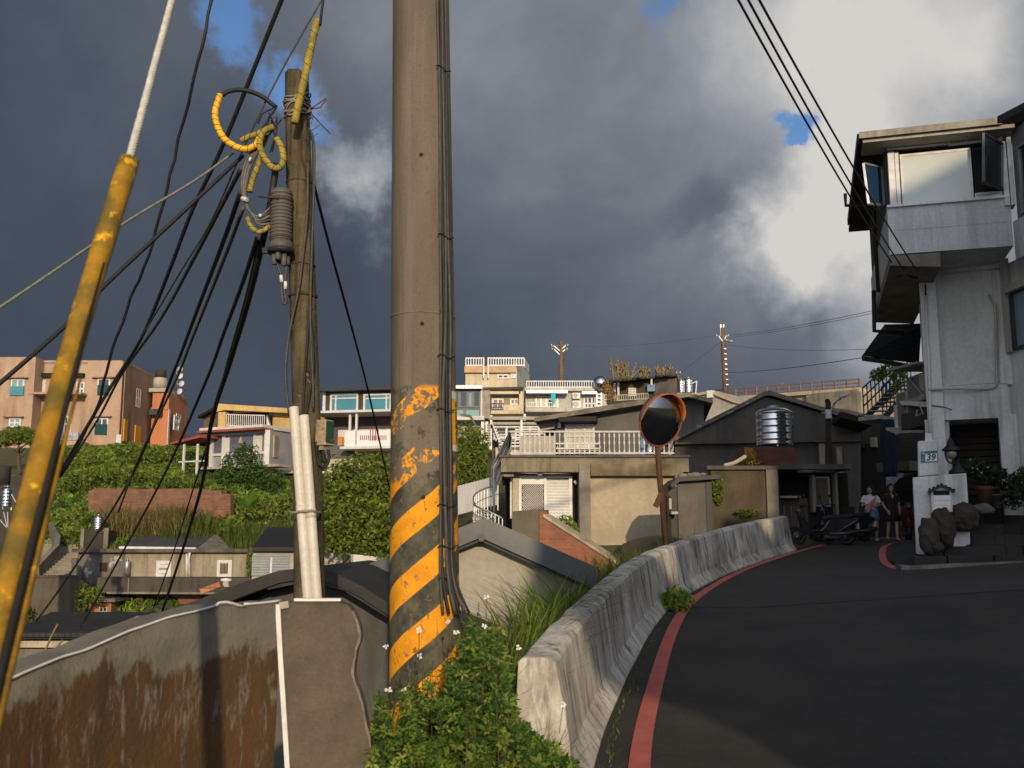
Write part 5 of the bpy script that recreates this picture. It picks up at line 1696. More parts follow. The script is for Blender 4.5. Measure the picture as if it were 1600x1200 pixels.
m = MB(); FF.rect(m, 821, 640, 949, 646, .0, 1.2); m.build('balcony_wall', palew, wa)
m = MB(); railing(m, [FF.pt(823, 640, 1.15), FF.pt(872, 640, 1.15)], .42, .18, .022); railing(m, [FF.pt(910, 641, 1.15), FF.pt(931, 641, 1.15)], .42, .18, .022); m.split('balcony_rail', mt['white_metal'], wa) if False else m.build('balcony_rail', mt['white_metal'], wa)
m = MB(); m.bar(FF.pt(932, 612, .3), FF.pt(932, 642, .3), .1); m.bar(FF.pt(939, 612, .3), FF.pt(939, 642, .3), .1)
for y in (617, 623, 629, 635): m.bar(FF.pt(932, y, .3), FF.pt(939, y, .3), .08)
m.build('wall_ladder', mt['galv'], wa)
tt = MB(); FF.rect(tt, 860, 619, 867, 630, 1.25, 1.32); FF.rect(tt, 862, 629, 866, 633, 1.25, 1.30); tag(tt.build('towel', M('blue_towel', (.06, .42, .50), (.05, .36, .45), 3)), 'turquoise towel hung to dry on the pale grey house balcony', 'towel')
gl = MB(); gl.ball(FF.pt(937, 601, .8), .62, 16, 10); tag(gl.build('globe_tank', mt['steel']), 'shiny round steel vessel glinting on the roof edge of the pale grey house', 'vessel')


def ac_unit(label, f, x0, y0, x1, y1, d, group, side=False):
    u0, u1 = f.q(x0, (y0 + y1) / 2)[0], f.q(x1, (y0 + y1) / 2)[0]; z1, z0 = f.q((x0 + x1) / 2, y0)[1], f.q((x0 + x1) / 2, y1)[1]
    t = thing('air_conditioner', label, 'air conditioner', f.at((u0 + u1) / 2, z0, d), group)
    m = MB(); f.uz(m, u0, z0, u1, z1, .02, d); m.build('casing', mt['white_clean'], t, bevel=.02)
    c = f.at(u0 + (u1 - u0) * .38, (z0 + z1) / 2, d + .004); r = min(u1 - u0, z1 - z0) * .36
    m = MB()
    for k in range(4): rk = r * (1 - k * .24); m.tube([c + f.U * rk * math.cos(a * .3142) + Vector((0, 0, rk * math.sin(a * .3142))) for a in range(21)], .02 * r + .006, 4)
    m.build('fan_guard', mt['dark_metal'], t)
    m = MB(); f.uz(m, u0 + .05, z0 - .06, u1 - .05, z0 - .004, .0, d); m.build('bracket', mt['dark_metal'], t)
    return t


ac_unit('upper of the two air conditioners on the pale grey house', FF, 894, 615, 906, 624, .5, 'air conditioners on the pale grey house')
ac_unit('lower of the two air conditioners on the pale grey house', FF, 894, 627, 907, 639, .5, 'air conditioners on the pale grey house')

# white stair terraces between
FS2 = Face(755, 62, 850, 62)
wt_ = thing('white_terrace', 'stepped white terrace with horizontal rail fences under the beige house', 'terrace', P(800, 720, 62))
m = MB(); FS2.rect(m, 764, 652, 842, 657, -2, .4); FS2.rect(m, 766, 660, 846, 664, -2, .2); m.split('concrete_band', mt['concrete_lite'], wt_)
m = MB(); FS2.rect(m, 768, 664, 842, 760, -4, -1.2); m.build('shaded_wall', mt['concrete_dark'], wt_)
for (x0, x1, y0, y1, n) in ((772, 812, 667, 684, 4), (775, 806, 671, 686, 3), (814, 842, 667, 682, 4), (780, 816, 687, 697, 2)):
    m = MB()
    for i in range(n + 1): y = y0 + (y1 - y0) * i / n; m.bar(FS2.pt(x0, y, .0), FS2.pt(x1, y, .0), .07, .09)
    for x in (x0, (x0 + x1) / 2, x1): m.bar(FS2.pt(x, y0 - 1, .02), FS2.pt(x, y1 + 3, .02), .07)
    m.build('rail_fence', mt['white_metal'], wt_)
m = MB()
for (x, y0, y1) in ((813, 655, 700), (766, 650, 664), (818, 648, 658)): FS2.rect(m, x, y0, x + 3.5, y1, .1, .35)
m.split('white_post', mt['white_clean'], wt_)
m = MB(); FS2.rect(m, 774, 698, 830, 740, -3, -.5); m.build('cream_wall', cream, wt_)
m = MB()
for i in range(7): m.bar(FS2.pt(770 + i * 1.7, 668 + i * 4.6, .3), FS2.pt(775 + i * 1.7, 668 + i * 4.6, .3), .16, .1)
m.bar(FS2.pt(768, 660, .4), FS2.pt(781, 692, .4), .06); m.build('spiral_steps', mt['white_paint'], wt_)
m = MB()
for i in range(9): FS2.rect(m, 761, 664 + i * 4, 767, 666 + i * 4, .2, .5)
m.build('louvre_column', mt['render_beige'], wt_)

# dark shed with rooftop plants
sh = thing('dark_shed', 'dark timber shed on the ridge with cactus plants along its roof', 'shed', P(1000, 640, 74))
FH = Face(950, 74, 1062, 73)
m = MB(); FH.rect(m, 963, 596, 1022, 628, -5, 0); m.build('wall', M('olive_cladding', (.07, .055, .03), (.05, .04, .025), 1.2), sh)
m = MB(); FH.rect(m, 1022, 592, 1058, 632, -5, .3); m.build('side_block', mt['concrete_dark'], sh)
m = MB(); FH.poly(m, [(952, 597), (1058, 586), (1058, 590), (952, 600)], -5.5, .8); m.build('roof', mt['black_metal'], sh)
window(FH, sh, 982, 606, 994, 619, mt['white_metal'], mt['concrete_lite'], 2, 3, .1, .05)
m = MB(); FH.rect(m, 959, 600, 963, 632, .2, .5); FH.rect(m, 966, 598, 969, 628, .5, .65); m.split('post', mt['white_paint'], sh)
m = MB(); railing(m, [FH.pt(966, 630, .9), FH.pt(1014, 627, .9)], .45, .16, .025); m.build('balcony_rail', mt['concrete_lite'], sh)
m = MB(); FH.rect(m, 952, 630, 1030, 634, -3, 1.2); m.build('floor_slab', mt['black_metal'], sh)
m = MB(); FH.rect(m, 952, 634, 1060, 700, -5, .2); m.build('lower_wall', mt['wood_dark'], sh)
m = MB(); FH.rect(m, 1012, 602, 1024, 613, .32, .5); m.build('blue_drum', M('blue_plastic', (.16, .26, .36), None, 3), sh)
m = MB(); m.bar(FH.pt(1019, 592, .6), FH.pt(1019, 604, .6), .12); m.build('stub_pole', mt['white_paint'], sh)
cact = leafmat('succulent', (.12, .12, .04), (.24, .11, .05), (.19, .16, .06), .1)


def succulent(label, x, y, hgt, D, n, seed, sprd=1.0):
    r = random.Random(seed); b = P(x, y, D); t = thing('succulent_plant', label, 'plant', b, 'plants on the dark shed roof')
    m = MB()
    for k in range(n):
        a = r.uniform(0, 6.28); p = b + Vector((r.uniform(-.25, .25) * sprd, r.uniform(-.2, .2), 0)); pts = [p]
        d = Vector((math.cos(a) * .35 * sprd, math.sin(a) * .2, 1))
        for s in range(5): d += Vector((r.uniform(-.5, .5), r.uniform(-.3, .3), r.uniform(-.1, .3))) * .5; d.normalize(); pts.append(pts[-1] + d * hgt / 5)
        m.tube(pts, [.06, .055, .06, .05, .045, .02], 6)
        for q in pts[2:]: m.ball(q + Vector((r.uniform(-.12, .12), 0, r.uniform(-.05, .1))), .07, 6, 4, (1, .6, 1.9))
    m.build('stems', cact, t)
    m = MB(); m.lathe([(.0, 0), (.22, 0), (.28, .3), (.0, .3)], b - Vector((0, 0, .05)), 10); m.build('pot', mt['concrete_dark'], t)
    return t


succulent('tallest spiky cactus at the left end of the dark shed roof', 965, 595, 1.45, 72, 7, 1, 1.2)
succulent('leaning many-armed cactus second from the left on the dark shed roof', 977, 594, 1.15, 72, 8, 2, 1.6)
succulent('round bushy cactus in the middle of the dark shed roof', 1004, 591, .7, 72, 14, 3, 1.4)
succulent('low two-stemmed cactus near the right end of the dark shed roof', 1032, 588, .7, 72, 4, 4, 1.0)
succulent('small forked cactus at the right end of the dark shed roof', 1043, 587, .7, 72, 4, 5, .8)
r = random.Random(9); t = thing('trailing_plant', 'reddish plant trailing down left of the dark shed', 'plant', P(951, 640, 73), )
m = MB(); crown(m, [(P(948, 604, 73), (.35, .3, .6)), (P(953, 618, 73), (.35, .3, .8)), (P(956, 630, 73), (.3, .3, .5))], 500, .14, r); m.build('foliage', leafmat('reddish_leaf', (.20, .09, .03), (.45, .25, .10), (.30, .22, .06)), t, fix=False)

water_tank('water_tank', 'left of the two steel tanks on the ridge beside the dark shed', P(1064, 615, 74), .36, .85, .05, group=None)
water_tank('water_tank', 'right and larger of the two steel tanks on the ridge beside the dark shed', P(1076, 615, 74), .46, .95, .05, group=None)
tr = thing('tank_platform', 'white railed concrete platform under the two ridge tanks', 'platform', P(1080, 640, 74))
FP = Face(1055, 73.5, 1092, 73.5)
m = MB(); FP.rect(m, 1054, 615, 1094, 618, -1.5, .4); FP.rect(m, 1056, 618, 1092, 660, -1.3, .1); m.build('slab', mt['concrete_lite'], tr)
m = MB(); railing(m, [FP.pt(1072, 629, .6), FP.pt(1094, 629, .6)], .45, .35, .03); m.bar(FP.pt(1088, 596, .2), FP.pt(1086, 617, .2), .06); m.bar(FP.pt(1088, 596, .2), FP.pt(1080, 600, .2), .05); m.build('rail', mt['white_metal'], tr)
wr_ = thing('white_roof_house', 'low house with a pale lichened roof peeping out between the mirror and the gable', 'house', P(1110, 650, 60))
FR = Face(1070, 60, 1150, 58)
m = MB(); FR.poly(m, [(1075, 622), (1110, 612), (1116, 610), (1146, 625), (1150, 660), (1075, 660)], -5, 0); m.build('wall', mt['concrete_lite'], wr_)
m = MB(); FR.rect(m, 1108, 611, 1116, 622, .0, .3); m.build('gable_tile', mt['white_clean'], wr_)
m = MB(); FR.poly(m, [(1086, 616), (1112, 611), (1150, 626), (1150, 630), (1112, 615), (1086, 620)], -5.5, .2); m.build('roof', mt['render_beige'], wr_)


# distant poles
def far_pole(label, xt, yt, xb, yb, D, arms, kind):
    b, tpp = P(xb, yb, D), P(xt, yt, D)
    t = thing('utility_pole', label, 'utility pole', b)
    m = MB(); r0 = .0030 * D; m.tube([b, b.lerp(tpp, .5), tpp], [r0, r0 * .85, r0 * .7], 10); m.build('pole_shaft', M('far_pole_wood' + kind, (.17, .105, .06), (.12, .08, .05), 2, streak=(.06, .04, .025)), t)
    s = D / 1600
    for (y, x0, x1, tilt) in arms:
        m = MB(); m.bar(P(x0, y + tilt, D - .1), P(x1, y - tilt, D - .1), 1.3 * s, 1.6 * s); m.build('crossarm', mt['concrete'], t)
        m = MB()
        for x in (x0 + 1, x1 - 1): m.lathe([(.0, 0), (.8 * s, 0), (1.2 * s, 1.4 * s), (.6 * s, 2.2 * s), (.0, 2.8 * s)], P(x, y, D - .1), 8)
        m.split('insulator', mt['white_metal'], t)
    m = MB()
    for (y, x0, x1, tilt) in arms:
        xm = (x0 + x1) / 2; m.bar(P(x0 + 4, y, D - .12), P(xm, y + 8, D - .12), 1.0 * s); m.bar(P(x1 - 4, y, D - .12), P(xm, y + 8, D - .12), 1.0 * s)
    m.build('brace', mt['galv'], t)
    return t, tpp


far_pole('tall brown utility pole with two crossarms behind the pale grey house roof', 876.5, 533, 877.5, 640, 95, [(540, 861, 888, 2), (546, 862, 887, -1)], 'a')
fpole2, _ = far_pole('leaning brown utility pole with forked top right of the mirror', 1129, 512, 1135, 640, 70, [(525, 1119, 1139, 0)], 'b')
m = MB(); m.bar(P(1126, 507, 70), P(1127, 525, 70), .08); m.bar(P(1130.5, 507, 70), P(1130, 525, 70), .08); m.split('top_prong', mt['galv'], fpole2)
m = MB(); m.bar(P(1131, 530, 69.8), P(1141, 533, 69.8), .12); m.box(P(1141, 533, 69.8), (.3, .2, .14)); m.build('lamp_arm', mt['dark_metal'], fpole2)
m = MB()
for k in range(8): m.bar(P(1131.0 + k * .5, 545 + k * 8, 69.7), P(1134.5 + k * .5, 545 + k * 8, 69.7), .07)
m.build('climbing_step', mt['galv'], fpole2)
far_pole('short brown pole stub standing between the dark shed and the ridge tanks', 1059, 578, 1058, 640, 75, [(583, 1056, 1064, 0)], 'c')

# ------------------------------------------------------------ elevated road on the right
ev = thing('viaduct', 'elevated concrete road with a reddish railing running behind the dark gable', 'bridge', P(1250, 640, 68))
FV = Face(1120, 72, 1345, 64)
m = MB(); FV.poly(m, [(1120, 622), (1345, 606), (1345, 612), (1120, 627)], -6, .3); m.build('deck', mt['render_beige'], ev)
m = MB(); FV.poly(m, [(1120, 627), (1345, 612), (1345, 700), (1120, 700)], -5, 0); m.build('retaining_wall', M('viaduct_concrete', (.36, .31, .22), (.28, .24, .18), .7, streak=(.15, .12, .09), samt=.7), ev)
m = MB(); a, b = FV.pt(1120, 622, .1), FV.pt(1345, 606, .1)
railing(m, [a, b], .55, .82, .06, mids=(.30,), rail_r=.04); m.build('railing', M('pinkish_rail', (.19, .125, .10), (.15, .10, .08), 3), ev)
m = MB(); FV.poly(m, [(1265, 617), (1345, 609), (1345, 650), (1267, 650)], 0, .4); m.build('dark_abutment', mt['concrete'], ev)
mc = thing('pylon_stub', 'tiny lattice mast standing on the elevated road', 'mast', FV.pt(1212, 616, -1))
m = MB()
for k in range(2): m.bar(FV.pt(1209 + k * 6, 595 + k * 3, -1), FV.pt(1209 + k * 6, 616, -1), .1)
for y in (600, 605, 610): m.bar(FV.pt(1209, y, -1), FV.pt(1215, y + 2, -1), .07)
m.build('lattice_frame', mt['galv'], mc)
# ---------------------------------------------------------------- right: dark gable, tank, mirror, alley, white house
dg = thing('gabled_house', 'large sooty house with a wide lichened gable roof behind the steel tank', 'house', P(1200, 800, 36))
G1 = Face(1062, 36.5, 1338, 35.5)
soot = M('sooty_render', (.085, .074, .062), (.05, .045, .039), .6, streak=(.035, .03, .027), samt=.9, sscale=.8)
m = MB(); G1.poly(m, [(1068, 676), (1197, 620), (1332, 660), (1345, 664), (1345, 840), (1040, 840), (1040, 690)], -7, 0); m.build('wall', soot, dg)
m = MB(); G1.poly(m, [(1040, 690), (1070, 675), (1195, 612), (1202, 611), (1345, 655), (1345, 661), (1202, 618), (1195, 619), (1070, 682), (1040, 697)], -7.5, .15)
m.build('roof', M('lichen_tiles', (.14, .125, .10), (.07, .062, .052), 2.5, spots=(.36, .33, .27), spscale=7, spt=.60), dg)
m = MB(); G1.rect(m, 1040, 690, 1345, 693, .0, .25); m.build('string_course', soot, dg)
m = MB(); G1.rect(m, 1280, 693, 1298, 760, .0, .15); G1.rect(m, 1306, 700, 1314, 760, .0, .4); m.split('pilaster', mt['concrete'], dg)
m = MB(); G1.poly(m, [(1300, 655), (1345, 668), (1345, 676), (1300, 664)], -2, 2.2); m.build('porch_roof', mt['wood_dark'], dg)

# yard wall with pier, lit by the low sun
yw = thing('yard_wall', 'stained concrete yard wall with a coping, in front of the dark gable', 'wall', P(1160, 820, 28.5))
W1 = Face(1108, 28.5, 1222, 28.5)
m = MB(); W1.rect(m, 1112, 734, 1198, 860, -.25, 0); m.build('wall_body', M('weathered_wall', (.10, .078, .048), (.05, .039, .026), 1.3, streak=(.045, .035, .022), samt=1.0, sscale=1.4, spots=(.42, .36, .26), spscale=6, spt=.68), yw)
m = MB(); W1.rect(m, 1104, 728, 1215, 734, -.35, .12); m.build('coping', mt['concrete_dark'], yw)
m = MB(); W1.rect(m, 1198, 734, 1216, 860, -.3, .1); m.build('pier', mt['concrete'], yw)
t = MB(); rr = random.Random(31); crown(t, [(W1.pt(1165, 801, .2), (.35, .2, .10))], 260, .045, rr)
tag(t.build('weed_tuft', mt['leaf_mid'], fix=False), 'low weed tuft between the parapet and the stained yard wall', 'plant')
t = MB(); crown(t, [(W1.pt(1117, 757, .15), (.18, .12, .30)), (W1.pt(1122, 775, .12), (.13, .1, .25))], 420, .05, rr)
tag(t.build('wall_plant', mt['leaf_mid'], fix=False), 'green creeper growing down the left end of the stained yard wall', 'plant')
bs2 = thing('tank_stand', 'dark red brick stand carrying the big steel water tank', 'stand', P(1202, 728, 30))
W2 = Face(1163, 29.6, 1242, 29.6)
m = MB(); W2.rect(m, 1164, 699, 1242, 734, -1.3, 0); m.build('brickwork', brickmat('dark_brick', (.16, .05, .03), (.11, .04, .025), (.08, .05, .035), 1), bs2)
m = MB(); m.tube(bez([W2.pt(1128, 729, .3), W2.pt(1145, 724, .3), W2.pt(1162, 714, .3)], 5), .06, 8); m.build('white_pipe', mt['concrete_lite'], bs2)
t = MB(); crown(t, [(W2.pt(1170, 716, .3), (.16, .15, .22)), (W2.pt(1178, 722, .3), (.12, .1, .12))], 500, .045, rr)
tag(t.build('weed_tuft', leafmat('yellow_weed', (.12, .10, .02), (.30, .22, .03)), fix=False), 'yellowish weed tuft at the foot of the brick tank stand', 'plant')
water_tank('water_tank', 'big ribbed stainless steel water tank on the brick stand', P(1211, 700, 30.2), .545, .98, .06)

# black lean-to shed behind the end of the lit wall
bk = thing('lean_to_shed', 'black-framed lean-to shed with a grey door panel beside the mirror post', 'shed', P(1078, 850, 26.5))
W3 = Face(1040, 26.5, 1118, 26.5)
m = MB(); W3.poly(m, [(1046, 757), (1058, 746), (1122, 743), (1122, 749), (1060, 753), (1048, 763)], -1.6, .25); m.build('roof', mt['black_metal'], bk)
m = MB(); W3.rect(m, 1060, 753, 1104, 862, -.08, 0); m.build('door_panel', M('grey_panel', (.13, .115, .095), (.09, .08, .065), 1.2, streak=(.045, .04, .03)), bk)
m = MB(); W3.rect(m, 1046, 760, 1060, 862, -1.5, -.1); W3.rect(m, 1104, 751, 1113, 862, -.5, .03); m.split('dark_post', mt['black_metal'], bk)
m = MB(); W3.rect(m, 1042, 775, 1048, 862, -.1, .1); m.build('front_post', mt['wood_dark'], bk)
m = MB(); W3.rect(m, 1046, 800, 1056, 804, .0, .35); W3.rect(m, 1044, 779, 1048, 796, .12, .15); m.split('shelf', mt['concrete_lite'], bk)
rk = MB(); 
for k, (x, y, r) in enumerate(((1070, 742, .10), (1082, 741, .08), (1090, 741, .11), (1102, 740, .07))): rk.ball(W3.pt(x, y, -.3), r, 8, 6, (1.4, 1, .7))
for i, o in enumerate(rk.split('roof_stone', mt['concrete'])): tag(o, 'loose grey stone weighing down the black lean-to roof', 'stone', 'stones on the lean-to roof')
ml = thing('mound', 'dark earth bank with grass between the parapet and the terrace house', 'bank', P(1020, 870, 22))
m = MB(); m.ball(P(1030, 882, 22.5), 1.0, 24, 12, (1.1, 1.0, .62)); m.build('earth', mt['soil'], ml)

# open shed with shop window
gs = thing('open_shed', 'dark open-fronted shed with a slab roof and a small shop window behind the scooters', 'shed', P(1265, 850, 29.5))
W4 = Face(1213, 29.5, 1338, 29.5)
m = MB(); W4.rect(m, 1211, 727, 1322, 735, -3, .5); m.build('roof_slab', mt['concrete_dark'], gs)
m = MB(); W4.rect(m, 1216, 735, 1345, 870, -3, -1.0); m.build('back_wall', mt['void'], gs)
m = MB(); W4.rect(m, 1216, 778, 1268, 870, -1, -.3); W4.rect(m, 1216, 735, 1219, 870, -.9, .05); m.split('low_wall', mt['concrete_dark'], gs)
m = MB(); W4.rect(m, 1217, 775, 1250, 778, -.5, .05); m.build('sill', mt['concrete_lite'], gs)
m = MB(); m.tube([W4.pt(1243, 736.5, .2), W4.pt(1304, 735.5, .2)], .07, 12); m.build('shutter_roll', mt['galv'], gs)
window(W4, gs, 1275, 744, 1300, 791, mt['galv'], glassmat('shop_glass', (.16, .14, .10), .08, .5), 1, 1, .05, .03, d=-.2)
m = MB(); W4.rect(m, 1269, 742, 1273, 800, -.3, .05); W4.rect(m, 1305, 738, 1309, 850, -.2, .1); W4.rect(m, 1227, 789, 1229.5, 806, -.28, -.2); W4.rect(m, 1238, 789, 1240.5, 806, -.28, -.2); m.split('post', mt['concrete'], gs)
m = MB(); W4.rect(m, 1268, 791, 1345, 870, -1.2, -.4); m.build('counter', mt['wood_dark'], gs)

# street lamp on dark post
sl_ = thing('street_lamp', 'dark post with a small white street lamp arm in front of the dark gable', 'street lamp', P(1294, 735, 31))
m = MB(); m.tube([P(1294, 850, 31), P(1294, 628, 31)], [.10, .085], 12); m.ball(P(1293, 627, 31), .085, 10, 6); m.build('post', mt['wood_dark'], sl_)
m = MB(); m.tube(bez([P(1297, 650, 30.9), P(1300, 638, 30.9), P(1306, 628, 30.8), P(1314, 622, 30.7)], 5), .028, 7); m.build('arm', mt['galv'], sl_)
m = MB(); m.ball(P(1319, 618, 30.6), .18, 14, 8, (1.0, .5, .38), rot=Matrix.Rotation(R(-18), 3, 'Y')); m.build('lamp_head', mt['white_metal'], sl_)
m = MB(); m.box(P(1294, 647, 30.85), (.16, .12, .27)); m.build('meter_box', mt['white_paint'], sl_)
m = MB(); m.box(P(1286, 645, 30.8), (.10, .06, .05)); m.build('clamp', mt['galv'], sl_)

# ------------------------------------------------------------ traffic mirror
mr = thing('traffic_mirror', 'round convex traffic mirror with an orange hood on a leaning rusty post', 'traffic mirror', P(1041, 850, 18.6))
mc_ = P(1033, 656, 18.4); maxis = Vector((.52, -.84, -.26)).normalized()
mq = maxis.to_track_quat('Z', 'Y').to_matrix()
or_paint = M('orange_paint', (.62, .18, .04), (.46, .13, .033), 4, rough=.45, bump=.05, streak=(.35, .12, .05), samt=.5)
Rm = .485
m = MB(); nr = 12; nn = 48; vs = []; fs = []
cap = [(Rm * .955 * i / nr, .0) for i in range(1, nr + 1)]
vs.append(mc_ + maxis * .075)
for (r, _) in cap:
    h = .075 * (1 - (r / (Rm * .955)) ** 2)
    for k in range(nn): a = 2 * math.pi * k / nn; vs.append(mc_ + mq @ Vector((r * math.cos(a), r * math.sin(a), h)))
for k in range(nn): fs.append((0, 1 + k, 1 + (k + 1) % nn))
for i in range(nr - 1):
    for k in range(nn): a = 1 + i * nn; fs.append((a + k, a + nn + k, a + nn + (k + 1) % nn, a + (k + 1) % nn))
m.add(vs, fs, 0, True); m.build('mirror_face', glassmat('mirror_steel', (.34, .34, .36), .02, 1.0), mr)
m = MB(); m.tube([mc_ + mq @ Vector((Rm * math.cos(a * math.pi / 30), Rm * math.sin(a * math.pi / 30), .0)) for a in range(61)], .014, 8); m.build('rim', M('rim_red_orange', (.22, .06, .03), (.15, .05, .03), 5, rough=.5), mr)
m = MB(); m.lathe([(Rm, 0), (Rm * .92, -.05), (Rm * .5, -.10), (.0, -.12)], mc_, 40, axis=maxis); m.build('back_shell', or_paint, mr)
# hood: half ring extruded along the axis
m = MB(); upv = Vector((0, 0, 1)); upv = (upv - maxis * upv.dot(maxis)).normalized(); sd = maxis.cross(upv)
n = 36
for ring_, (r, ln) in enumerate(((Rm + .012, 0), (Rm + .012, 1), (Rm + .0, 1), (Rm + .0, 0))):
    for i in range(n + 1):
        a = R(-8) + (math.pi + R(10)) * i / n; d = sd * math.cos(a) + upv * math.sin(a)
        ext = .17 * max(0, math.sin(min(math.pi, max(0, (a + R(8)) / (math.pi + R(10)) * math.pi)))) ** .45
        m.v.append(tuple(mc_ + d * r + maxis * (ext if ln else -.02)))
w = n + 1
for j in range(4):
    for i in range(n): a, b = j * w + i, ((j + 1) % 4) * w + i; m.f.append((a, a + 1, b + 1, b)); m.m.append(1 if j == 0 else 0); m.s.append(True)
m.build('hood', [or_paint, M('dull_orange_paint', (.20, .10, .075), (.15, .085, .07), 5, rough=.7)], mr)  # outer side of the hood in a duller, browner colour than the inside
pbm = P(1043, 872, 18.7); ptm = mc_ - maxis * .16
m = MB(); m.tube([pbm, P(1030, 740, 18.6), ptm + Vector((0, 0, .1))], .052, 14); m.build('post', mt['rust'], mr)
m = MB(); m.bar(ptm + Vector((-.05, 0, .0)), ptm + maxis * .08, .09, .12); m.bar(P(1024, 792, 18.5), P(1034, 770, 18.5), .03, .1); m.split('bracket', mt['rust'], mr)

# ------------------------------------------------------------ white house
wh_ = thing('white_house', 'tall white corner house with an overhanging glazed top floor, right side', 'house', P(1500, 800, 22.3))
wpaint = M('house_white_paint', (.60, .60, .585), (.53, .53, .52), .9, rough=.7, bump=.12, bscale=18, streak=(.20, .19, .17), samt=.9, sscale=1.6, stretch=.12, spots=(.42, .41, .39), spscale=3, spt=.64)
wtile = M('house_grey_tile', (.50, .51, .51), (.44, .45, .45), 1.2, rough=.6, bump=.06, streak=(.22, .21, .20), samt=.7, sscale=1.8, stretch=.15)
HB = Face(1388, 21.2, 1585, 20.52, 360)       # overhanging front
HW = Face(1440, 22.7, 1575, 21.98, 600)       # wall below
side = (HB.O - HB.N * 6)
uR = HB.q(1582, 360)[0]


def hb(mb, x0, y0, x1, y1, d0, d1, mi=0): return HB.rect(mb, x0, y0, x1, y1, d0, d1, mi)


zb0, zb1 = HB.q(1388, 398)[1], HB.q(1388, 325)[1]
zt = HB.q(1388, 222)[1]
m = MB(); HB.uz(m, .0, zb0, uR, zb1, -6.2, 0); m.build('floor_band', wtile, wh_)
m = MB()
for i in range(1, 5): HB.uz(m, uR * i / 5 - .003, zb0, uR * i / 5 + .003, zb1, -.01, .003)
HB.uz(m, 0, zb0 + (zb1 - zb0) * .5 - .005, uR, zb0 + (zb1 - zb0) * .5 + .005, -.01, .0035); m.build('panel_joint', M('faint_joint', (.36, .36, .36), None, 4), wh_)
# top floor: frames, glass
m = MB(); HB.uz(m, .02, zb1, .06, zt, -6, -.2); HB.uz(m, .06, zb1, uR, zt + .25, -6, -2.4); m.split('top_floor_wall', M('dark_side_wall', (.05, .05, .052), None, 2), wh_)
m = MB(); HB.uz(m, .0, zb1, uR, zb1 + .05, -.2, .06); HB.uz(m, .0, zt - .12, uR - .15, zt + .04, -.2, .08); m.split('window_beam', mt['white_metal'], wh_)
m = MB(); hb(m, 1389, 238, 1399, 325, -.2, .04); hb(m, 1400, 238, 1406, 325, -.2, .02); hb(m, 1566, 222, 1574, 322, -.2, .05); hb(m, 1575, 216, 1582, 322, -.25, .10); m.split('corner_mullion', mt['white_metal'], wh_)
pale_g = glassmat('pale_sky_glass', (.46, .49, .45), .12, 0.0, .6)  # bright sky reflection put into the pale colour of the glass
window(HB, wh_, 1408, 235, 1520, 321, mt['white_metal'], pale_g, 1, 1, .05, .02, d=-.05)
window(HB, wh_, 1524, 299, 1567, 320, mt['white_metal'], pale_g, 1, 1, .045, .02, d=-.05)
m = MB(); hb(m, 1522, 226, 1568, 300, -.4, -.1); m.build('open_window_void', mt['void'], wh_)
# open casement swung out
cs = MB(); a = HB.pt(1531, 221, .45); b = HB.pt(1565, 227, .05); c = HB.pt(1565, 296, .05); d = HB.pt(1531, 296, .45)
for p, q in ((a, b), (b, c), (c, d), (d, a)): cs.bar(p, q, .07, .05)
csm = cs.build('open_casement', mt['dark_metal'], wh_)
m = MB(); o = HB.N * .008; m.prism([p + o for p in (d, c, b, a)], [p - o for p in (d, c, b, a)]); m.build('pane', mt['dark_glass'], csm)
# transom under the eave and side casement
window(HB, wh_, 1386, 216, 1480, 231, mt['white_metal'], glassmat('blue_grey_glass', (.22, .25, .27), .08), 2, 1, .035, .03)
window(HB, wh_, 1481, 207, 1566, 224, mt['white_metal'], glassmat('lit_glass', (.34, .34, .30), .08), 3, 1, .035, .03)
HS = Face(1356, 25.3, 1388, 21.2)
cs = MB(); a = HB.at(-.42, HB.q(1370, 250)[1], -.15); b = HB.at(-.02, HB.q(1388, 248)[1], -.5); c = HB.at(-.02, HB.q(1388, 309)[1], -.5); d = HB.at(-.36, HB.q(1370, 314)[1], -.15)
for p, q in ((a, b), (b, c), (c, d), (d, a)): cs.bar(p, q, .06, .05)
csm = cs.build('open_casement', mt['galv'], wh_)
nq = (b - a).cross(d - a).normalized() * .008
m = MB(); m.prism([p + nq for p in (a, b, c, d)], [p - nq for p in (a, b, c, d)]); m.build('pane', glassmat('deep_blue_glass', (.015, .04, .09), .05), csm)
# roof slab with fascia; right wing roof kinks towards the viewer
HBf = Face(1388, 20.65, 1585, 19.97, 360)
zr1 = HBf.q(1346, 206)[1]; zr0 = HBf.q(1346, 216)[1]
m = MB(); HB.uz(m, -.50, zr0 + .02, uR + .25, zr1 - .01, -6.4, .55); m.build('roof_slab', M('roof_dark', (.045, .043, .04), (.03, .03, .028), 1.5), wh_)
m = MB(); HB.uz(m, -.52, zr0, HB.q(1556, 180)[0], zr1, .552, .59); m.build('fascia', M('lichen_fascia', (.32, .29, .22), (.20, .18, .14), 3, streak=(.12, .10, .08), samt=.7, sscale=3), wh_)
m = MB(); HB.uz(m, -.45, zr0 - .07, uR + .1, zr0 + .015, -.3, .50); m.build('soffit_board', mt['concrete_lite'], wh_)
m = MB(); HB.uz(m, -.56, zr0 - .02, -.51, zr1, -5.6, .5); m.build('gutter', mt['black_metal'], wh_)
HR = Face(1556, 20.2, 1640, 17.2)
m = MB(); HR.poly(m, [(1558, 182), (1640, 139), (1640, 150), (1558, 193)], -5, .0); m.build('wing_roof', M('roof_dark_edge', (.06, .058, .05), (.04, .038, .035), 2, spots=(.2, .18, .14), spscale=8, spt=.62), wh_)
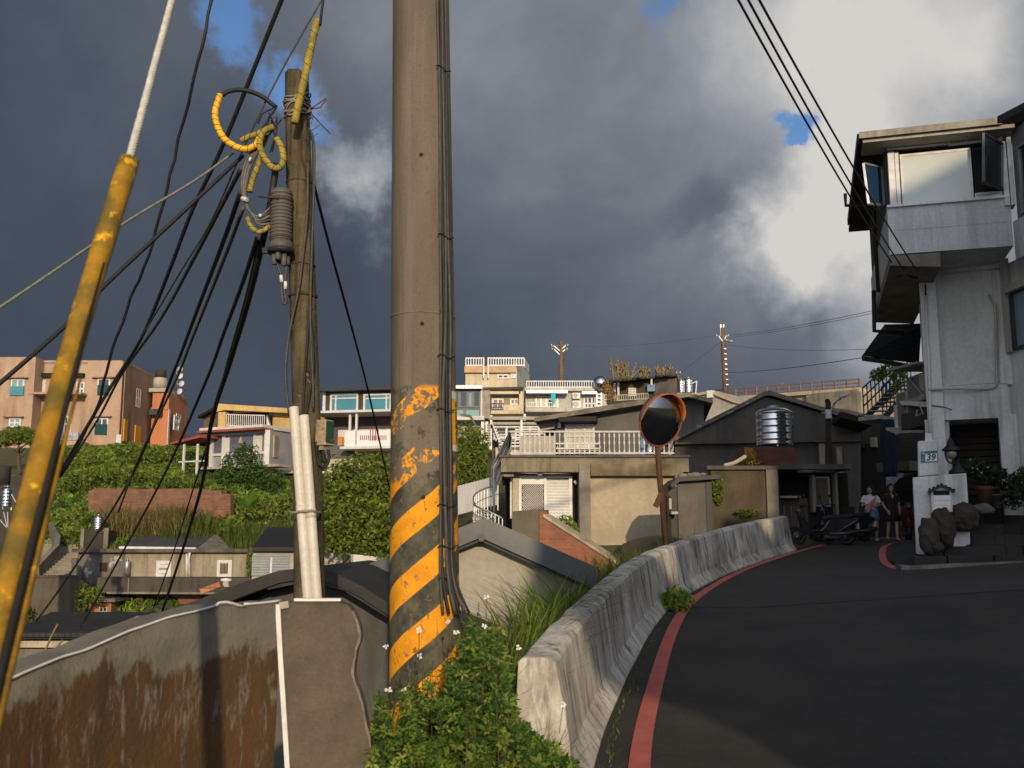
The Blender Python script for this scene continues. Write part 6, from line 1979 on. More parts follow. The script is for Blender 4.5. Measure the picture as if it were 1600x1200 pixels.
# right wing
HWg = Face(1581, 20.52, 1680, 18.6, 350)
m = MB(); HWg.rect(m, 1583, 321, 1680, 385, -5, 0); m.build('wing_band', wtile, wh_)
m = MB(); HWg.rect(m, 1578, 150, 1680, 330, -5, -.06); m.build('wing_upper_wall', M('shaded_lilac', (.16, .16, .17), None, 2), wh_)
window(HWg, wh_, 1590, 205, 1660, 318, mt['galv'], mt['dark_glass'], 2, 1, .06, .05, d=-.04)
HWl = Face(1576, 22.0, 1680, 19.9, 600)
m = MB(); HWl.rect(m, 1575, 388, 1680, 800, -4, 0); m.build('wing_lower_wall', wpaint, wh_)
window(HWl, wh_, 1583, 440, 1660, 538, mt['dark_metal'], glassmat('pale_blue_glass', (.16, .22, .26), .06), 2, 1, .07, .08)
m = MB(); HWl.rect(m, 1580, 428, 1680, 440, .0, .2); m.build('window_head', mt['concrete_lite'], wh_)
m = MB(); HWl.rect(m, 1574, 405, 1581, 552, .0, .12); m.build('shaded_pilaster', mt['concrete_lite'], wh_)
# lower wall
m = MB(); HW.rect(m, 1450, 385, 1580, 655, -6, 0); HW.rect(m, 1450, 655, 1488, 830, -6, 0); m.split('wall', wpaint, wh_)
m = MB(); HW.rect(m, 1448, 415, 1474, 830, -.5, .22); m.build('corner_pillar', wpaint, wh_)
m = MB(); HW.rect(m, 1474, 602, 1576, 655, .0, .10); HW.rect(m, 1474, 410, 1576, 424, .0, .10); HW.rect(m, 1556, 424, 1576, 602, 0, .10); m.split('wall_frame', wpaint, wh_)
m = MB(); HW.rect(m, 1476, 424, 1555, 601, .0, .03); m.build('wall_panel', M('panel_warm_white', (.55, .54, .50), (.48, .47, .43), .8, streak=(.30, .28, .25), samt=.5), wh_)
m = MB(); HW.rect(m, 1451, 396, 1471, 413, .0, 1.32); m.build('beam_end', wpaint, wh_)
m = MB(); HW.rect(m, 1566, 648, 1600, 830, -1, .12); m.build('door_pillar', wpaint, wh_)
m = MB(); HW.rect(m, 1488, 656, 1566, 830, -2, -1.0); m.build('doorway_back', mt['void'], wh_)
m = MB()
for i in range(11): HW.rect(m, 1488, 657 + i * 10.5, 1566, 665.5 + i * 10.5, -.98, -.93)
m.build('slatted_shutter', mt['wood_dark'], wh_)
m = MB(); HW.rect(m, 1394, 412, 1449, 429, .45, .62); m.build('side_beam', wpaint, wh_)
# receding left wall
uL = HW.q(1450, 600)[0]
m = MB(); HW.uz(m, uL - .16, 1.6, uL, zb0 - .32, -2.4, -1.9); HW.uz(m, uL - .16, 1.6, uL, zb0 - .32, -4.6, -4.1); m.split('side_pilaster', wpaint, wh_)
# sloping soffit slab under the overhang
m = MB(); z0 = zb0; m.prism([HB.at(.0, z0 - .02, -.02), HB.at(1.0, z0 - .02, -.02), HB.at(1.0, z0 - .02, -6), HB.at(0, z0 - .02, -6)], [HB.at(.0, z0 - .22, -.08), HB.at(1.0, z0 - .32, -.08), HB.at(1.0, z0 - .32, -6), HB.at(0, z0 - .22, -6)]); m.build('soffit', mt['concrete'], wh_)
# pipes and wires on the wall
m = MB(); m.tube(bez([HW.pt(1545, 462, .06), HW.pt(1552, 474, .13), HW.pt(1555, 490, .13), HW.pt(1557, 590, .13), HW.pt(1553, 606, .13), HW.pt(1540, 609, .14), HW.pt(1500, 610, .26), HW.pt(1460, 611, .28), HW.pt(1452, 611, .28)], 5), .026, 7)
m.tube([p + Vector((0.035, 0, .02)) for p in bez([HW.pt(1545, 464, .06), HW.pt(1552, 478, .13), HW.pt(1556, 490, .13), HW.pt(1558, 590, .13), HW.pt(1553, 608, .13)], 4)], .014, 6); m.split('wall_conduit', mt['concrete_lite'], wh_)
m = MB(); m.tube([HW.pt(1447, 466, .25), HW.pt(1449, 520, .25), HW.pt(1452, 560, .25), HW.pt(1454, 640, .25), HW.pt(1455, 700, .25)], .036, 8); m.build('corner_pipe', mt['white_paint'], wh_)
m = MB(); m.tube(bez([HB.pt(1407, 417, -.9), HB.pt(1420, 412, -.9), HB.pt(1435, 418, -.9), HW.pt(1445, 435, .24), HW.pt(1447, 465, .24)], 5), .022, 6); m.build('feed_cable', mt['rubber'], wh_)
m = MB()
for x in (1406, 1418, 1433): m.lathe([(.0, -.09), (.045, -.09), (.05, .0), (.03, .03), (.05, .05), (.0, .08)], HW.pt(x, 417, .66), 10)
m.split('insulator', mt['black_metal'], wh_)
m = MB(); m.tube([HB.at(-.70, zr0, -3.0), HB.at(-.70, zr0 - .3, -3.0), HB.at(-.30, zr0 - .35, -3.0), HB.at(-.06, zr0 - .5, -3.0), HB.at(-.06, zb0 - .1, -3.0)], .045, 8)
m.tube([HB.at(-.06, zb0 + .3, -4.5), HB.at(-.10, zb0 - .75, -4.5), HB.at(.6, zb0 - .85, -4.5)], .06, 8); m.split('downpipe', mt['black_metal'], wh_)
m = MB(); m.tube([HW.pt(1452, 635, .24), HW.pt(1475, 638, .24), HW.pt(1487, 641, .12)], .012, 5); m.build('loose_wire', mt['cable_grey'], wh_)

# air conditioners and ledges on the alley side of the house
AQ = Face(1398, 26.3, 1456, 24.2)
acs = []
for (x0, y0, x1, y1, lab) in ((1416, 585, 1447, 626, 'upper air conditioner under a sheet hood on the alley side of the white house'),
                              (1400, 612, 1418, 668, 'grey upright cabinet unit below the hooded air conditioner in the alley')):
    t = thing('air_conditioner', lab, 'air conditioner', AQ.pt(x0, y1))
    m = MB(); AQ.rect(m, x0, y0, x1, y1, -.5, 0); m.build('casing', mt['concrete_lite'], t, bevel=.015)
    m = MB(); AQ.rect(m, x0 + 3, y0 + 3, x1 - 10 if x1 - x0 > 25 else x1 - 3, y1 - 5, 0, .015); m.build('grille', ribbed(M('ac_grille', (.25, .24, .22), None, 4), 'Z', 8, .8), t)
    m = MB(); AQ.rect(m, x0 - 2, y1 + .5, x1 + 2, y1 + 4, -.6, .1); m.build('bracket', mt['galv'], t)
hd = thing('sheet_hood', 'sloping grey sheet hood over the alley air conditioner', 'hood', AQ.pt(1430, 578))
m = MB(); AQ.poly(m, [(1403, 577), (1452, 565), (1452, 568), (1404, 581)], -.7, .3); m.build('sheet', mt['galv'], hd)
m = MB(); m.bar(AQ.pt(1425, 592, .05), AQ.pt(1449, 620, .05), .05); m.build('strut', mt['galv'], hd)
jb = thing('equipment_shelf', 'cluttered black steel shelf of meters under the alley air conditioner', 'shelf', AQ.pt(1430, 665))
m = MB(); AQ.poly(m, [(1418, 626), (1458, 628), (1458, 636), (1420, 632)], -.5, .2); m.build('top_board', mt['white_paint'], jb)
m = MB(); AQ.rect(m, 1414, 642, 1456, 668, -.5, .1); AQ.rect(m, 1446, 630, 1458, 690, -.4, .0); m.split('dark_box', mt['black_metal'], jb)
m = MB(); AQ.poly(m, [(1402, 668), (1420, 674), (1440, 672), (1440, 676), (1420, 678), (1402, 672)], -.3, .3); m.tube([AQ.pt(1446, 640, .2), AQ.pt(1448, 650, .25), AQ.pt(1455, 646, .2), AQ.pt(1450, 632, .2)], .02, 6); m.split('ledge', mt['concrete_lite'], jb)
m = MB(); AQ.rect(m, 1401, 633, 1403.5, 680, .0, .06); m.build('white_pipe', mt['white_paint'], jb)

# dark awning beyond
aw = thing('corrugated_awning', 'black corrugated awning hanging over the alley left of the white house', 'awning', P(1390, 560, 29))
W5 = Face(1345, 30.5, 1424, 28.6)
m = MB(); a, b, c, d = P(1384, 509, 33.5), P(1440, 508, 27.4), P(1436, 568, 25.8), P(1349, 558, 31)
nrm = (b - a).cross(d - a).normalized() * .06
m.prism([a, b, c, d], [p - nrm for p in (a, b, c, d)]); m.build('sheet', ribbed(M('black_sheeting', (.010, .010, .011), None, 3, rough=.95, spec=.05), 'X', 3, .5), aw)
m = MB(); W5.poly(m, [(1348, 556), (1412, 568), (1412, 573), (1349, 564)], -.3, .05); W5.poly(m, [(1388, 512), (1424, 512), (1424, 570), (1395, 566)], -2.5, -2.4); m.split('valance', mt['black_metal'], aw)
m = MB(); m.bar(W5.pt(1366, 560, -.5), W5.pt(1392, 522, -.8), .06); m.bar(W5.pt(1412, 566, -.5), W5.pt(1390, 524, -.8), .06); m.split('strut', mt['dark_metal'], aw)
# alley stair
as_ = thing('steel_stair', 'black steel stair with open treads and a railing in the alley', 'stair', P(1365, 655, 31))
m = MB(); s0, s1 = P(1350, 650, 31), P(1397, 603, 34); wv = Vector((1.0, -.25, 0)).normalized() * .55
nst = 8
for i in range(nst): p = s0.lerp(s1, i / (nst - 1)); m.bar(p, p + wv, .26, .035)
m.build('treads', mt['concrete_lite'], as_)
m = MB(); m.bar(s0 - Vector((0, 0, .1)), s1 - Vector((0, 0, .1)), .05, .2); m.bar(s0 + wv - Vector((0, 0, .1)), s1 + wv - Vector((0, 0, .1)), .05, .2); m.split('stringer', mt['black_metal'], as_)
m = MB()
for off in (Vector((0, 0, 0)), wv):
    for i in range(9): p = (s0 + off).lerp(s1 + off, i / 8); m.bar(p, p + Vector((0, 0, .85)), .03)
    for h in (.3, .58, .86): m.bar(s0 + off + Vector((0, 0, h)), s1 + off + Vector((0, 0, h)), .035)
m.build('railing', mt['black_metal'], as_)
m = MB(); W6 = Face(1340, 31, 1400, 30); W6.rect(m, 1347, 651, 1380, 657, -1, .2); m.build('landing', mt['concrete_lite'], as_)
ad = thing('alley_house', 'dark house front closing the far end of the alley behind the two women', 'house', P(1370, 840, 37))
W7 = Face(1325, 38, 1460, 36)
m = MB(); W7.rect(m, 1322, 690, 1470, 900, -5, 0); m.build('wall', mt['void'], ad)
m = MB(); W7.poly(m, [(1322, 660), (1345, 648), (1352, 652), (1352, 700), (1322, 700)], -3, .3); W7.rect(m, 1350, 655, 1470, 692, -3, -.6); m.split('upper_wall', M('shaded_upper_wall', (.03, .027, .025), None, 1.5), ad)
m = MB(); W7.rect(m, 1363, 684, 1371, 699, .0, .2); m.build('lit_window', M('cream_board', (.25, .2, .14), None, 2), ad)
m = MB(); W7.poly(m, [(1310, 640), (1345, 645), (1346, 652), (1310, 649)], -4, 1.0); m.build('roof', mt['concrete'], ad)
bt = thing('blue_tarpaulin', 'dark blue tarpaulin hung as a wall at the alley side of the house', 'tarpaulin', P(1385, 740, 29.5))
W8 = Face(1368, 30.5, 1402, 28.5)
m = MB(); ny_, nx_ = 12, 8
for j in range(ny_ + 1):
    for i in range(nx_ + 1):
        x0, x1 = 1380 - 8 * j / ny_ * .3, 1402
        m.v.append(tuple(W8.pt(x0 + (x1 - x0) * i / nx_, 655 + 90 * j / ny_, .06 * math.sin(i * 1.9 + j * .4))))
for j in range(ny_):
    for i in range(nx_): q = j * (nx_ + 1) + i; m.f.append((q, q + 1, q + nx_ + 2, q + nx_ + 1)); m.m.append(0); m.s.append(True)
o = m.build('sheet', M('navy_tarp', (.015, .03, .055), (.01, .02, .04), 2, rough=.6), bt, fix=False); so = o.modifiers.new('thickness', 'SOLIDIFY'); so.thickness = .01
cl = thing('striped_cloth', 'pale striped cloth hanging under the beige awning edge in the alley', 'cloth', P(1398, 770, 31))
W9 = Face(1375, 31.5, 1425, 30.5)
m = MB()
for i in range(9): W9.poly(m, [(1385 + i * 3, 739), (1388 + i * 3, 739), (1387.5 + i * 2.4, 776 - i * 2.6), (1385.2 + i * 2.4, 776 - i * 2.6)], -.01, .01 + .01 * (i % 2))
m.build('cloth_panel', ribbed(M('striped_cloth', (.42, .43, .50), (.25, .27, .36), 6, rough=.9), 'X', 8, .3), cl)
ba = thing('canvas_awning', 'beige canvas awning edge with a black slanting umbrella below it in the alley', 'awning', P(1400, 738, 31.5))
m = MB(); W9.poly(m, [(1372, 724), (1424, 720), (1424, 735), (1374, 738)], -.9, .1); m.build('canvas', M('beige_canvas', (.12, .10, .08), (.08, .07, .055), 3), ba)
m = MB(); W9.poly(m, [(1388, 775), (1412, 748), (1440, 738), (1445, 760), (1425, 765), (1395, 790)], -.6, .2); m.build('black_canopy', mt['black_metal'], ba)

# ------------------------------------------------------------ gate post with number plate and letter box
gp = thing('gate_post', 'stepped white gate post carrying a house number plate at the road side', 'gate post', P(1440, 860, 20.8))
GP = Face(1426, 20.9, 1512, 20.55)
m = MB(); GP.poly(m, [(1426, 746), (1510, 739), (1514, 800), (1516, 850), (1470, 870), (1432, 866)], -.45, 0)
m.build('lower_block', wpaint, gp, bevel=.02)
m = MB(); GP.poly(m, [(1434, 689), (1465, 687), (1467.5, 741.5), (1435, 744.5)], -.44, -.02); m.build('upper_block', wpaint, gp, bevel=.02)
m = MB(); GP.poly(m, [(1446, 676), (1456, 676), (1457, 688), (1446, 688)], -.3, -.1); m.build('pipe_stub', mt['white_paint'], gp)
teal = M('teal_enamel', (.012, .16, .16), (.01, .13, .13), 8, rough=.4, bump=.02)
pm = MB(); GP.poly(pm, [(1439, 705.5), (1464.5, 704), (1465, 721), (1439, 722)], -.02, .004); plate = pm.build('number_plate', teal, gp)
m = MB(); GP.poly(m, [(1445.6, 709), (1464, 708.5), (1464.3, 720.3), (1445.6, 721)], .004, .007); m.build('plate_panel', mt['white_clean'], plate)
text_mesh("39", .178, M('dark_teal_ink', (.01, .06, .08), None, 8, bump=0), 'number', plate, GP.pt(1454.2, 714.9, .009), GP.U, (0, 0, 1), .001, shear=.18, bold=.004)
m = MB(); m.lathe([(.0, 0), (.036, 0), (.036, .003), (.0, .003)], GP.pt(1442.3, 709, .004), 16, axis=GP.N); m.build('plate_emblem', mt['concrete_lite'], plate)
m = MB(); GP.rect(m, 1440, 713.5, 1444.6, 716, .004, .006); GP.rect(m, 1440.5, 717, 1444.2, 720.5, .004, .006); m.split('plate_block', M('sky_blue_enamel', (.08, .28, .42), None, 8), plate)
lb = thing('letter_box', 'white wooden letter box with a dark tiled gable lid on the gate post', 'letter box', GP.pt(1470, 800, .1))
m = MB(); GP.poly(m, [(1454, 764), (1470, 758), (1486, 764), (1488, 800), (1456, 801)], .0, .14); body = m.build('box_body', mt['white_paint'], lb)
m = MB()
for k in range(3): GP.rect(m, 1458, 775.5 + k * 7.5, 1484, 782 + k * 7.5, .14, .152)
m.build('front_slats', mt['white_clean'], lb)
m = MB(); GP.rect(m, 1458, 767, 1483, 774, .135, .145); m.build('slot', mt['void'], lb)
m = MB(); GP.poly(m, [(1449, 768), (1470, 757), (1491, 766), (1491, 769.5), (1470, 761), (1450, 771.5)], -.0, .22)
for k in range(7): x = 1452 + k * 6.3; m.ball(GP.pt(x, 766 - (8.5 - abs(x - 1470) * .45), .2), .03, 8, 5)
m.build('lid', mt['black_metal'], lb)
m = MB(); GP.rect(m, 1455, 801, 1488, 803, .0, .16); m.build('base_board', mt['black_metal'], lb)
ln = thing('lantern', 'black goose-neck lantern with a round glass on the gate post shoulder', 'lantern', GP.pt(1492, 739, -.2))
m = MB(); m.lathe([(.0, 0), (.17, 0), (.15, .06), (.06, .14), (.045, .30), (.0, .30)], GP.pt(1497, 739, -.2), 16); m.build('stem', mt['black_metal'], ln)
m = MB(); m.tube(bez([GP.pt(1495, 725, -.2), GP.pt(1484, 722, -.1), GP.pt(1478, 714, -.05), GP.pt(1477, 704, -.05)], 5), .018, 7); m.build('neck', mt['black_metal'], ln)
m = MB(); c = GP.pt(1486, 704, -.05); m.lathe([(.17, 0), (.175, .02), (.09, .10), (.055, .20), (.02, .26), (.012, .32), (.0, .32)], c, 18); m.build('hood', mt['black_metal'], ln)
m = MB(); m.ball(c - Vector((0, 0, .06)), .105, 14, 10, (1, 1, 1.1)); m.build('globe', glassmat('smoky_globe', (.22, .18, .12), .1), ln)

# stone steps and kerb
stp = thing('stone_steps', 'dark stone steps rising from the kerb to the white house', 'steps', P(1500, 880, 20.2))
st_m = M('dark_step_stone', (.032, .030, .027), (.018, .017, .016), 2.2, bump=.9, bscale=16, spots=(.10, .095, .085), spscale=9, spt=.66)
levels = [(868, 20.2, 1428), (852, 20.6, 1444), (836, 21.0, 1470), (818, 21.4, 1505), (804, 21.8, 1515)]
for k, (y, D, xl) in enumerate(levels):
    a = P(xl, y, D); b = P(1720, y, D); m = MB(); rr = random.Random(k); xs = [a.x + (b.x - a.x) * (i + (rr.uniform(-.35, .35) if 0 < i < 7 else 0)) / 7 for i in range(8)]
    z = a.z
    for i in range(7):
        g = rr.uniform(-.04, .04) - (xs[i] - a.x) * .05; zt_ = z + rr.uniform(-.02, .012); x0_, x1_ = xs[i], xs[i + 1] - .006; y0_ = D + g; sh_ = .38 * 3.0
        m.hexa([(x0_, y0_, zt_ - 1.2), (x1_, y0_ - .03, zt_ - 1.2), (x1_ + sh_, y0_ + 3, zt_ - 1.2), (x0_ + sh_, y0_ + 3, zt_ - 1.2), (x0_, y0_, zt_), (x1_, y0_ - .03, zt_), (x1_ + sh_, y0_ + 3, zt_), (x0_ + sh_, y0_ + 3, zt_)])
    m.build('step', st_m, stp, bevel=.015)
kb = thing('kerb', 'pale worn stone kerb along the foot of the dark steps', 'kerb', P(1500, 885, 19.9))
m = MB(); pts = [P(1398, 882, 20.6), P(1408, 884, 20.15), P(1440, 883, 19.95), P(1500, 880, 19.8), P(1600, 877, 19.6), P(1720, 875, 19.3)]
for p, q in zip(pts, pts[1:]):
    d = (q - p); dn = Vector((-d.y, d.x, 0)).normalized() * .16
    p0, q0 = p - Vector((0, 0, .3)), q - Vector((0, 0, .3))
    m.hexa([p0, q0, q0 + dn, p0 + dn, p, q, q + dn, p + dn])
m.build('kerb_stone', M('kerb_stone', (.20, .185, .165), (.11, .10, .09), 3, bump=.6, bscale=14), kb)
pe = [P(1394, 862, 22.6), P(1406, 852, 23.6), P(1450, 852, 21.6), P(1450, 884, 20.3), P(1402, 884, 20.6), P(1393, 874, 21.5)]
sd = MB(); sd.prism(pe, [p - Vector((0, 0, .35)) for p in pe])
tag(sd.build('plaza_edge', st_m), 'dark paved corner between the red kerb line and the gate post', 'paving')


def rock(label, x, y, D, sx, sz, seed, mat, group=None, sy=None):
    r = random.Random(seed); c = P(x, y, D); m = MB(); m.ball(c, 1.0, 15, 10, (sx, sy or sx * .8, sz)); m.s = [False] * len(m.s)
    m.v = [tuple(Vector(v) + (Vector(v) - c) * (.55 * (.35 - abs(mnoise.noise((Vector(v) - c) * 4.2 + Vector((seed, 0, 0))))) + .22 * (.3 - abs(mnoise.noise((Vector(v) - c) * 11))))) for v in m.v]
    return tag(m.build('boulder', mat), label, 'boulder', group)


rk1 = M('brown_rock', (.055, .042, .033), (.03, .025, .021), 3, bump=1.0, bscale=9, spots=(.24, .22, .20), spscale=7, spt=.66)
rk2 = M('reddish_rock', (.05, .033, .024), (.028, .020, .016), 3, bump=1.0, bscale=9)
rock('upright brown boulder with white flecks, leftmost at the foot of the gate post', 1452, 836, 20.3, .19, .34, 1, rk1)
rock('reddish upright boulder under the letter box', 1474, 824, 20.45, .24, .36, 5, rk2)
rock('rounded brown boulder right of the letter box', 1506, 808, 20.5, .27, .25, 9, rk2)
rock('flat pale boulder in front of the terracotta pot', 1536, 796, 20.9, .20, .11, 13, M('pale_rock', (.13, .12, .105), (.085, .078, .07), 3, bump=.6))
rock('small dark stone low between two boulders', 1465, 855, 20.2, .12, .10, 15, rk1)


def pot(label, x, y0, y1, D, w, mat, square=False):
    b = P(x, y1, D); h = P(x, y0, D).z - b.z; t = thing('plant_pot', label, 'plant pot', b); m = MB()
    if square: m.lathe([(w * .86, 0), (w, h), (w * 1.06, h), (w * 1.06, h + .02), (w * .9, h + .02), (.0, h * .95)], b, 4)
    else: m.lathe([(.0, 0), (w * .74, 0), (w * .95, h * .82), (w * 1.05, h * .84), (w * 1.05, h), (w * .93, h), (w * .9, h * .9), (.0, h * .88)], b, 28)
    m.build('pot_body', mat, t); m = MB(); m.lathe([(.0, h * .9), (w * .85, h * .93), (.0, h * .96)], b, 16); m.build('soil', mt['soil'], t); return b + Vector((0, 0, h))


pa_ = pot('terracotta plant pot behind the pale flat boulder', 1541, 760, 792, 21.3, .17, M('terracotta', (.11, .05, .028), (.075, .036, .022), 4))
pb2 = pot('square beige plant pot right of the terracotta pot', 1560, 774, 794, 21.2, .13, M('beige_pot', (.17, .15, .115), (.13, .11, .09), 4), True)
shade_leaf = leafmat('deep_green_leaf', (.010, .022, .008), (.035, .055, .016), None, .2)
for i, (lab, blobs, n, sz, leaf) in enumerate((('straggly dark green potted bush with pale flowers in the terracotta pot', [(P(1541, 742, 21.3), (.30, .25, .25)), (P(1520, 732, 21.3), (.25, .2, .22)), (P(1562, 750, 21.4), (.22, .2, .3))], 1300, .05, 'leaf_dark'),
                                               ('dense dark flowering bush at the right edge above the stone steps', [(P(1590, 765, 20.8), (.25, .25, .3)), (P(1606, 752, 20.7), (.3, .25, .3)), (P(1578, 780, 20.9), (.15, .2, .2))], 1500, .05, 'leaf_dark'))):
    rr = random.Random(40 + i); t = thing('potted_bush' if i == 0 else 'flowering_bush', lab, 'bush', blobs[0][0] - Vector((0, 0, .3)))
    m = MB(); crown(m, blobs, n, sz, rr, .3); m.build('foliage', shade_leaf, t, fix=False)
    m = MB()
    for c, rad in blobs:
        for _ in range(3): p = Vector(c) + Vector((rr.uniform(-1, 1) * rad[0], -rad[1] * .9, rr.uniform(-1, 1) * rad[2])); m.ball(p, .018, 6, 4)
    m.build('flowers', mt['concrete_lite'], t)
    m = MB()
    for _ in range(5): c, rad = rr.choice(blobs); e = Vector(c) + Vector((rr.uniform(-.2, .2), 0, 0)); m.tube([blobs[0][0] - Vector((0, 0, .35)), e - Vector((0, 0, .1)), e], [.014, .01, .006], 5)
    m.build('stems', mt['trunk'], t)
# ---------------------------------------------------------------- scooters and the two women
scoot_paint = M('scooter_black', (.012, .012, .015), (.018, .018, .022), 3, rough=.25, bump=0, spec=.5)
scoot_grey = M('scooter_grey_plastic', (.05, .05, .055), None, 4, rough=.5)
dull = M('dull_alloy', (.10, .10, .105), (.07, .07, .075), 5, rough=.4, metal=.6, bump=.03)
seat_m = M('seat_vinyl', (.016, .015, .015), None, 10, rough=.55)


def scooter(label, loc, rz, paint=scoot_paint):
    """built facing -X with its wheels on the ground; vertices are turned into place"""
    loc = Vector(loc); t = thing('motor_scooter', label, 'motor scooter', loc, 'scooters parked at the alley mouth')
    Q = Matrix.Rotation(rz, 3, 'Z')

    def W(*p): return loc + Q @ Vector(p)

    def build(mb, name, mat, par=t, **k): return mb.build(name, mat, par, **k)
    ay = Q @ Vector((0, 1, 0))
    for x in (-.64, .62):
        m = MB(); c = W(x, 0, .235); R1 = .18
        ring = [c + Q @ Vector((R1 * math.cos(a * math.pi / 16), 0, R1 * math.sin(a * math.pi / 16))) for a in range(33)]
        m.tube(ring, .052, 10); w = build(m, 'wheel', mt['rubber'])
        m = MB(); m.lathe([(.0, -.045), (.135, -.045), (.14, .0), (.135, .045), (.0, .045)], c, 22, axis=ay); build(m, 'rim', dull, w)
        m = MB(); m.lathe([(.0, -.058), (.085, -.058), (.085, -.05), (.0, -.05)], c, 18, axis=ay); build(m, 'brake_disc', dull, w)
    m = MB()   # body shell: side profile extruded with narrowing
    prof = [(-.48, .30), (-.30, .27), (.15, .26), (.45, .36), (.86, .58), (.90, .66), (.84, .70), (.50, .72), (.15, .66), (.06, .50), (-.05, .40), (-.28, .40), (-.36, .55), (-.50, .92), (-.56, .98), (-.62, .92), (-.58, .60)]
    for s in (-1, 1):
        for (x, z) in prof: m.v.append(tuple(W(x, s * (.15 if .3 < z < .7 else .12), z)))
    n = len(prof)
    m.f.append(tuple(range(n))); m.f.append(tuple(reversed(range(n, 2 * n))))
    for k in range(n): m.f.append((k, (k + 1) % n, n + (k + 1) % n, n + k))
    m.m += [0] * (n + 2); m.s += [False] * (n + 2); build(m, 'body', paint, bevel=.03)
    m = MB(); m.hexa([W(.02, -.14, .67), W(.80, -.11, .72), W(.80, .11, .72), W(.02, .14, .67), W(.06, -.12, .77), W(.80, -.09, .83), W(.80, .09, .83), W(.06, .12, .77)]); build(m, 'seat', seat_m, bevel=.03)
    m = MB(); m.tube([W(-.64, 0, .235), W(-.58, 0, .6)], .045, 8); build(m, 'fork', dull)
    m = MB(); pr = [(-.92, .36), (-.86, .44), (-.72, .49), (-.56, .47), (-.44, .36), (-.56, .40), (-.70, .44), (-.84, .40)]
    m.prism([W(x, -.08, z) for x, z in pr], [W(x, .08, z) for x, z in pr]); build(m, 'front_mudguard', paint)
    m = MB(); m.tube(bez([W(-.42, -.34, 1.02), W(-.50, -.18, 1.05), W(-.52, 0, 1.0), W(-.50, .18, 1.05), W(-.42, .34, 1.02)], 4), .016, 7); build(m, 'handlebar', mt['black_metal'])
    m = MB()
    for s in (-1, 1): m.tube([W(-.44, s * .30, 1.02), W(-.36, s * .36, 1.01)], .024, 8)
    m.split('grip', mt['rubber'], t)
    m = MB()
    for s in (-1, 1): m.tube([W(-.48, s * .2, 1.05), W(-.50, s * .3, 1.24)], .008, 5); m.ball(W(-.50, s * .32, 1.27), .065, 10, 6, (.4, 1.1, .8))
    m.split('rear_mirror', mt['black_metal'], t)
    m = MB(); m.ball(W(-.60, 0, .90), .11, 12, 8, (.6, 1.2, .9)); build(m, 'headlight', dull)
    m = MB(); m.box(W(.90, 0, .66), (.06, .2, .08), rz=rz); build(m, 'tail_light', M('tail_red', (.30, .015, .02), None, 6, rough=.2, bump=0) if 'tail_red' not in bpy.data.materials else bpy.data.materials['tail_red'])
    m = MB(); m.box(W(.93, 0, .50), (.012, .28, .15), rz=rz); build(m, 'licence_plate', mt['white_clean'])
    m = MB(); m.tube([W(.15, -.17, .30), W(.55, -.19, .30), W(.92, -.19, .36)], [.03, .05, .055], 10); build(m, 'exhaust', dull)
    m = MB(); m.box(W(.25, 0, .27), (.42, .22, .18), rz=rz); m.tube([W(.1, .14, .26), W(.16, .2, .02)], .015, 6); build(m, 'engine', scoot_grey)
    return t


def on_road(px, D): 
    p = P(px, 850, D); return Vector((p.x, p.y, road_z(p.x, p.y)))


scooter('black motor scooter parked side-on facing left behind the parapet end', on_road(1285, 27.4), R(-4))
scooter('black motor scooter half hidden behind the side-on one', on_road(1318, 29.2), R(8), M('scooter_dark_blue', (.010, .012, .022), None, 3, rough=.25, bump=0))
scooter('motor scooter seen from behind beside the white gate post', on_road(1420, 28.6), R(72), M('scooter_maroon', (.06, .012, .016), None, 3, rough=.25, bump=0))

skin = M('skin', (.42, .25, .17), (.38, .22, .15), 4, rough=.6, bump=.03)
hair_m = M('black_hair', (.012, .010, .009), (.02, .016, .014), 14, rough=.45, bump=.2)


def limb(m, pts, rs, n=12):
    m.tube(pts, rs, n)
    for p, r in zip(pts, rs): m.ball(p, r * .99, 10, 8)


def hand(m, wrist, d, side):
    """palm with four bent fingers and a thumb, pointing along d"""
    d = Vector(d).normalized(); a = Vector((side * 1.0, -.3, 0)); a = (a - d * a.dot(d)).normalized(); n = d.cross(a)
    palm = wrist + d * .05; m.ball(palm, .045, 10, 8, (.55, .85, 1.0), rot=d.to_track_quat('Z', 'Y').to_matrix())
    for k, ln in enumerate((.068, .078, .074, .058)):
        b = wrist + d * .085 + n * (k - 1.5) * .019; e1 = b + d * ln * .55 + a * -.006; e2 = e1 + d * ln * .38 - a * side * .018
        limb(m, [b - d * .02, b, e1, e2], [.010, .0098, .009, .0078], 7)
    b = wrist + d * .03 - n * .036; limb(m, [b, b + d * .03 - n * .022, b + d * .062 - n * .026], [.012, .0105, .009], 7)


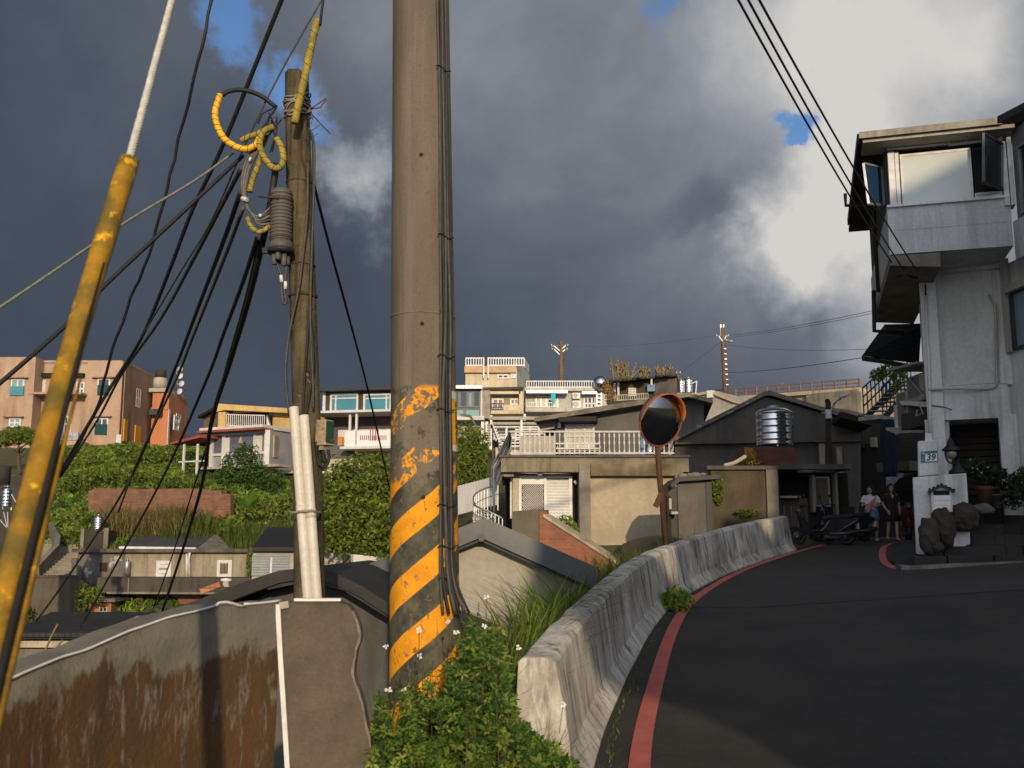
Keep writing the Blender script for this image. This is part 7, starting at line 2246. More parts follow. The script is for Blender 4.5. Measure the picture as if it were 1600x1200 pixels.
def person(label, loc, h, pose, face_turn=0.0):
    """one continuous body, remeshed; clothing and hair are its parts. Faces -Y."""
    t = thing('person', label, 'person', loc); L0 = Vector(loc); k = h / 1.60

    def W(x, y, z): return L0 + Vector((x * k, y * k, z * k))
    J = {n: W(*p) for n, p in pose.items()}
    m = MB()
    m.ball(J['pelvis'], .145 * k, 16, 12, (1.10, .80, .85)); m.ball(W(*pose['waist']), .115 * k, 16, 12, (1.08, .80, 1.1)); m.ball(J['chest'], .14 * k, 16, 12, (1.12, .80, 1.15))
    m.tube([J['pelvis'], J['waist'], J['chest'], J['neck'] - Vector((0, 0, .05 * k))], [.125 * k, .108 * k, .128 * k, .075 * k], 16)
    for s in ('l', 'r'):
        limb(m, [J['chest'] + Vector((0, 0, .09 * k)), J['sh' + s]], [.06 * k, .052 * k])
        limb(m, [J['sh' + s], J['el' + s], J['wr' + s]], [.047 * k, .037 * k, .025 * k])
        limb(m, [J['hip' + s], J['kn' + s].lerp(J['hip' + s], .4), J['kn' + s], J['kn' + s].lerp(J['an' + s], .35), J['an' + s]], [.085 * k, .072 * k, .050 * k, .050 * k, .032 * k])
        f = J['an' + s]; fd = Vector((.02 if s == 'l' else -.02, -1, 0)).normalized()
        limb(m, [f - Vector((0, 0, .02)) - fd * .04 * k, f + fd * .07 * k - Vector((0, 0, .045 * k)), f + fd * .15 * k - Vector((0, 0, .055 * k))], [.036 * k, .034 * k, .022 * k])
        hand(m, J['wr' + s], J['wr' + s] - J['el' + s], 1 if s == 'l' else -1)
    m.tube([J['neck'] - Vector((0, 0, .05 * k)), J['neck'], J['head'] - Vector((0, 0, .04))], [.055 * k, .044 * k, .046 * k], 12)
    hq = Matrix.Rotation(face_turn, 3, 'Z'); hc = J['head']
    m.ball(hc, .100 * k, 18, 14, (.80, .95, 1.12), rot=hq); m.ball(hc + hq @ Vector((0, -.028, -.055)) * k, .066 * k, 14, 10, (.88, .85, .95), rot=hq)
    m.tube([hc + hq @ Vector((0, -.082, .010)) * k, hc + hq @ Vector((0, -.108, -.028)) * k], [.008 * k, .014 * k], 8); m.ball(hc + hq @ Vector((0, -.100, -.030)) * k, .013 * k, 8, 6)
    m.ball(hc + hq @ Vector((0, -.082, -.062)) * k, .022 * k, 10, 6, (1, .5, .45), rot=hq)
    for s in (-1, 1): m.ball(hc + hq @ Vector((s * .082, .01, -.01)) * k, .024 * k, 8, 6, (.4, .8, 1.2), rot=hq)
    body = m.build('body', skin, t)
    rm = body.modifiers.new('one_surface', 'REMESH'); rm.mode = 'VOXEL'; rm.voxel_size = .0075; rm.use_smooth_shade = True
    sm = body.modifiers.new('soften', 'SMOOTH'); sm.iterations = 2; sm.factor = .4
    m = MB()
    for s in (-1, 1): m.ball(hc + hq @ Vector((s * .034, -.089, .004)) * k, .0105 * k, 8, 6)
    m.split('eye', hair_m, body)
    m = MB(); m.ball(hc + hq @ Vector((0, -.0985, -.062)) * k, .017 * k, 10, 6, (1, .25, .4), rot=hq); m.build('lips', M('lips', (.35, .12, .10), None, 8) if 'lips' not in bpy.data.materials else bpy.data.materials['lips'], body)
    # hair: cap plus locks falling on the shoulders
    m = MB(); m.ball(hc + hq @ Vector((0, .020, .022)) * k, .108 * k, 20, 14, (.86, .96, 1.10), rot=hq)
    for a in range(-5, 6):
        an = a * .42; b = hc + hq @ Vector((.082 * math.sin(an), .062 * math.cos(an) + .012, -.01)) * k
        m.tube([b + Vector((0, 0, .05 * k)), b - Vector((0, 0, .08 * k)), b - Vector((-.010 * math.sin(an), -.02, .20 * k)), b - Vector((-.02 * math.sin(an), -.02, .34 * k))], [.030 * k, .036 * k, .032 * k, .010 * k], 8)
    m.build('hair', hair_m, t)
    return t, W, J, k


def garment(t, mat, name, rings, n=20):
    """rings: (centre, rx, ry)"""
    m = MB(); vs = []
    for (c, rx, ry) in rings:
        for i in range(n): a = 2 * math.pi * i / n; vs.append(Vector(c) + Vector((rx * math.cos(a), ry * math.sin(a), .006 * math.sin(i * 2.3))))
    fs = [(j * n + i, j * n + (i + 1) % n, (j + 1) * n + (i + 1) % n, (j + 1) * n + i) for j in range(len(rings) - 1) for i in range(n)]
    m.add(vs, fs, 0, True); o = m.build(name, mat, t); s = o.modifiers.new('cloth', 'SOLIDIFY'); s.thickness = .008; s.offset = 1
    return o


g1_ = on_road(1364, 29.5)
poseA = dict(pelvis=(0, 0, .86), waist=(.0, .0, 1.01), chest=(.0, .0, 1.16), neck=(.0, -.01, 1.34), head=(-.01, -.025, 1.475),
             shl=(.165, 0, 1.27), ell=(.25, .02, 1.05), wrl=(.12, -.14, 1.00), shr=(-.165, 0, 1.27), elr=(-.25, .0, 1.03), wrr=(-.08, -.16, 1.06),
             hipl=(.085, 0, .82), knl=(.10, -.10, .46), anl=(.085, -.10, .085), hipr=(-.085, 0, .82), knr=(-.07, .02, .45), anr=(-.05, .20, .12))
t, W, J, k = person('woman in white T-shirt and denim skirt walking with a pink bundle', g1_, 1.58, poseA, R(-38))
tee = M('white_tee', (.66, .66, .65), (.58, .58, .58), 5, rough=.9)
garment(t, tee, 't_shirt', [(W(0, 0, .90), .175, .135), (W(0, 0, 1.0), .150, .120), (W(0, 0, 1.15), .175, .135), (W(0, 0, 1.25), .165, .115), (W(0, 0, 1.31), .110, .085), (W(0, -.01, 1.34), .070, .065)])
m = MB()
for s in (1, -1): m.tube([W(s * .14, 0, 1.285), W(s * .185, .0, 1.24), W(s * .225, .008, 1.12)], [.062, .070, .075], 12, cap=False)
m.split('sleeve', tee, t)
garment(t, M('denim', (.10, .20, .34), (.08, .16, .28), 12, rough=.9), 'denim_skirt', [(W(0, 0, .96), .150, .122), (W(0, 0, .86), .185, .145), (W(0, 0, .72), .205, .16), (W(0, -.01, .62), .215, .17)])
m = MB(); m.tube(bez([W(.13, -.05, 1.28), W(.02, -.16, 1.16), W(-.08, -.19, 1.06), W(-.13, -.18, .92), W(-.14, -.15, .80)], 5), [.03] * 5 + [.05] * 8 + [.065] * 6 + [.05] * 2, 10); m.build('pink_bundle', M('pink_cloth', (.52, .20, .20), (.44, .16, .16), 6, rough=.9), t)
m = MB()
for s, a in (('l', J['anl']), ('r', J['anr'])): m.ball(a + Vector((0, -.045, -.045)), .05, 12, 8, (.85, 2.2, .72))
m.split('shoe', mt['white_clean'], t)
m = MB(); m.tube(bez([W(-.15, .10, 1.20), W(-.20, .13, .95), W(-.20, .12, .70)], 4), [.05, .06, .08, .09, .10, .10, .10, .09, .07], 10); m.build('black_bag', mt['rubber'], t)

g2_ = on_road(1396, 29.0)
poseB = dict(pelvis=(0, 0, .86), waist=(.0, .0, 1.01), chest=(.0, .0, 1.16), neck=(-.0, -.01, 1.34), head=(-.0, -.02, 1.475),
             shl=(.165, 0, 1.27), ell=(.22, .03, 1.03), wrl=(.20, -.06, .82), shr=(-.165, 0, 1.27), elr=(-.235, .03, 1.04), wrr=(-.16, -.10, .85),
             hipl=(.085, 0, .82), knl=(.09, -.11, .46), anl=(.08, -.13, .085), hipr=(-.085, 0, .82), knr=(-.085, .03, .45), anr=(-.08, .20, .12))
t, W, J, k = person('woman with long dark hair in a black V-neck dress walking beside the white T-shirt woman', g2_, 1.60, poseB, R(8))
bd = M('black_dress', (.014, .013, .014), (.02, .018, .018), 6, rough=.9)
garment(t, bd, 'dress', [(W(0, -.01, .56), .235, .18), (W(0, 0, .72), .215, .165), (W(0, 0, .87), .185, .145), (W(0, 0, 1.01), .150, .125), (W(0, 0, 1.15), .175, .138), (W(0, 0, 1.25), .165, .115), (W(0, 0, 1.30), .110, .085)])
m = MB()
for s in (1, -1): m.tube([W(s * .14, 0, 1.285), W(s * .185, .0, 1.24), W(s * .215, .02, 1.10)], [.062, .068, .072], 12, cap=False)
m.split('sleeve', bd, t)
m = MB(); c0 = W(0, -.125, 1.16)
m.add([W(-.05, -.118, 1.29), W(.05, -.118, 1.29), W(0, -.156, 1.17)], [(0, 1, 2)]); m.build('neckline', skin, t, fix=False)
m = MB()
for a in (J['anl'], J['anr']): m.ball(a + Vector((0, -.045, -.05)), .045, 12, 8, (.85, 2.2, .6))
m.split('shoe', M('red_shoe', (.30, .06, .045), None, 6), t)
# ---------------------------------------------------------------- vegetation
rng = random.Random(77)


def gz(x, y): return Vector((x, y, ground_z(x, y)))


# hillside ground cover
m = MB(); n_ = 0
dens = []
for _ in range(90000):
    y = rng.uniform(43.5, 78); px = rng.uniform(60, 760); x = (px - 800) / 1600 * y
    z = ground_z(x, y); q = mnoise.noise(Vector((x * .22, y * .22, 1))); sel = q + .4 * mnoise.noise(Vector((x * .9, y * .9, 4)))
    if sel < -.12 and rng.random() < .6: continue
    if y < 47 and px > 560: continue
    hgt = .05 + .9 * max(0, q + .25) * rng.random()
    dens.append((Vector((x, y, z + hgt)), Vector((rng.uniform(-.5, .5), -.6, 1)).normalized(), sel))
leaf_quads(m, [(p, n) for p, n, s in dens if s > .08], .17, rng, jitter=.7, mi=0)
leaf_quads(m, [(p, n) for p, n, s in dens if -.12 < s <= .08 and mnoise.noise(p * .35) < .12], .13, rng, jitter=.7, mi=1)
leaf_quads(m, [(p, n) for p, n, s in dens if -.12 < s <= .08 and mnoise.noise(p * .35) >= .12], .10, rng, jitter=.7, mi=3)
leaf_quads(m, [(p, n) for p, n, s in dens if s <= -.12], .14, rng, jitter=.7, mi=2)
stuff(m.build('hillside_greenery', [mt['leaf_mid'], mt['leaf_lite'], mt['leaf_dark'], mt['grass_mid']], fix=False), 'green weeds and low scrub covering the left hillside', 'greenery')
m = MB()
for (px0, px1, D0, D1, n, h, mi) in ((165, 300, 49.0, 51.2, 3000, 1.25, 1), (360, 470, 46, 50, 2000, 1.0, 0), (500, 540, 44, 46, 700, 1.1, 1), (130, 360, 47.5, 50.8, 2600, .7, 0), (260, 330, 48, 51, 800, 1.2, 0)):
    for _ in range(n):
        y = rng.uniform(D0, D1); px = rng.uniform(px0, px1); p = gz((px - 800) / 1600 * y, y); blade(m, p, h * rng.uniform(.5, 1.2), h * rng.uniform(.2, .8), .035, rng, mi)
stuff(m.build('tall_grass', [mt['grass_mid'], mt['grass_dry']], fix=False), 'tall green and straw-coloured grass on the slope round the brick wall', 'grass')

# named shrubs and trees
tree('shrub', 'big leafy green shrub filling the slope between the wooden pole and the striped pole', 'shrub', P(560, 870, 40),
     [(P(548, 775, 40), (1.3, 1.0, 1.3)), (P(575, 750, 40.5), (1.2, 1.0, 1.1)), (P(600, 790, 40), (1.3, 1.0, 1.6)), (P(525, 810, 39.5), (1.2, .9, 1.1)), (P(565, 825, 39), (1.5, .9, 1.1)), (P(605, 735, 41), (.8, .8, .7)), (P(530, 760, 41), (.9, .8, .9)), (P(595, 850, 38.6), (1.0, .7, .6))],
     .12, 13000, .105, mt['leaf_mid'], 1)
tree('bush', 'dark fine-leaved bush in front of the glass conservatory', 'bush', P(382, 800, 58),
     [(P(378, 735, 58), (1.3, 1.1, 1.2)), (P(360, 755, 58), (1.1, 1.0, .9)), (P(405, 752, 58), (1.4, 1.0, .9)), (P(385, 712, 58), (.7, .7, .7)), (P(420, 765, 58), (1.0, .8, .7)), (P(375, 775, 57.5), (1.3, 1.0, .7))],
     .10, 7000, .10, mt['leaf_dark'], 2)
tree('tree', 'neatly clipped umbrella-shaped tree in front of the apartment block', 'tree', P(31, 742, 60),
     [(P(15, 684, 60), (.95, .9, .42)), (P(42, 682, 60), (.85, .9, .40)), (P(28, 676, 60), (1.0, .9, .40)), (P(-5, 690, 60), (.8, .8, .38)), (P(55, 690, 60), (.5, .6, .3))],
     .13, 4200, .085, mt['leaf_mid'], 3, trunk_top=P(29, 690, 60))
tree('tree', 'round bright green tree right behind the striped pole number plate', 'tree', P(735, 770, 36),
     [(P(735, 705, 36), (.62, .6, .75)), (P(748, 690, 36), (.4, .4, .45)), (P(722, 725, 36), (.6, .6, .7)), (P(742, 735, 36), (.55, .5, .55)), (P(728, 680, 36.2), (.45, .45, .5))],
     .07, 5200, .06, mt['leaf_mid'], 4)
tree('shrub', 'low scrub on the slope below the terracotta house', 'shrub', P(265, 730, 66),
     [(P(265, 714, 66), (1.0, 1, .6)), (P(232, 718, 66), (1.0, 1, .55)), (P(196, 724, 65), (.9, 1, .45)), (P(150, 727, 64), (1.1, 1, .4)), (P(297, 724, 65), (.9, .8, .8)), (P(215, 712, 66), (.4, .4, .4))],
     .08, 3300, .12, mt['leaf_mid'], 5)
tree('shrub', 'dark hedge-like scrub above the brick wall', 'shrub', P(180, 760, 57),
     [(P(150, 746, 57), (1.3, 1, .45)), (P(195, 744, 57), (1.1, 1, .5)), (P(245, 747, 57), (1.2, 1, .40)), (P(285, 752, 56), (1.2, 1, .35)), (P(125, 754, 56), (.8, 1, .5)), (P(218, 737, 57), (.5, .5, .4))],
     .08, 4200, .10, mt['leaf_mid'], 6)
# broad-leaved plants
for (lab, x, y, D, n, ln, seed) in (('broad-leaved bright green plant right of the brick wall', 388, 795, 48.5, 11, 1.0, 3), ('broad-leaved bright green plant left of the brick wall', 110, 788, 47, 8, .7, 4)):
    rr = random.Random(seed); b = P(x, y, D); m = MB()
    for k in range(n):
        a = k * 6.283 / n + rr.uniform(-.3, .3); d = Vector((math.cos(a), math.sin(a) * .6, rr.uniform(.5, 1.2))).normalized(); s = d.cross(Vector((0, 0, 1))).normalized(); l = ln * rr.uniform(.7, 1.1)
        v = [b, b + d * l * .35 + s * l * .20, b + d * l * .7 + s * l * .20 - Vector((0, 0, .03)), b + d * l - Vector((0, 0, .12 * l)), b + d * l * .7 - s * l * .20 - Vector((0, 0, .03)), b + d * l * .35 - s * l * .20, b + d * l * .5 + Vector((0, 0, -.04))]
        m.add(v, [(0, 1, 6), (1, 2, 6), (2, 3, 6), (3, 4, 6), (4, 5, 6), (5, 0, 6)])
    tag(m.build('broadleaf_plant', leafmat('broadleaf%d' % seed, (.12, .26, .03), (.20, .34, .05)), fix=False), lab, 'plant')
# balcony plants on the alley stair
tree('balcony_plant', 'bright green plants over the alley stair beside the white house', 'plant', P(1385, 605, 31),
     [(P(1372, 585, 31), (.25, .25, .2)), (P(1392, 578, 31), (.32, .25, .22)), (P(1405, 590, 30.5), (.22, .2, .2)), (P(1400, 604, 31), (.15, .15, .12))], .03, 1500, .05, mt['leaf_lite'], 9)
# ivy tufts in the old yard
m = MB(); crown(m, [(P(128, 935, 42), (.25, .3, .65)), (P(146, 930, 42), (.4, .3, .35)), (P(40, 965, 38), (.35, .4, .4)), (P(305, 858, 46), (.6, .3, .2)), (P(335, 857, 46), (.5, .3, .15)), (P(390, 880, 44), (.12, .2, .7))], 2600, .07, rng)
stuff(m.build('ivy', mt['leaf_mid'], fix=False), 'ivy and weeds sprouting on the old row house walls and roof', 'ivy')
tree('young_bush', 'small bright bush in front of the white slatted door', 'bush', P(885, 850, 24),
     [(P(882, 822, 24), (.24, .2, .24)), (P(893, 832, 24), (.2, .2, .2))], .02, 900, .045, mt['leaf_lite'], 12)

# verge grass along the outside of the parapet
m = MB()
for _ in range(5200):
    y = 7.4 + 15.0 * rng.random() ** 1.1; x = XB(y) - .38 - abs(rng.gauss(0, .28)) - .1; p = Vector((x, y, ground_z(x, y) - .05))
    big = mnoise.noise(Vector((y * .8, 3, 0))) + .55
    h = (.50 + .55 * max(0, big)) * rng.uniform(.5, 1.25); blade(m, p, h, h * rng.uniform(.25, 1.0), rng.uniform(.006, .012), rng, 0 if rng.random() < .85 else 1)
for _ in range(420):
    y = rng.uniform(8.5, 12.5); x = XB(y) - .40 - rng.random() * .3; p = Vector((x, y, ground_z(x, y))); h = rng.uniform(.8, 1.35); blade(m, p, h, h * rng.uniform(.5, 1.1), .013, rng, 0)
stuff(m.build('verge_grass', [leafmat('verge_green', (.06, .13, .015), (.22, .26, .05), (.12, .19, .025)), mt['grass_dry']], fix=False), 'long grass growing along the outer side of the parapet', 'grass')

# weeds round the foot of the striped pole
m = MB()
ENV = [(570, 1130), (600, 1095), (625, 1085), (660, 1070), (690, 1040), (712, 1005), (735, 978), (765, 974), (785, 1000), (797, 1060), (812, 1120), (835, 1140), (865, 1150), (890, 1175), (915, 1205)]


def sprig(q, n, size, up):
    """one leaf cluster: leaflets fanned round a point"""
    a0 = rng.uniform(0, 6.28); tilt = rng.uniform(-.2, .7)
    axis = Vector((rng.uniform(-.6, .6), rng.uniform(-1.0, .1), up)).normalized(); u = axis.cross(Vector((rng.uniform(-1, 1), .3, .1))).normalized(); v = axis.cross(u)
    mi = 1 if rng.random() < .26 else (2 if rng.random() < .3 else 0)
    for k in range(n):
        a = a0 + k * 6.283 / n + rng.uniform(-.3, .3); out = (u * math.cos(a) + v * math.sin(a) + axis * tilt * .4).normalized(); s = axis.cross(out).normalized()
        l = size * rng.uniform(.7, 1.3); wd = l * rng.uniform(.15, .27); b = q + out * l * .12; dr = axis * (-.12 * l)
        b0 = len(m.v); m.v += [tuple(b), tuple(b + out * l * .4 + s * wd), tuple(b + out * l + dr), tuple(b + out * l * .4 - s * wd), tuple(b + out * l * .45 + axis * -.05 * l)]
        m.f += [(b0, b0 + 1, b0 + 4), (b0 + 1, b0 + 2, b0 + 4), (b0 + 2, b0 + 3, b0 + 4), (b0 + 3, b0, b0 + 4)]; m.m += [mi] * 4; m.s += [False] * 4


for _ in range(6200):
    px = rng.uniform(575, 905) if rng.random() < .4 else rng.gauss(725, 70)
    if not 572 < px < 908: continue
    t = rng.random() ** 1.25; top = interp(ENV, px) + 60 * mnoise.noise(Vector((px * .07, 2, 0))) + 14; py = top + (1235 - top) * t
    D = rng.uniform(4.6, 6.9) - .9 * t; D = max(4.3, D)
    if px < 735 and D > 5.75 and py > 1000 and px > 600: D = rng.uniform(4.5, 5.7)
    if 605 < px < 725 and py < 1150 and mnoise.noise(Vector((px * .03, py * .025, 5))) > .12 and D < 5.8: continue
    p = P(px, py, D); g = ground_z(p.x, p.y)
    if XB(p.y) - p.x < .36 and p.y > 6.95: continue
    if px > 812: p = P(px, py, min(D, 6.85))
    if p.z < g + .02: p.z = g + rng.uniform(.02, .2)
    sprig(p, rng.choice((3, 3, 5, 5, 6)), rng.uniform(.014, .036) * (1.6 if rng.random() < .12 else 1), rng.uniform(.3, 1.3))
    if rng.random() < .13: m.tube([Vector((p.x + rng.uniform(-.08, .08), p.y + .04, g)), p.lerp(Vector((p.x, p.y, g)), .4) + Vector((rng.uniform(-.03, .03), 0, 0)), p], [.0032, .0026, .0016], 4, mi=3, cap=False)
for _ in range(90):
    px = rng.uniform(590, 880); top = interp(ENV, px) - rng.uniform(0, 40); D = rng.uniform(4.9, 6.6)
    if px > 800: top += 40
    p = P(px, top, D); g = ground_z(p.x, p.y)
    if XB(p.y) - p.x < .3 and p.y > 6.9: continue
    b = Vector((p.x + rng.uniform(-.12, .12), p.y, g)); q = b.lerp(p, .6) + Vector((rng.uniform(-.05, .05), 0, .04)); m.tube([b, q, p], [.003, .0026, .0013], 4, mi=3, cap=False)
    for k in range(5): sprig(q.lerp(p, k / 5), 3, .026, .8)
for _ in range(1100):
    px = rng.uniform(580, 870); D = rng.uniform(4.6, 6.8); p = P(px, 1200, D); x = p.x; g = Vector((x, D, ground_z(x, D)))
    if XB(D) - x < .3 and D > 7: continue
    h = rng.uniform(.25, .78); blade(m, g, h, h * rng.uniform(.3, 1.0), rng.uniform(.003, .007), rng, 4 if rng.random() < .8 else 5)
stuff(m.build('roadside_weeds', [leafmat('weed_leaf', (.035, .095, .012), (.16, .22, .03), (.075, .15, .018)), leafmat('weed_leaf_light', (.14, .21, .025), (.30, .33, .06)), leafmat('weed_leaf_dark', (.016, .05, .009), (.055, .10, .014)),
                                 leafmat('weed_stem', (.07, .08, .03), (.16, .11, .05)), mt['grass_mid'], mt['grass_dry']], fix=False), 'leafy roadside weeds growing round the foot of the striped pole', 'weeds')
m = MB(); fl = leafmat('white_petal', (.70, .70, .64), (.80, .80, .76), None, .2)
spots = [(603, 1010), (655, 985), (700, 972), (757, 978), (760, 932), (713, 988), (785, 1085), (695, 1090), (632, 1078), (607, 1078), (770, 1130), (745, 1128), (720, 1148), (698, 1176), (660, 1150), (752, 1182), (880, 1100), (783, 1092), (810, 1012), (690, 1190), (655, 1025)]
for (x, y) in spots:
    c = P(x, y, rng.uniform(5.0, 5.7)); nrm = Vector((rng.uniform(-.4, .4), -1, rng.uniform(.2, .9))).normalized(); a1 = nrm.cross(Vector((0, 0, 1))).normalized(); a2 = nrm.cross(a1)
    for k in range(5):
        a = k * 1.2566 + rng.random(); d = a1 * math.cos(a) + a2 * math.sin(a); s = nrm.cross(d); l = rng.uniform(.010, .017)
        b0 = len(m.v); m.v += [tuple(c), tuple(c + d * l * .7 + s * l * .4), tuple(c + d * l * 1.3), tuple(c + d * l * .7 - s * l * .4)]; m.f.append((b0, b0 + 1, b0 + 2, b0 + 3)); m.m.append(0); m.s.append(False)
    m.ball(c + nrm * .002, .0035, 6, 4, mi=1); m.tube([c, c - Vector((rng.uniform(-.04, .04), 0, .14))], .0018, 4, mi=2, cap=False)
stuff(m.build('wildflowers', [fl, M('flower_centre', (.6, .4, .05), None, 9), mt['leaf_mid']], fix=False), 'tiny white wildflowers scattered through the roadside weeds', 'flowers')
# leafy tuft at the parapet foot
m = MB(); crown(m, [(Vector((XB(16.2) + .36, 16.2, ZR(16.2) + .16)), (.24, .34, .20))], 420, .060, rng, .2)
tag(m.build('weed_tuft', mt['leaf_lite'], fix=False), 'bright green weed tuft at the foot of the parapet beside the red line', 'plant')
m = MB()
for _ in range(420):
    y = rng.uniform(7.2, 24); x = XB(y) + .27 + abs(rng.gauss(0, .03)); blade(m, Vector((x, y, road_z(x, y))), rng.uniform(.02, .06), .03, .006, rng)
stuff(m.build('gutter_moss', mt['grass_mid'], fix=False), 'thin weeds in the gutter at the foot of the parapet', 'weeds')
# dry grass behind the stained wall
m = MB()
for _ in range(900):
    px = rng.uniform(-80, 120); D = rng.uniform(5.0, 8.0); p = P(px, 1075 - rng.random() * 22 - (px > 60) * -14, D); blade(m, p - Vector((0, 0, .25)), rng.uniform(.15, .42), rng.uniform(.05, .3), .006, rng, 0 if rng.random() < .8 else 1)
for (x0, y0, x1, y1) in ((70, 1040, 112, 1008), (72, 1042, 98, 1000), (60, 1045, 90, 975), (68, 1044, 106, 1004)):
    m.tube(bez([P(x0, y0, 6), P((x0 + x1) / 2, (y0 + y1) / 2 - 4, 6), P(x1, y1, 6)], 4), .006, 5, mi=0)
stuff(m.build('dry_grass', [mt['grass_dry'], mt['grass_mid']], fix=False), 'dry straw-coloured grass behind the left end of the stained wall', 'grass')
# ---------------------------------------------------------------- cables from the wooden pole and overhead lines
gcol = 'cables running from the wooden pole'


def cable(label, pts, r, mat=None, sag=0.0, group=None, wavy=0.0, n=5):
    p = [P(*q) for q in pts]
    p = bez(p, n) if len(p) > 2 else catenary(p[0], p[1], sag, 24)
    if wavy: p = [q + Vector((wavy * math.sin(i * 1.7), 0, wavy * math.cos(i * 1.3))) for i, q in enumerate(p)]
    m = MB(); m.tube(p, r, 7); return tag(m.build('cable', mat or mt['rubber']), label, 'cable', group)


cable('wavy twisted cable leftmost of the fan, passing behind the yellow guard', [(338, -40, 9.5), (316, 70, 9.5), (280, 215, 10), (262, 290, 10.2), (232, 400, 10.6), (205, 465, 11), (170, 565, 11.5), (150, 640, 12), (95, 745, 13)], .016, None, wavy=.008)
cable('black cable crossing from the top edge down past the yellow loop', [(456, -40, 7.5), (400, 100, 8), (345, 235, 8.6), (300, 330, 9.2), (262, 430, 10), (220, 530, 11), (170, 610, 12), (85, 755, 14.5), (40, 860, 16)], .019)
cable('thin wire dropping from the top edge to the pole top and on to the left', [(508, -10, 7.6), (440, 110, 7.7), (388, 215, 7.8), (330, 345, 8.6), (285, 420, 9.2), (225, 520, 10.5), (165, 620, 12), (100, 735, 14)], .008, mt['cable_grey'])
cable('pale thin cable running nearly straight from the pole to the left edge', [(366, 238, 7.75), (300, 285, 7.6), (200, 345, 7.3), (60, 440, 6.9), (-60, 520, 6.6)], .0105, M('pale_cable', (.20, .20, .15), (.13, .13, .10), 30, rough=.6))
cable('thick black cable running from the pole to the lower left edge', [(380, 243, 7.75), (330, 290, 7.6), (250, 365, 7.4), (170, 440, 7.2), (90, 520, 7.0), (-60, 650, 6.6)], .016)
cable('brown-grey cable, upper strand of the fan to the valley', [(378, 262, 7.75), (350, 315, 8.5), (300, 410, 10), (250, 500, 12), (190, 585, 14.5), (150, 660, 17), (95, 745, 20)], .019, mt['cable_grey'])
cable('black cable of the fan ending beside the stair ramp', [(376, 300, 7.75), (350, 375, 8.8), (310, 480, 11), (268, 590, 14), (200, 755, 19), (90, 925, 22), (10, 1030, 23)], .021)
cable('olive cable of the fan running down to the valley shed', [(380, 325, 7.75), (352, 400, 9), (300, 530, 11.5), (272, 600, 13), (215, 720, 16), (185, 800, 18)], .017, M('olive_cable', (.10, .09, .06), (.07, .065, .045), 25, rough=.6))
cable('black cable nearest the pole, ending at the low roof', [(402, 372, 7.75), (380, 440, 8.8), (350, 520, 10.5), (320, 600, 12.5), (250, 755, 17), (160, 920, 21), (112, 1003, 22)], .019)
cable('thickest black cable bundle dropping beside the splice closure', [(432, 255, 7.65), (420, 330, 7.7), (405, 400, 8), (385, 480, 8.8), (358, 570, 10.5), (330, 660, 13), (316, 755, 16), (285, 860, 20), (252, 960, 23)], .027)
cable('slim black cable beside the thick bundle', [(405, 375, 7.8), (383, 470, 9), (352, 580, 10.8), (325, 690, 14), (300, 770, 16.5), (272, 860, 20), (240, 950, 23)], .013)
cable('single black wire slanting from the wooden pole behind the striped pole', [(491, 290, 7.8), (515, 385, 8.6), (545, 495, 10), (575, 610, 12.5), (605, 745, 16), (625, 840, 19)], .012)
cable('black wire leaving the terminal box upward behind the wooden pole', [(505, 0, 7.4), (502, 22, 7.42), (500, 40, 7.45)], .011)
# overhead wires to the white house
for k, (x0, x1, y1, lab) in enumerate(((1157, 1396, 402, 'lowest of the three service wires to the white house'), (1173, 1412, 410, 'middle of the three service wires to the white house'), (1190, 1434, 413, 'topmost of the three service wires to the white house'))):
    a = P(x0 - 20, -30, 10.5); b = P(x1, y1 + 12, 21.5); m = MB(); m.tube(catenary(a, b, .12, 26), .016, 6); tag(m.build('service_wire', mt['rubber']), lab, 'wire', 'service wires to the white house')
# far distribution wires
far = M('far_wire', (.10, .10, .11), (.08, .08, .09), 5)
for lab, a, b, s, r in (('upper left wire between the ridge pole and the right-hand pole', (890, 541, 95), (1121, 524, 70), .3, .009),
                        ('wire from the forked pole to the white house, upper', (1140, 524, 70), (1370, 484, 40), .12, .012), ('wire from the forked pole to the white house, second', (1140, 527, 70), (1370, 488, 40), .12, .010),
                        ('wire from the forked pole to the right, third', (1132, 538, 70), (1370, 545, 40), .2, .010), ('lowest thick wire from the forked pole to the alley awning', (1138, 582, 70), (1352, 558, 36), .12, .016),
                        ('stay wire slanting left from the forked pole', (1128, 533, 70), (1060, 585, 74), .0, .012), ('stay wire slanting down from the ridge pole', (879, 560, 95), (905, 597, 90), .0, .013),
                        ('faint wire from the ridge pole to the cream house', (874, 552, 95), (700, 575, 88), .4, .013), ('faint long wire across the dark sky on the left', (270, 609, 90), (640, 590, 75), .5, .016),
                        ('stay wire right of the forked pole', (1134, 583, 70), (1170, 612, 66), .0, .011)):
    m = MB(); m.tube(catenary(P(*a), P(*b), s, 16), r, 5); tag(m.build('power_line', far), lab, 'wire', 'distant wires between the poles')

# yellow spiral guards and loops at the pole top
yel = M('yellow_guard', (.80, .45, .015), (.66, .34, .012), 8, rough=.45, bump=.1)
yel_old = M('mossy_yellow_guard', (.40, .29, .035), (.16, .14, .035), 9, rough=.7, bump=.2, spots=(.55, .36, .03), spscale=30, spt=.60)


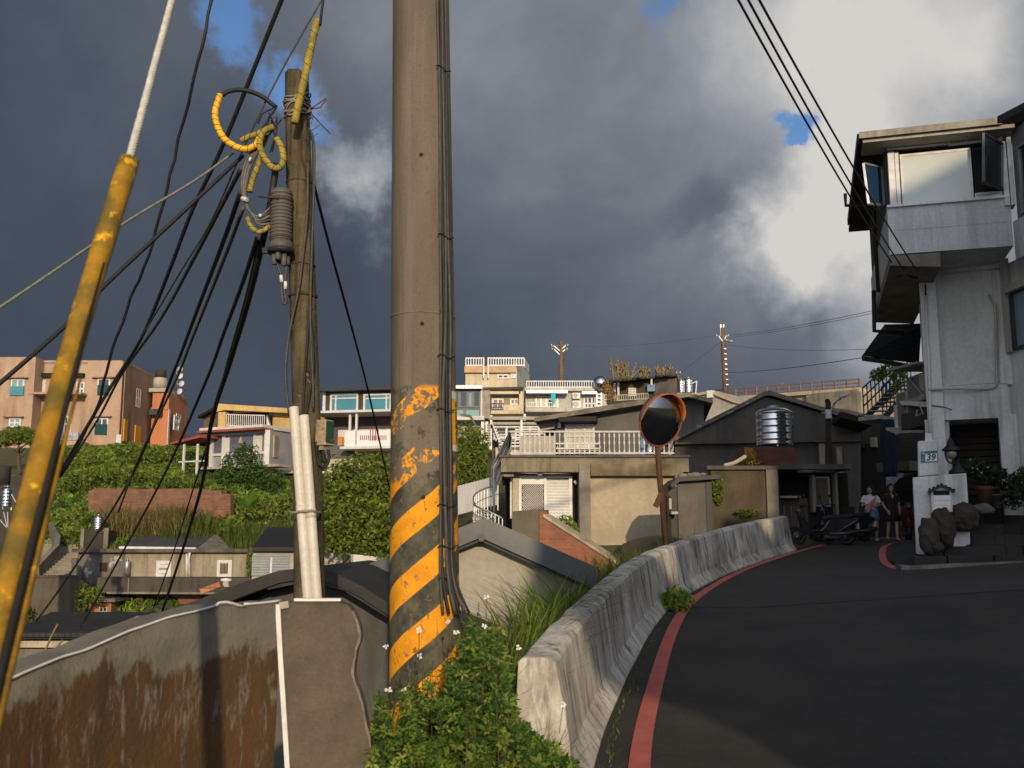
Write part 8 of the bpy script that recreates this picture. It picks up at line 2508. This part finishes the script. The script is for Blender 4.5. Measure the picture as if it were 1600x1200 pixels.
def spiral(label, pts, r, mat, core=True, step=.045, cat='cable guard', n=8):
    t = thing('cable_guard', label, cat, P(*pts[0])); p = bez([P(*q) for q in pts], n); m = MB(); m.tube(p, r, 12); m.build('sleeve', mat, t)
    m = MB(); acc = 0; ring = 0
    for a, b in zip(p, p[1:]):
        acc += (b - a).length
        if acc > step:
            acc = 0; d = (b - a).normalized(); u = d.cross(Vector((0, 1, 0))).normalized(); v = d.cross(u)
            m.tube([a + d * .014 * math.cos(k * .5236) + (u * math.cos(k * .5236) + v * math.sin(k * .5236)) * (r + .0005) for k in range(13)], .0022, 4)
    m.build('seam', mt['void'], t)
    return t


spiral('bright yellow spiral guard curving round the big loop left of the wooden pole', [(344, 148, 7.62), (336, 180, 7.6), (347, 212, 7.58), (366, 228, 7.58), (385, 233, 7.6), (400, 226, 7.62), (405, 216, 7.64)], .026, yel)
cable('black cable arching over from the loop to the pole top', [(345, 150, 7.62), (360, 142, 7.62), (382, 141, 7.62), (408, 150, 7.66), (432, 168, 7.7)], .018)
spiral('mossy yellow guard making a small ring beside the pole', [(428, 198, 7.58), (412, 206, 7.57), (406, 224, 7.57), (412, 245, 7.57), (425, 261, 7.57), (438, 261, 7.57), (443, 246, 7.57), (438, 226, 7.58), (432, 217, 7.6)], .025, yel_old, step=.05)
spiral('mossy yellow guard hanging down from the small ring', [(408, 243, 7.6), (402, 262, 7.6), (394, 282, 7.6), (390, 300, 7.6)], .022, yel_old)
spiral('mossy yellow guard sticking up past the pole top', [(460, 193, 7.56), (466, 165, 7.55), (474, 130, 7.54), (482, 92, 7.52), (490, 55, 7.5), (497, 30, 7.48)], .030, yel_old, step=.12)
spiral('mottled guard on the cable end left of the pole', [(376, 220, 7.64), (390, 213, 7.64), (405, 208, 7.64), (418, 197, 7.66)], .022, yel_old)
spiral('yellow-tipped guard curving into the bottom of the splice closure', [(386, 340, 7.6), (392, 353, 7.59), (402, 362, 7.59), (412, 360, 7.6), (421, 353, 7.62)], .018, yel_old)
# bundle of grey leads looping from the pole top to the closure
lead = thing('lead_bundle', 'bundle of grey leads looping down to the splice closure', 'cable bundle', P(385, 300, 7.65))
for k in range(6):
    o = k * 2.2 - 5; m = MB(); m.tube(bez([P(432, 185, 7.72), P(405 + o, 225, 7.66), P(388 + o, 255, 7.63), P(381 + o * .7, 290, 7.62), P(384 + o * .3, 315, 7.62), P(392 + o * .4, 330 + k, 7.6), P(404, 338 + k * 3, 7.6), P(422, 325 + k * 6, 7.62)], 5), .008 + .001 * (k % 3), 6)
    m.build('lead', mt['cable_grey'] if k % 2 else M('pale_lead%d' % k, (.17, .16, .13), (.11, .10, .085), 20), lead)
m = MB(); m.tube([P(378, 310, 7.6), P(386, 312, 7.58)], .018, 8); m.tube([P(390, 249, 7.6), P(393, 250, 7.6)], .02, 8); m.tube([P(405, 336, 7.58), P(409, 338, 7.58)], .014, 8); m.split('cable_clip', mt['white_metal'], lead)
m = MB(); rr = random.Random(5)
for k in range(9):
    a = P(430 + rr.uniform(-10, 10), 175 + rr.uniform(-10, 15), 7.66); b = P(418 + rr.uniform(-20, 15), 205 + rr.uniform(-15, 35), 7.62); m.tube([a, a.lerp(b, .5) + Vector((rr.uniform(-.05, .05), -.03, rr.uniform(-.04, .04))), b], .006, 5)
m.split('loose_lead', mt['rubber'], lead)

# ---------------------------------------------------------------- added unseen blockers behind the viewer that shade the road


def toward_sun(px, py, D, Y):
    p = P(px, py, D) if not isinstance(px, Vector) else px
    return p + SUN * ((Y - p.y) / SUN.y)


plaster = M('blocker_plaster', (.40, .37, .32), (.32, .29, .25), .7, streak=(.2, .18, .15))


def shade_block(name, label, cat, pix, Y, depth, mat):
    pts = [toward_sun(*q, Y) for q in pix]
    pts = [p if p.z > -2 else Vector((p.x, p.y, -2)) for p in pts]
    t = thing(name, label, cat, (sum(p.x for p in pts) / len(pts), Y, 0))
    m = MB(); m.prism(pts, [p - Vector((0, depth, 0)) for p in pts]); m.build('wall', mat, t)
    return t, pts
YA = -9.0
A_pix = [(1275, 1200, 7.3), (1215, 1150, 8.0), (1130, 1100, 8.7), (1040, 1068, 9.3), (955, 1058, 9.6), (945, 1040, 9.0), (930, 990, 8.8), (912, 940, 9.0), (845, 955, 14.0), (838, 850, 14.0), (880, 850, 15.2)]
pa = [toward_sun(*q, YA) for q in A_pix]
t = thing('low_shade_blocker', 'added plastered shade blocker with a curved edge standing behind the viewer', 'house', (6, YA, 0))
gx = lambda x, z: Vector((x, YA, z))


def sheared(ring, depth):
    """walls that run along the direction of the sun so that the front outline alone draws the shade"""
    k = SUN * (depth / -SUN.y); mb = MB(); mb.prism(ring, [p + k for p in ring]); return mb


slit0, slit1 = toward_sun(1027, 890, 17.2, YA), toward_sun(1052, 890, 18.4, YA)
topz = max(p.z for p in pa) + .15
e1 = max(pa[7].x, slit0.x - .5)
ring = [gx(pa[0].x + .8, -2)] + [gx(pa[0].x + .8, pa[0].z - .25)] + pa[:8] + [gx(pa[8].x, topz), gx(slit0.x, topz), gx(slit0.x, -2)]
sheared(ring, 1.2).build('wall', plaster, t)  # added blocker, its curved edge shaped to outline the sun patch
w = toward_sun(1183, 812, 24, YA)
z2 = toward_sun(1100, 835, 22, YA).z + .25
lowz = toward_sun(1052, 922, 18.4, YA).z
ring = [gx(slit0.x - .01, -2), gx(slit0.x - .01, lowz), gx(slit1.x, lowz), gx(slit1.x, z2 - .6), gx(toward_sun(1090, 840, 21, YA).x, z2), gx(toward_sun(1150, 820, 23, YA).x, z2 + .6),
        gx(toward_sun(1172, 805, 23.6, YA).x, z2 + .9), gx(w.x, w.z - .1), gx(w.x + .45, w.z - .4)]
YB = -14.0
b0 = toward_sun(1394, 370, 21.1, YB); l0 = toward_sun(1408, 292, 21.0, YB); l1 = toward_sun(1518, 238, 20.6, YB)
zl = toward_sun(1150, 806, 28.4, YA).z
ring += [gx(w.x + .6, zl), gx(b0.x + .5, zl), gx(b0.x + .5, -2)]
sheared(ring, 1.0).build('rear_blocker', plaster, t)  # added blocker, steps and slots cut to place the shade edges
# added tall blocker, its sloping top drawn by the shade line
sl_k = (l1.z - l0.z) / (l1.x - l0.x)
t = thing('tall_shade_blocker', 'added tall plastered shade blocker with a sloping top standing behind the viewer', 'building', (20, YB, 0))
hb0 = lambda x: l0.z + sl_k * (x - l0.x)
ring = [Vector((b0.x, YB, -2)), Vector((b0.x, YB, hb0(b0.x))), Vector((23, YB, hb0(23))), Vector((26, YB, hb0(23) - 1)), Vector((26, YB, -2))]
sheared(ring, 2.0).build('wall', plaster, t)
# added strip joining the two blockers, letting the sun through below it
g0 = toward_sun(1068, 690, 36, YB)
zlow = toward_sun(1170, 735, 28.5, YB).z + .4
ring = [Vector((g0.x, YB, zlow)), Vector((g0.x, YB, hb0(b0.x) - .25)), Vector((b0.x, YB, hb0(b0.x))), Vector((b0.x, YB, zlow))]
sheared(ring, 1.0).build('bridging_blocker', plaster, t)
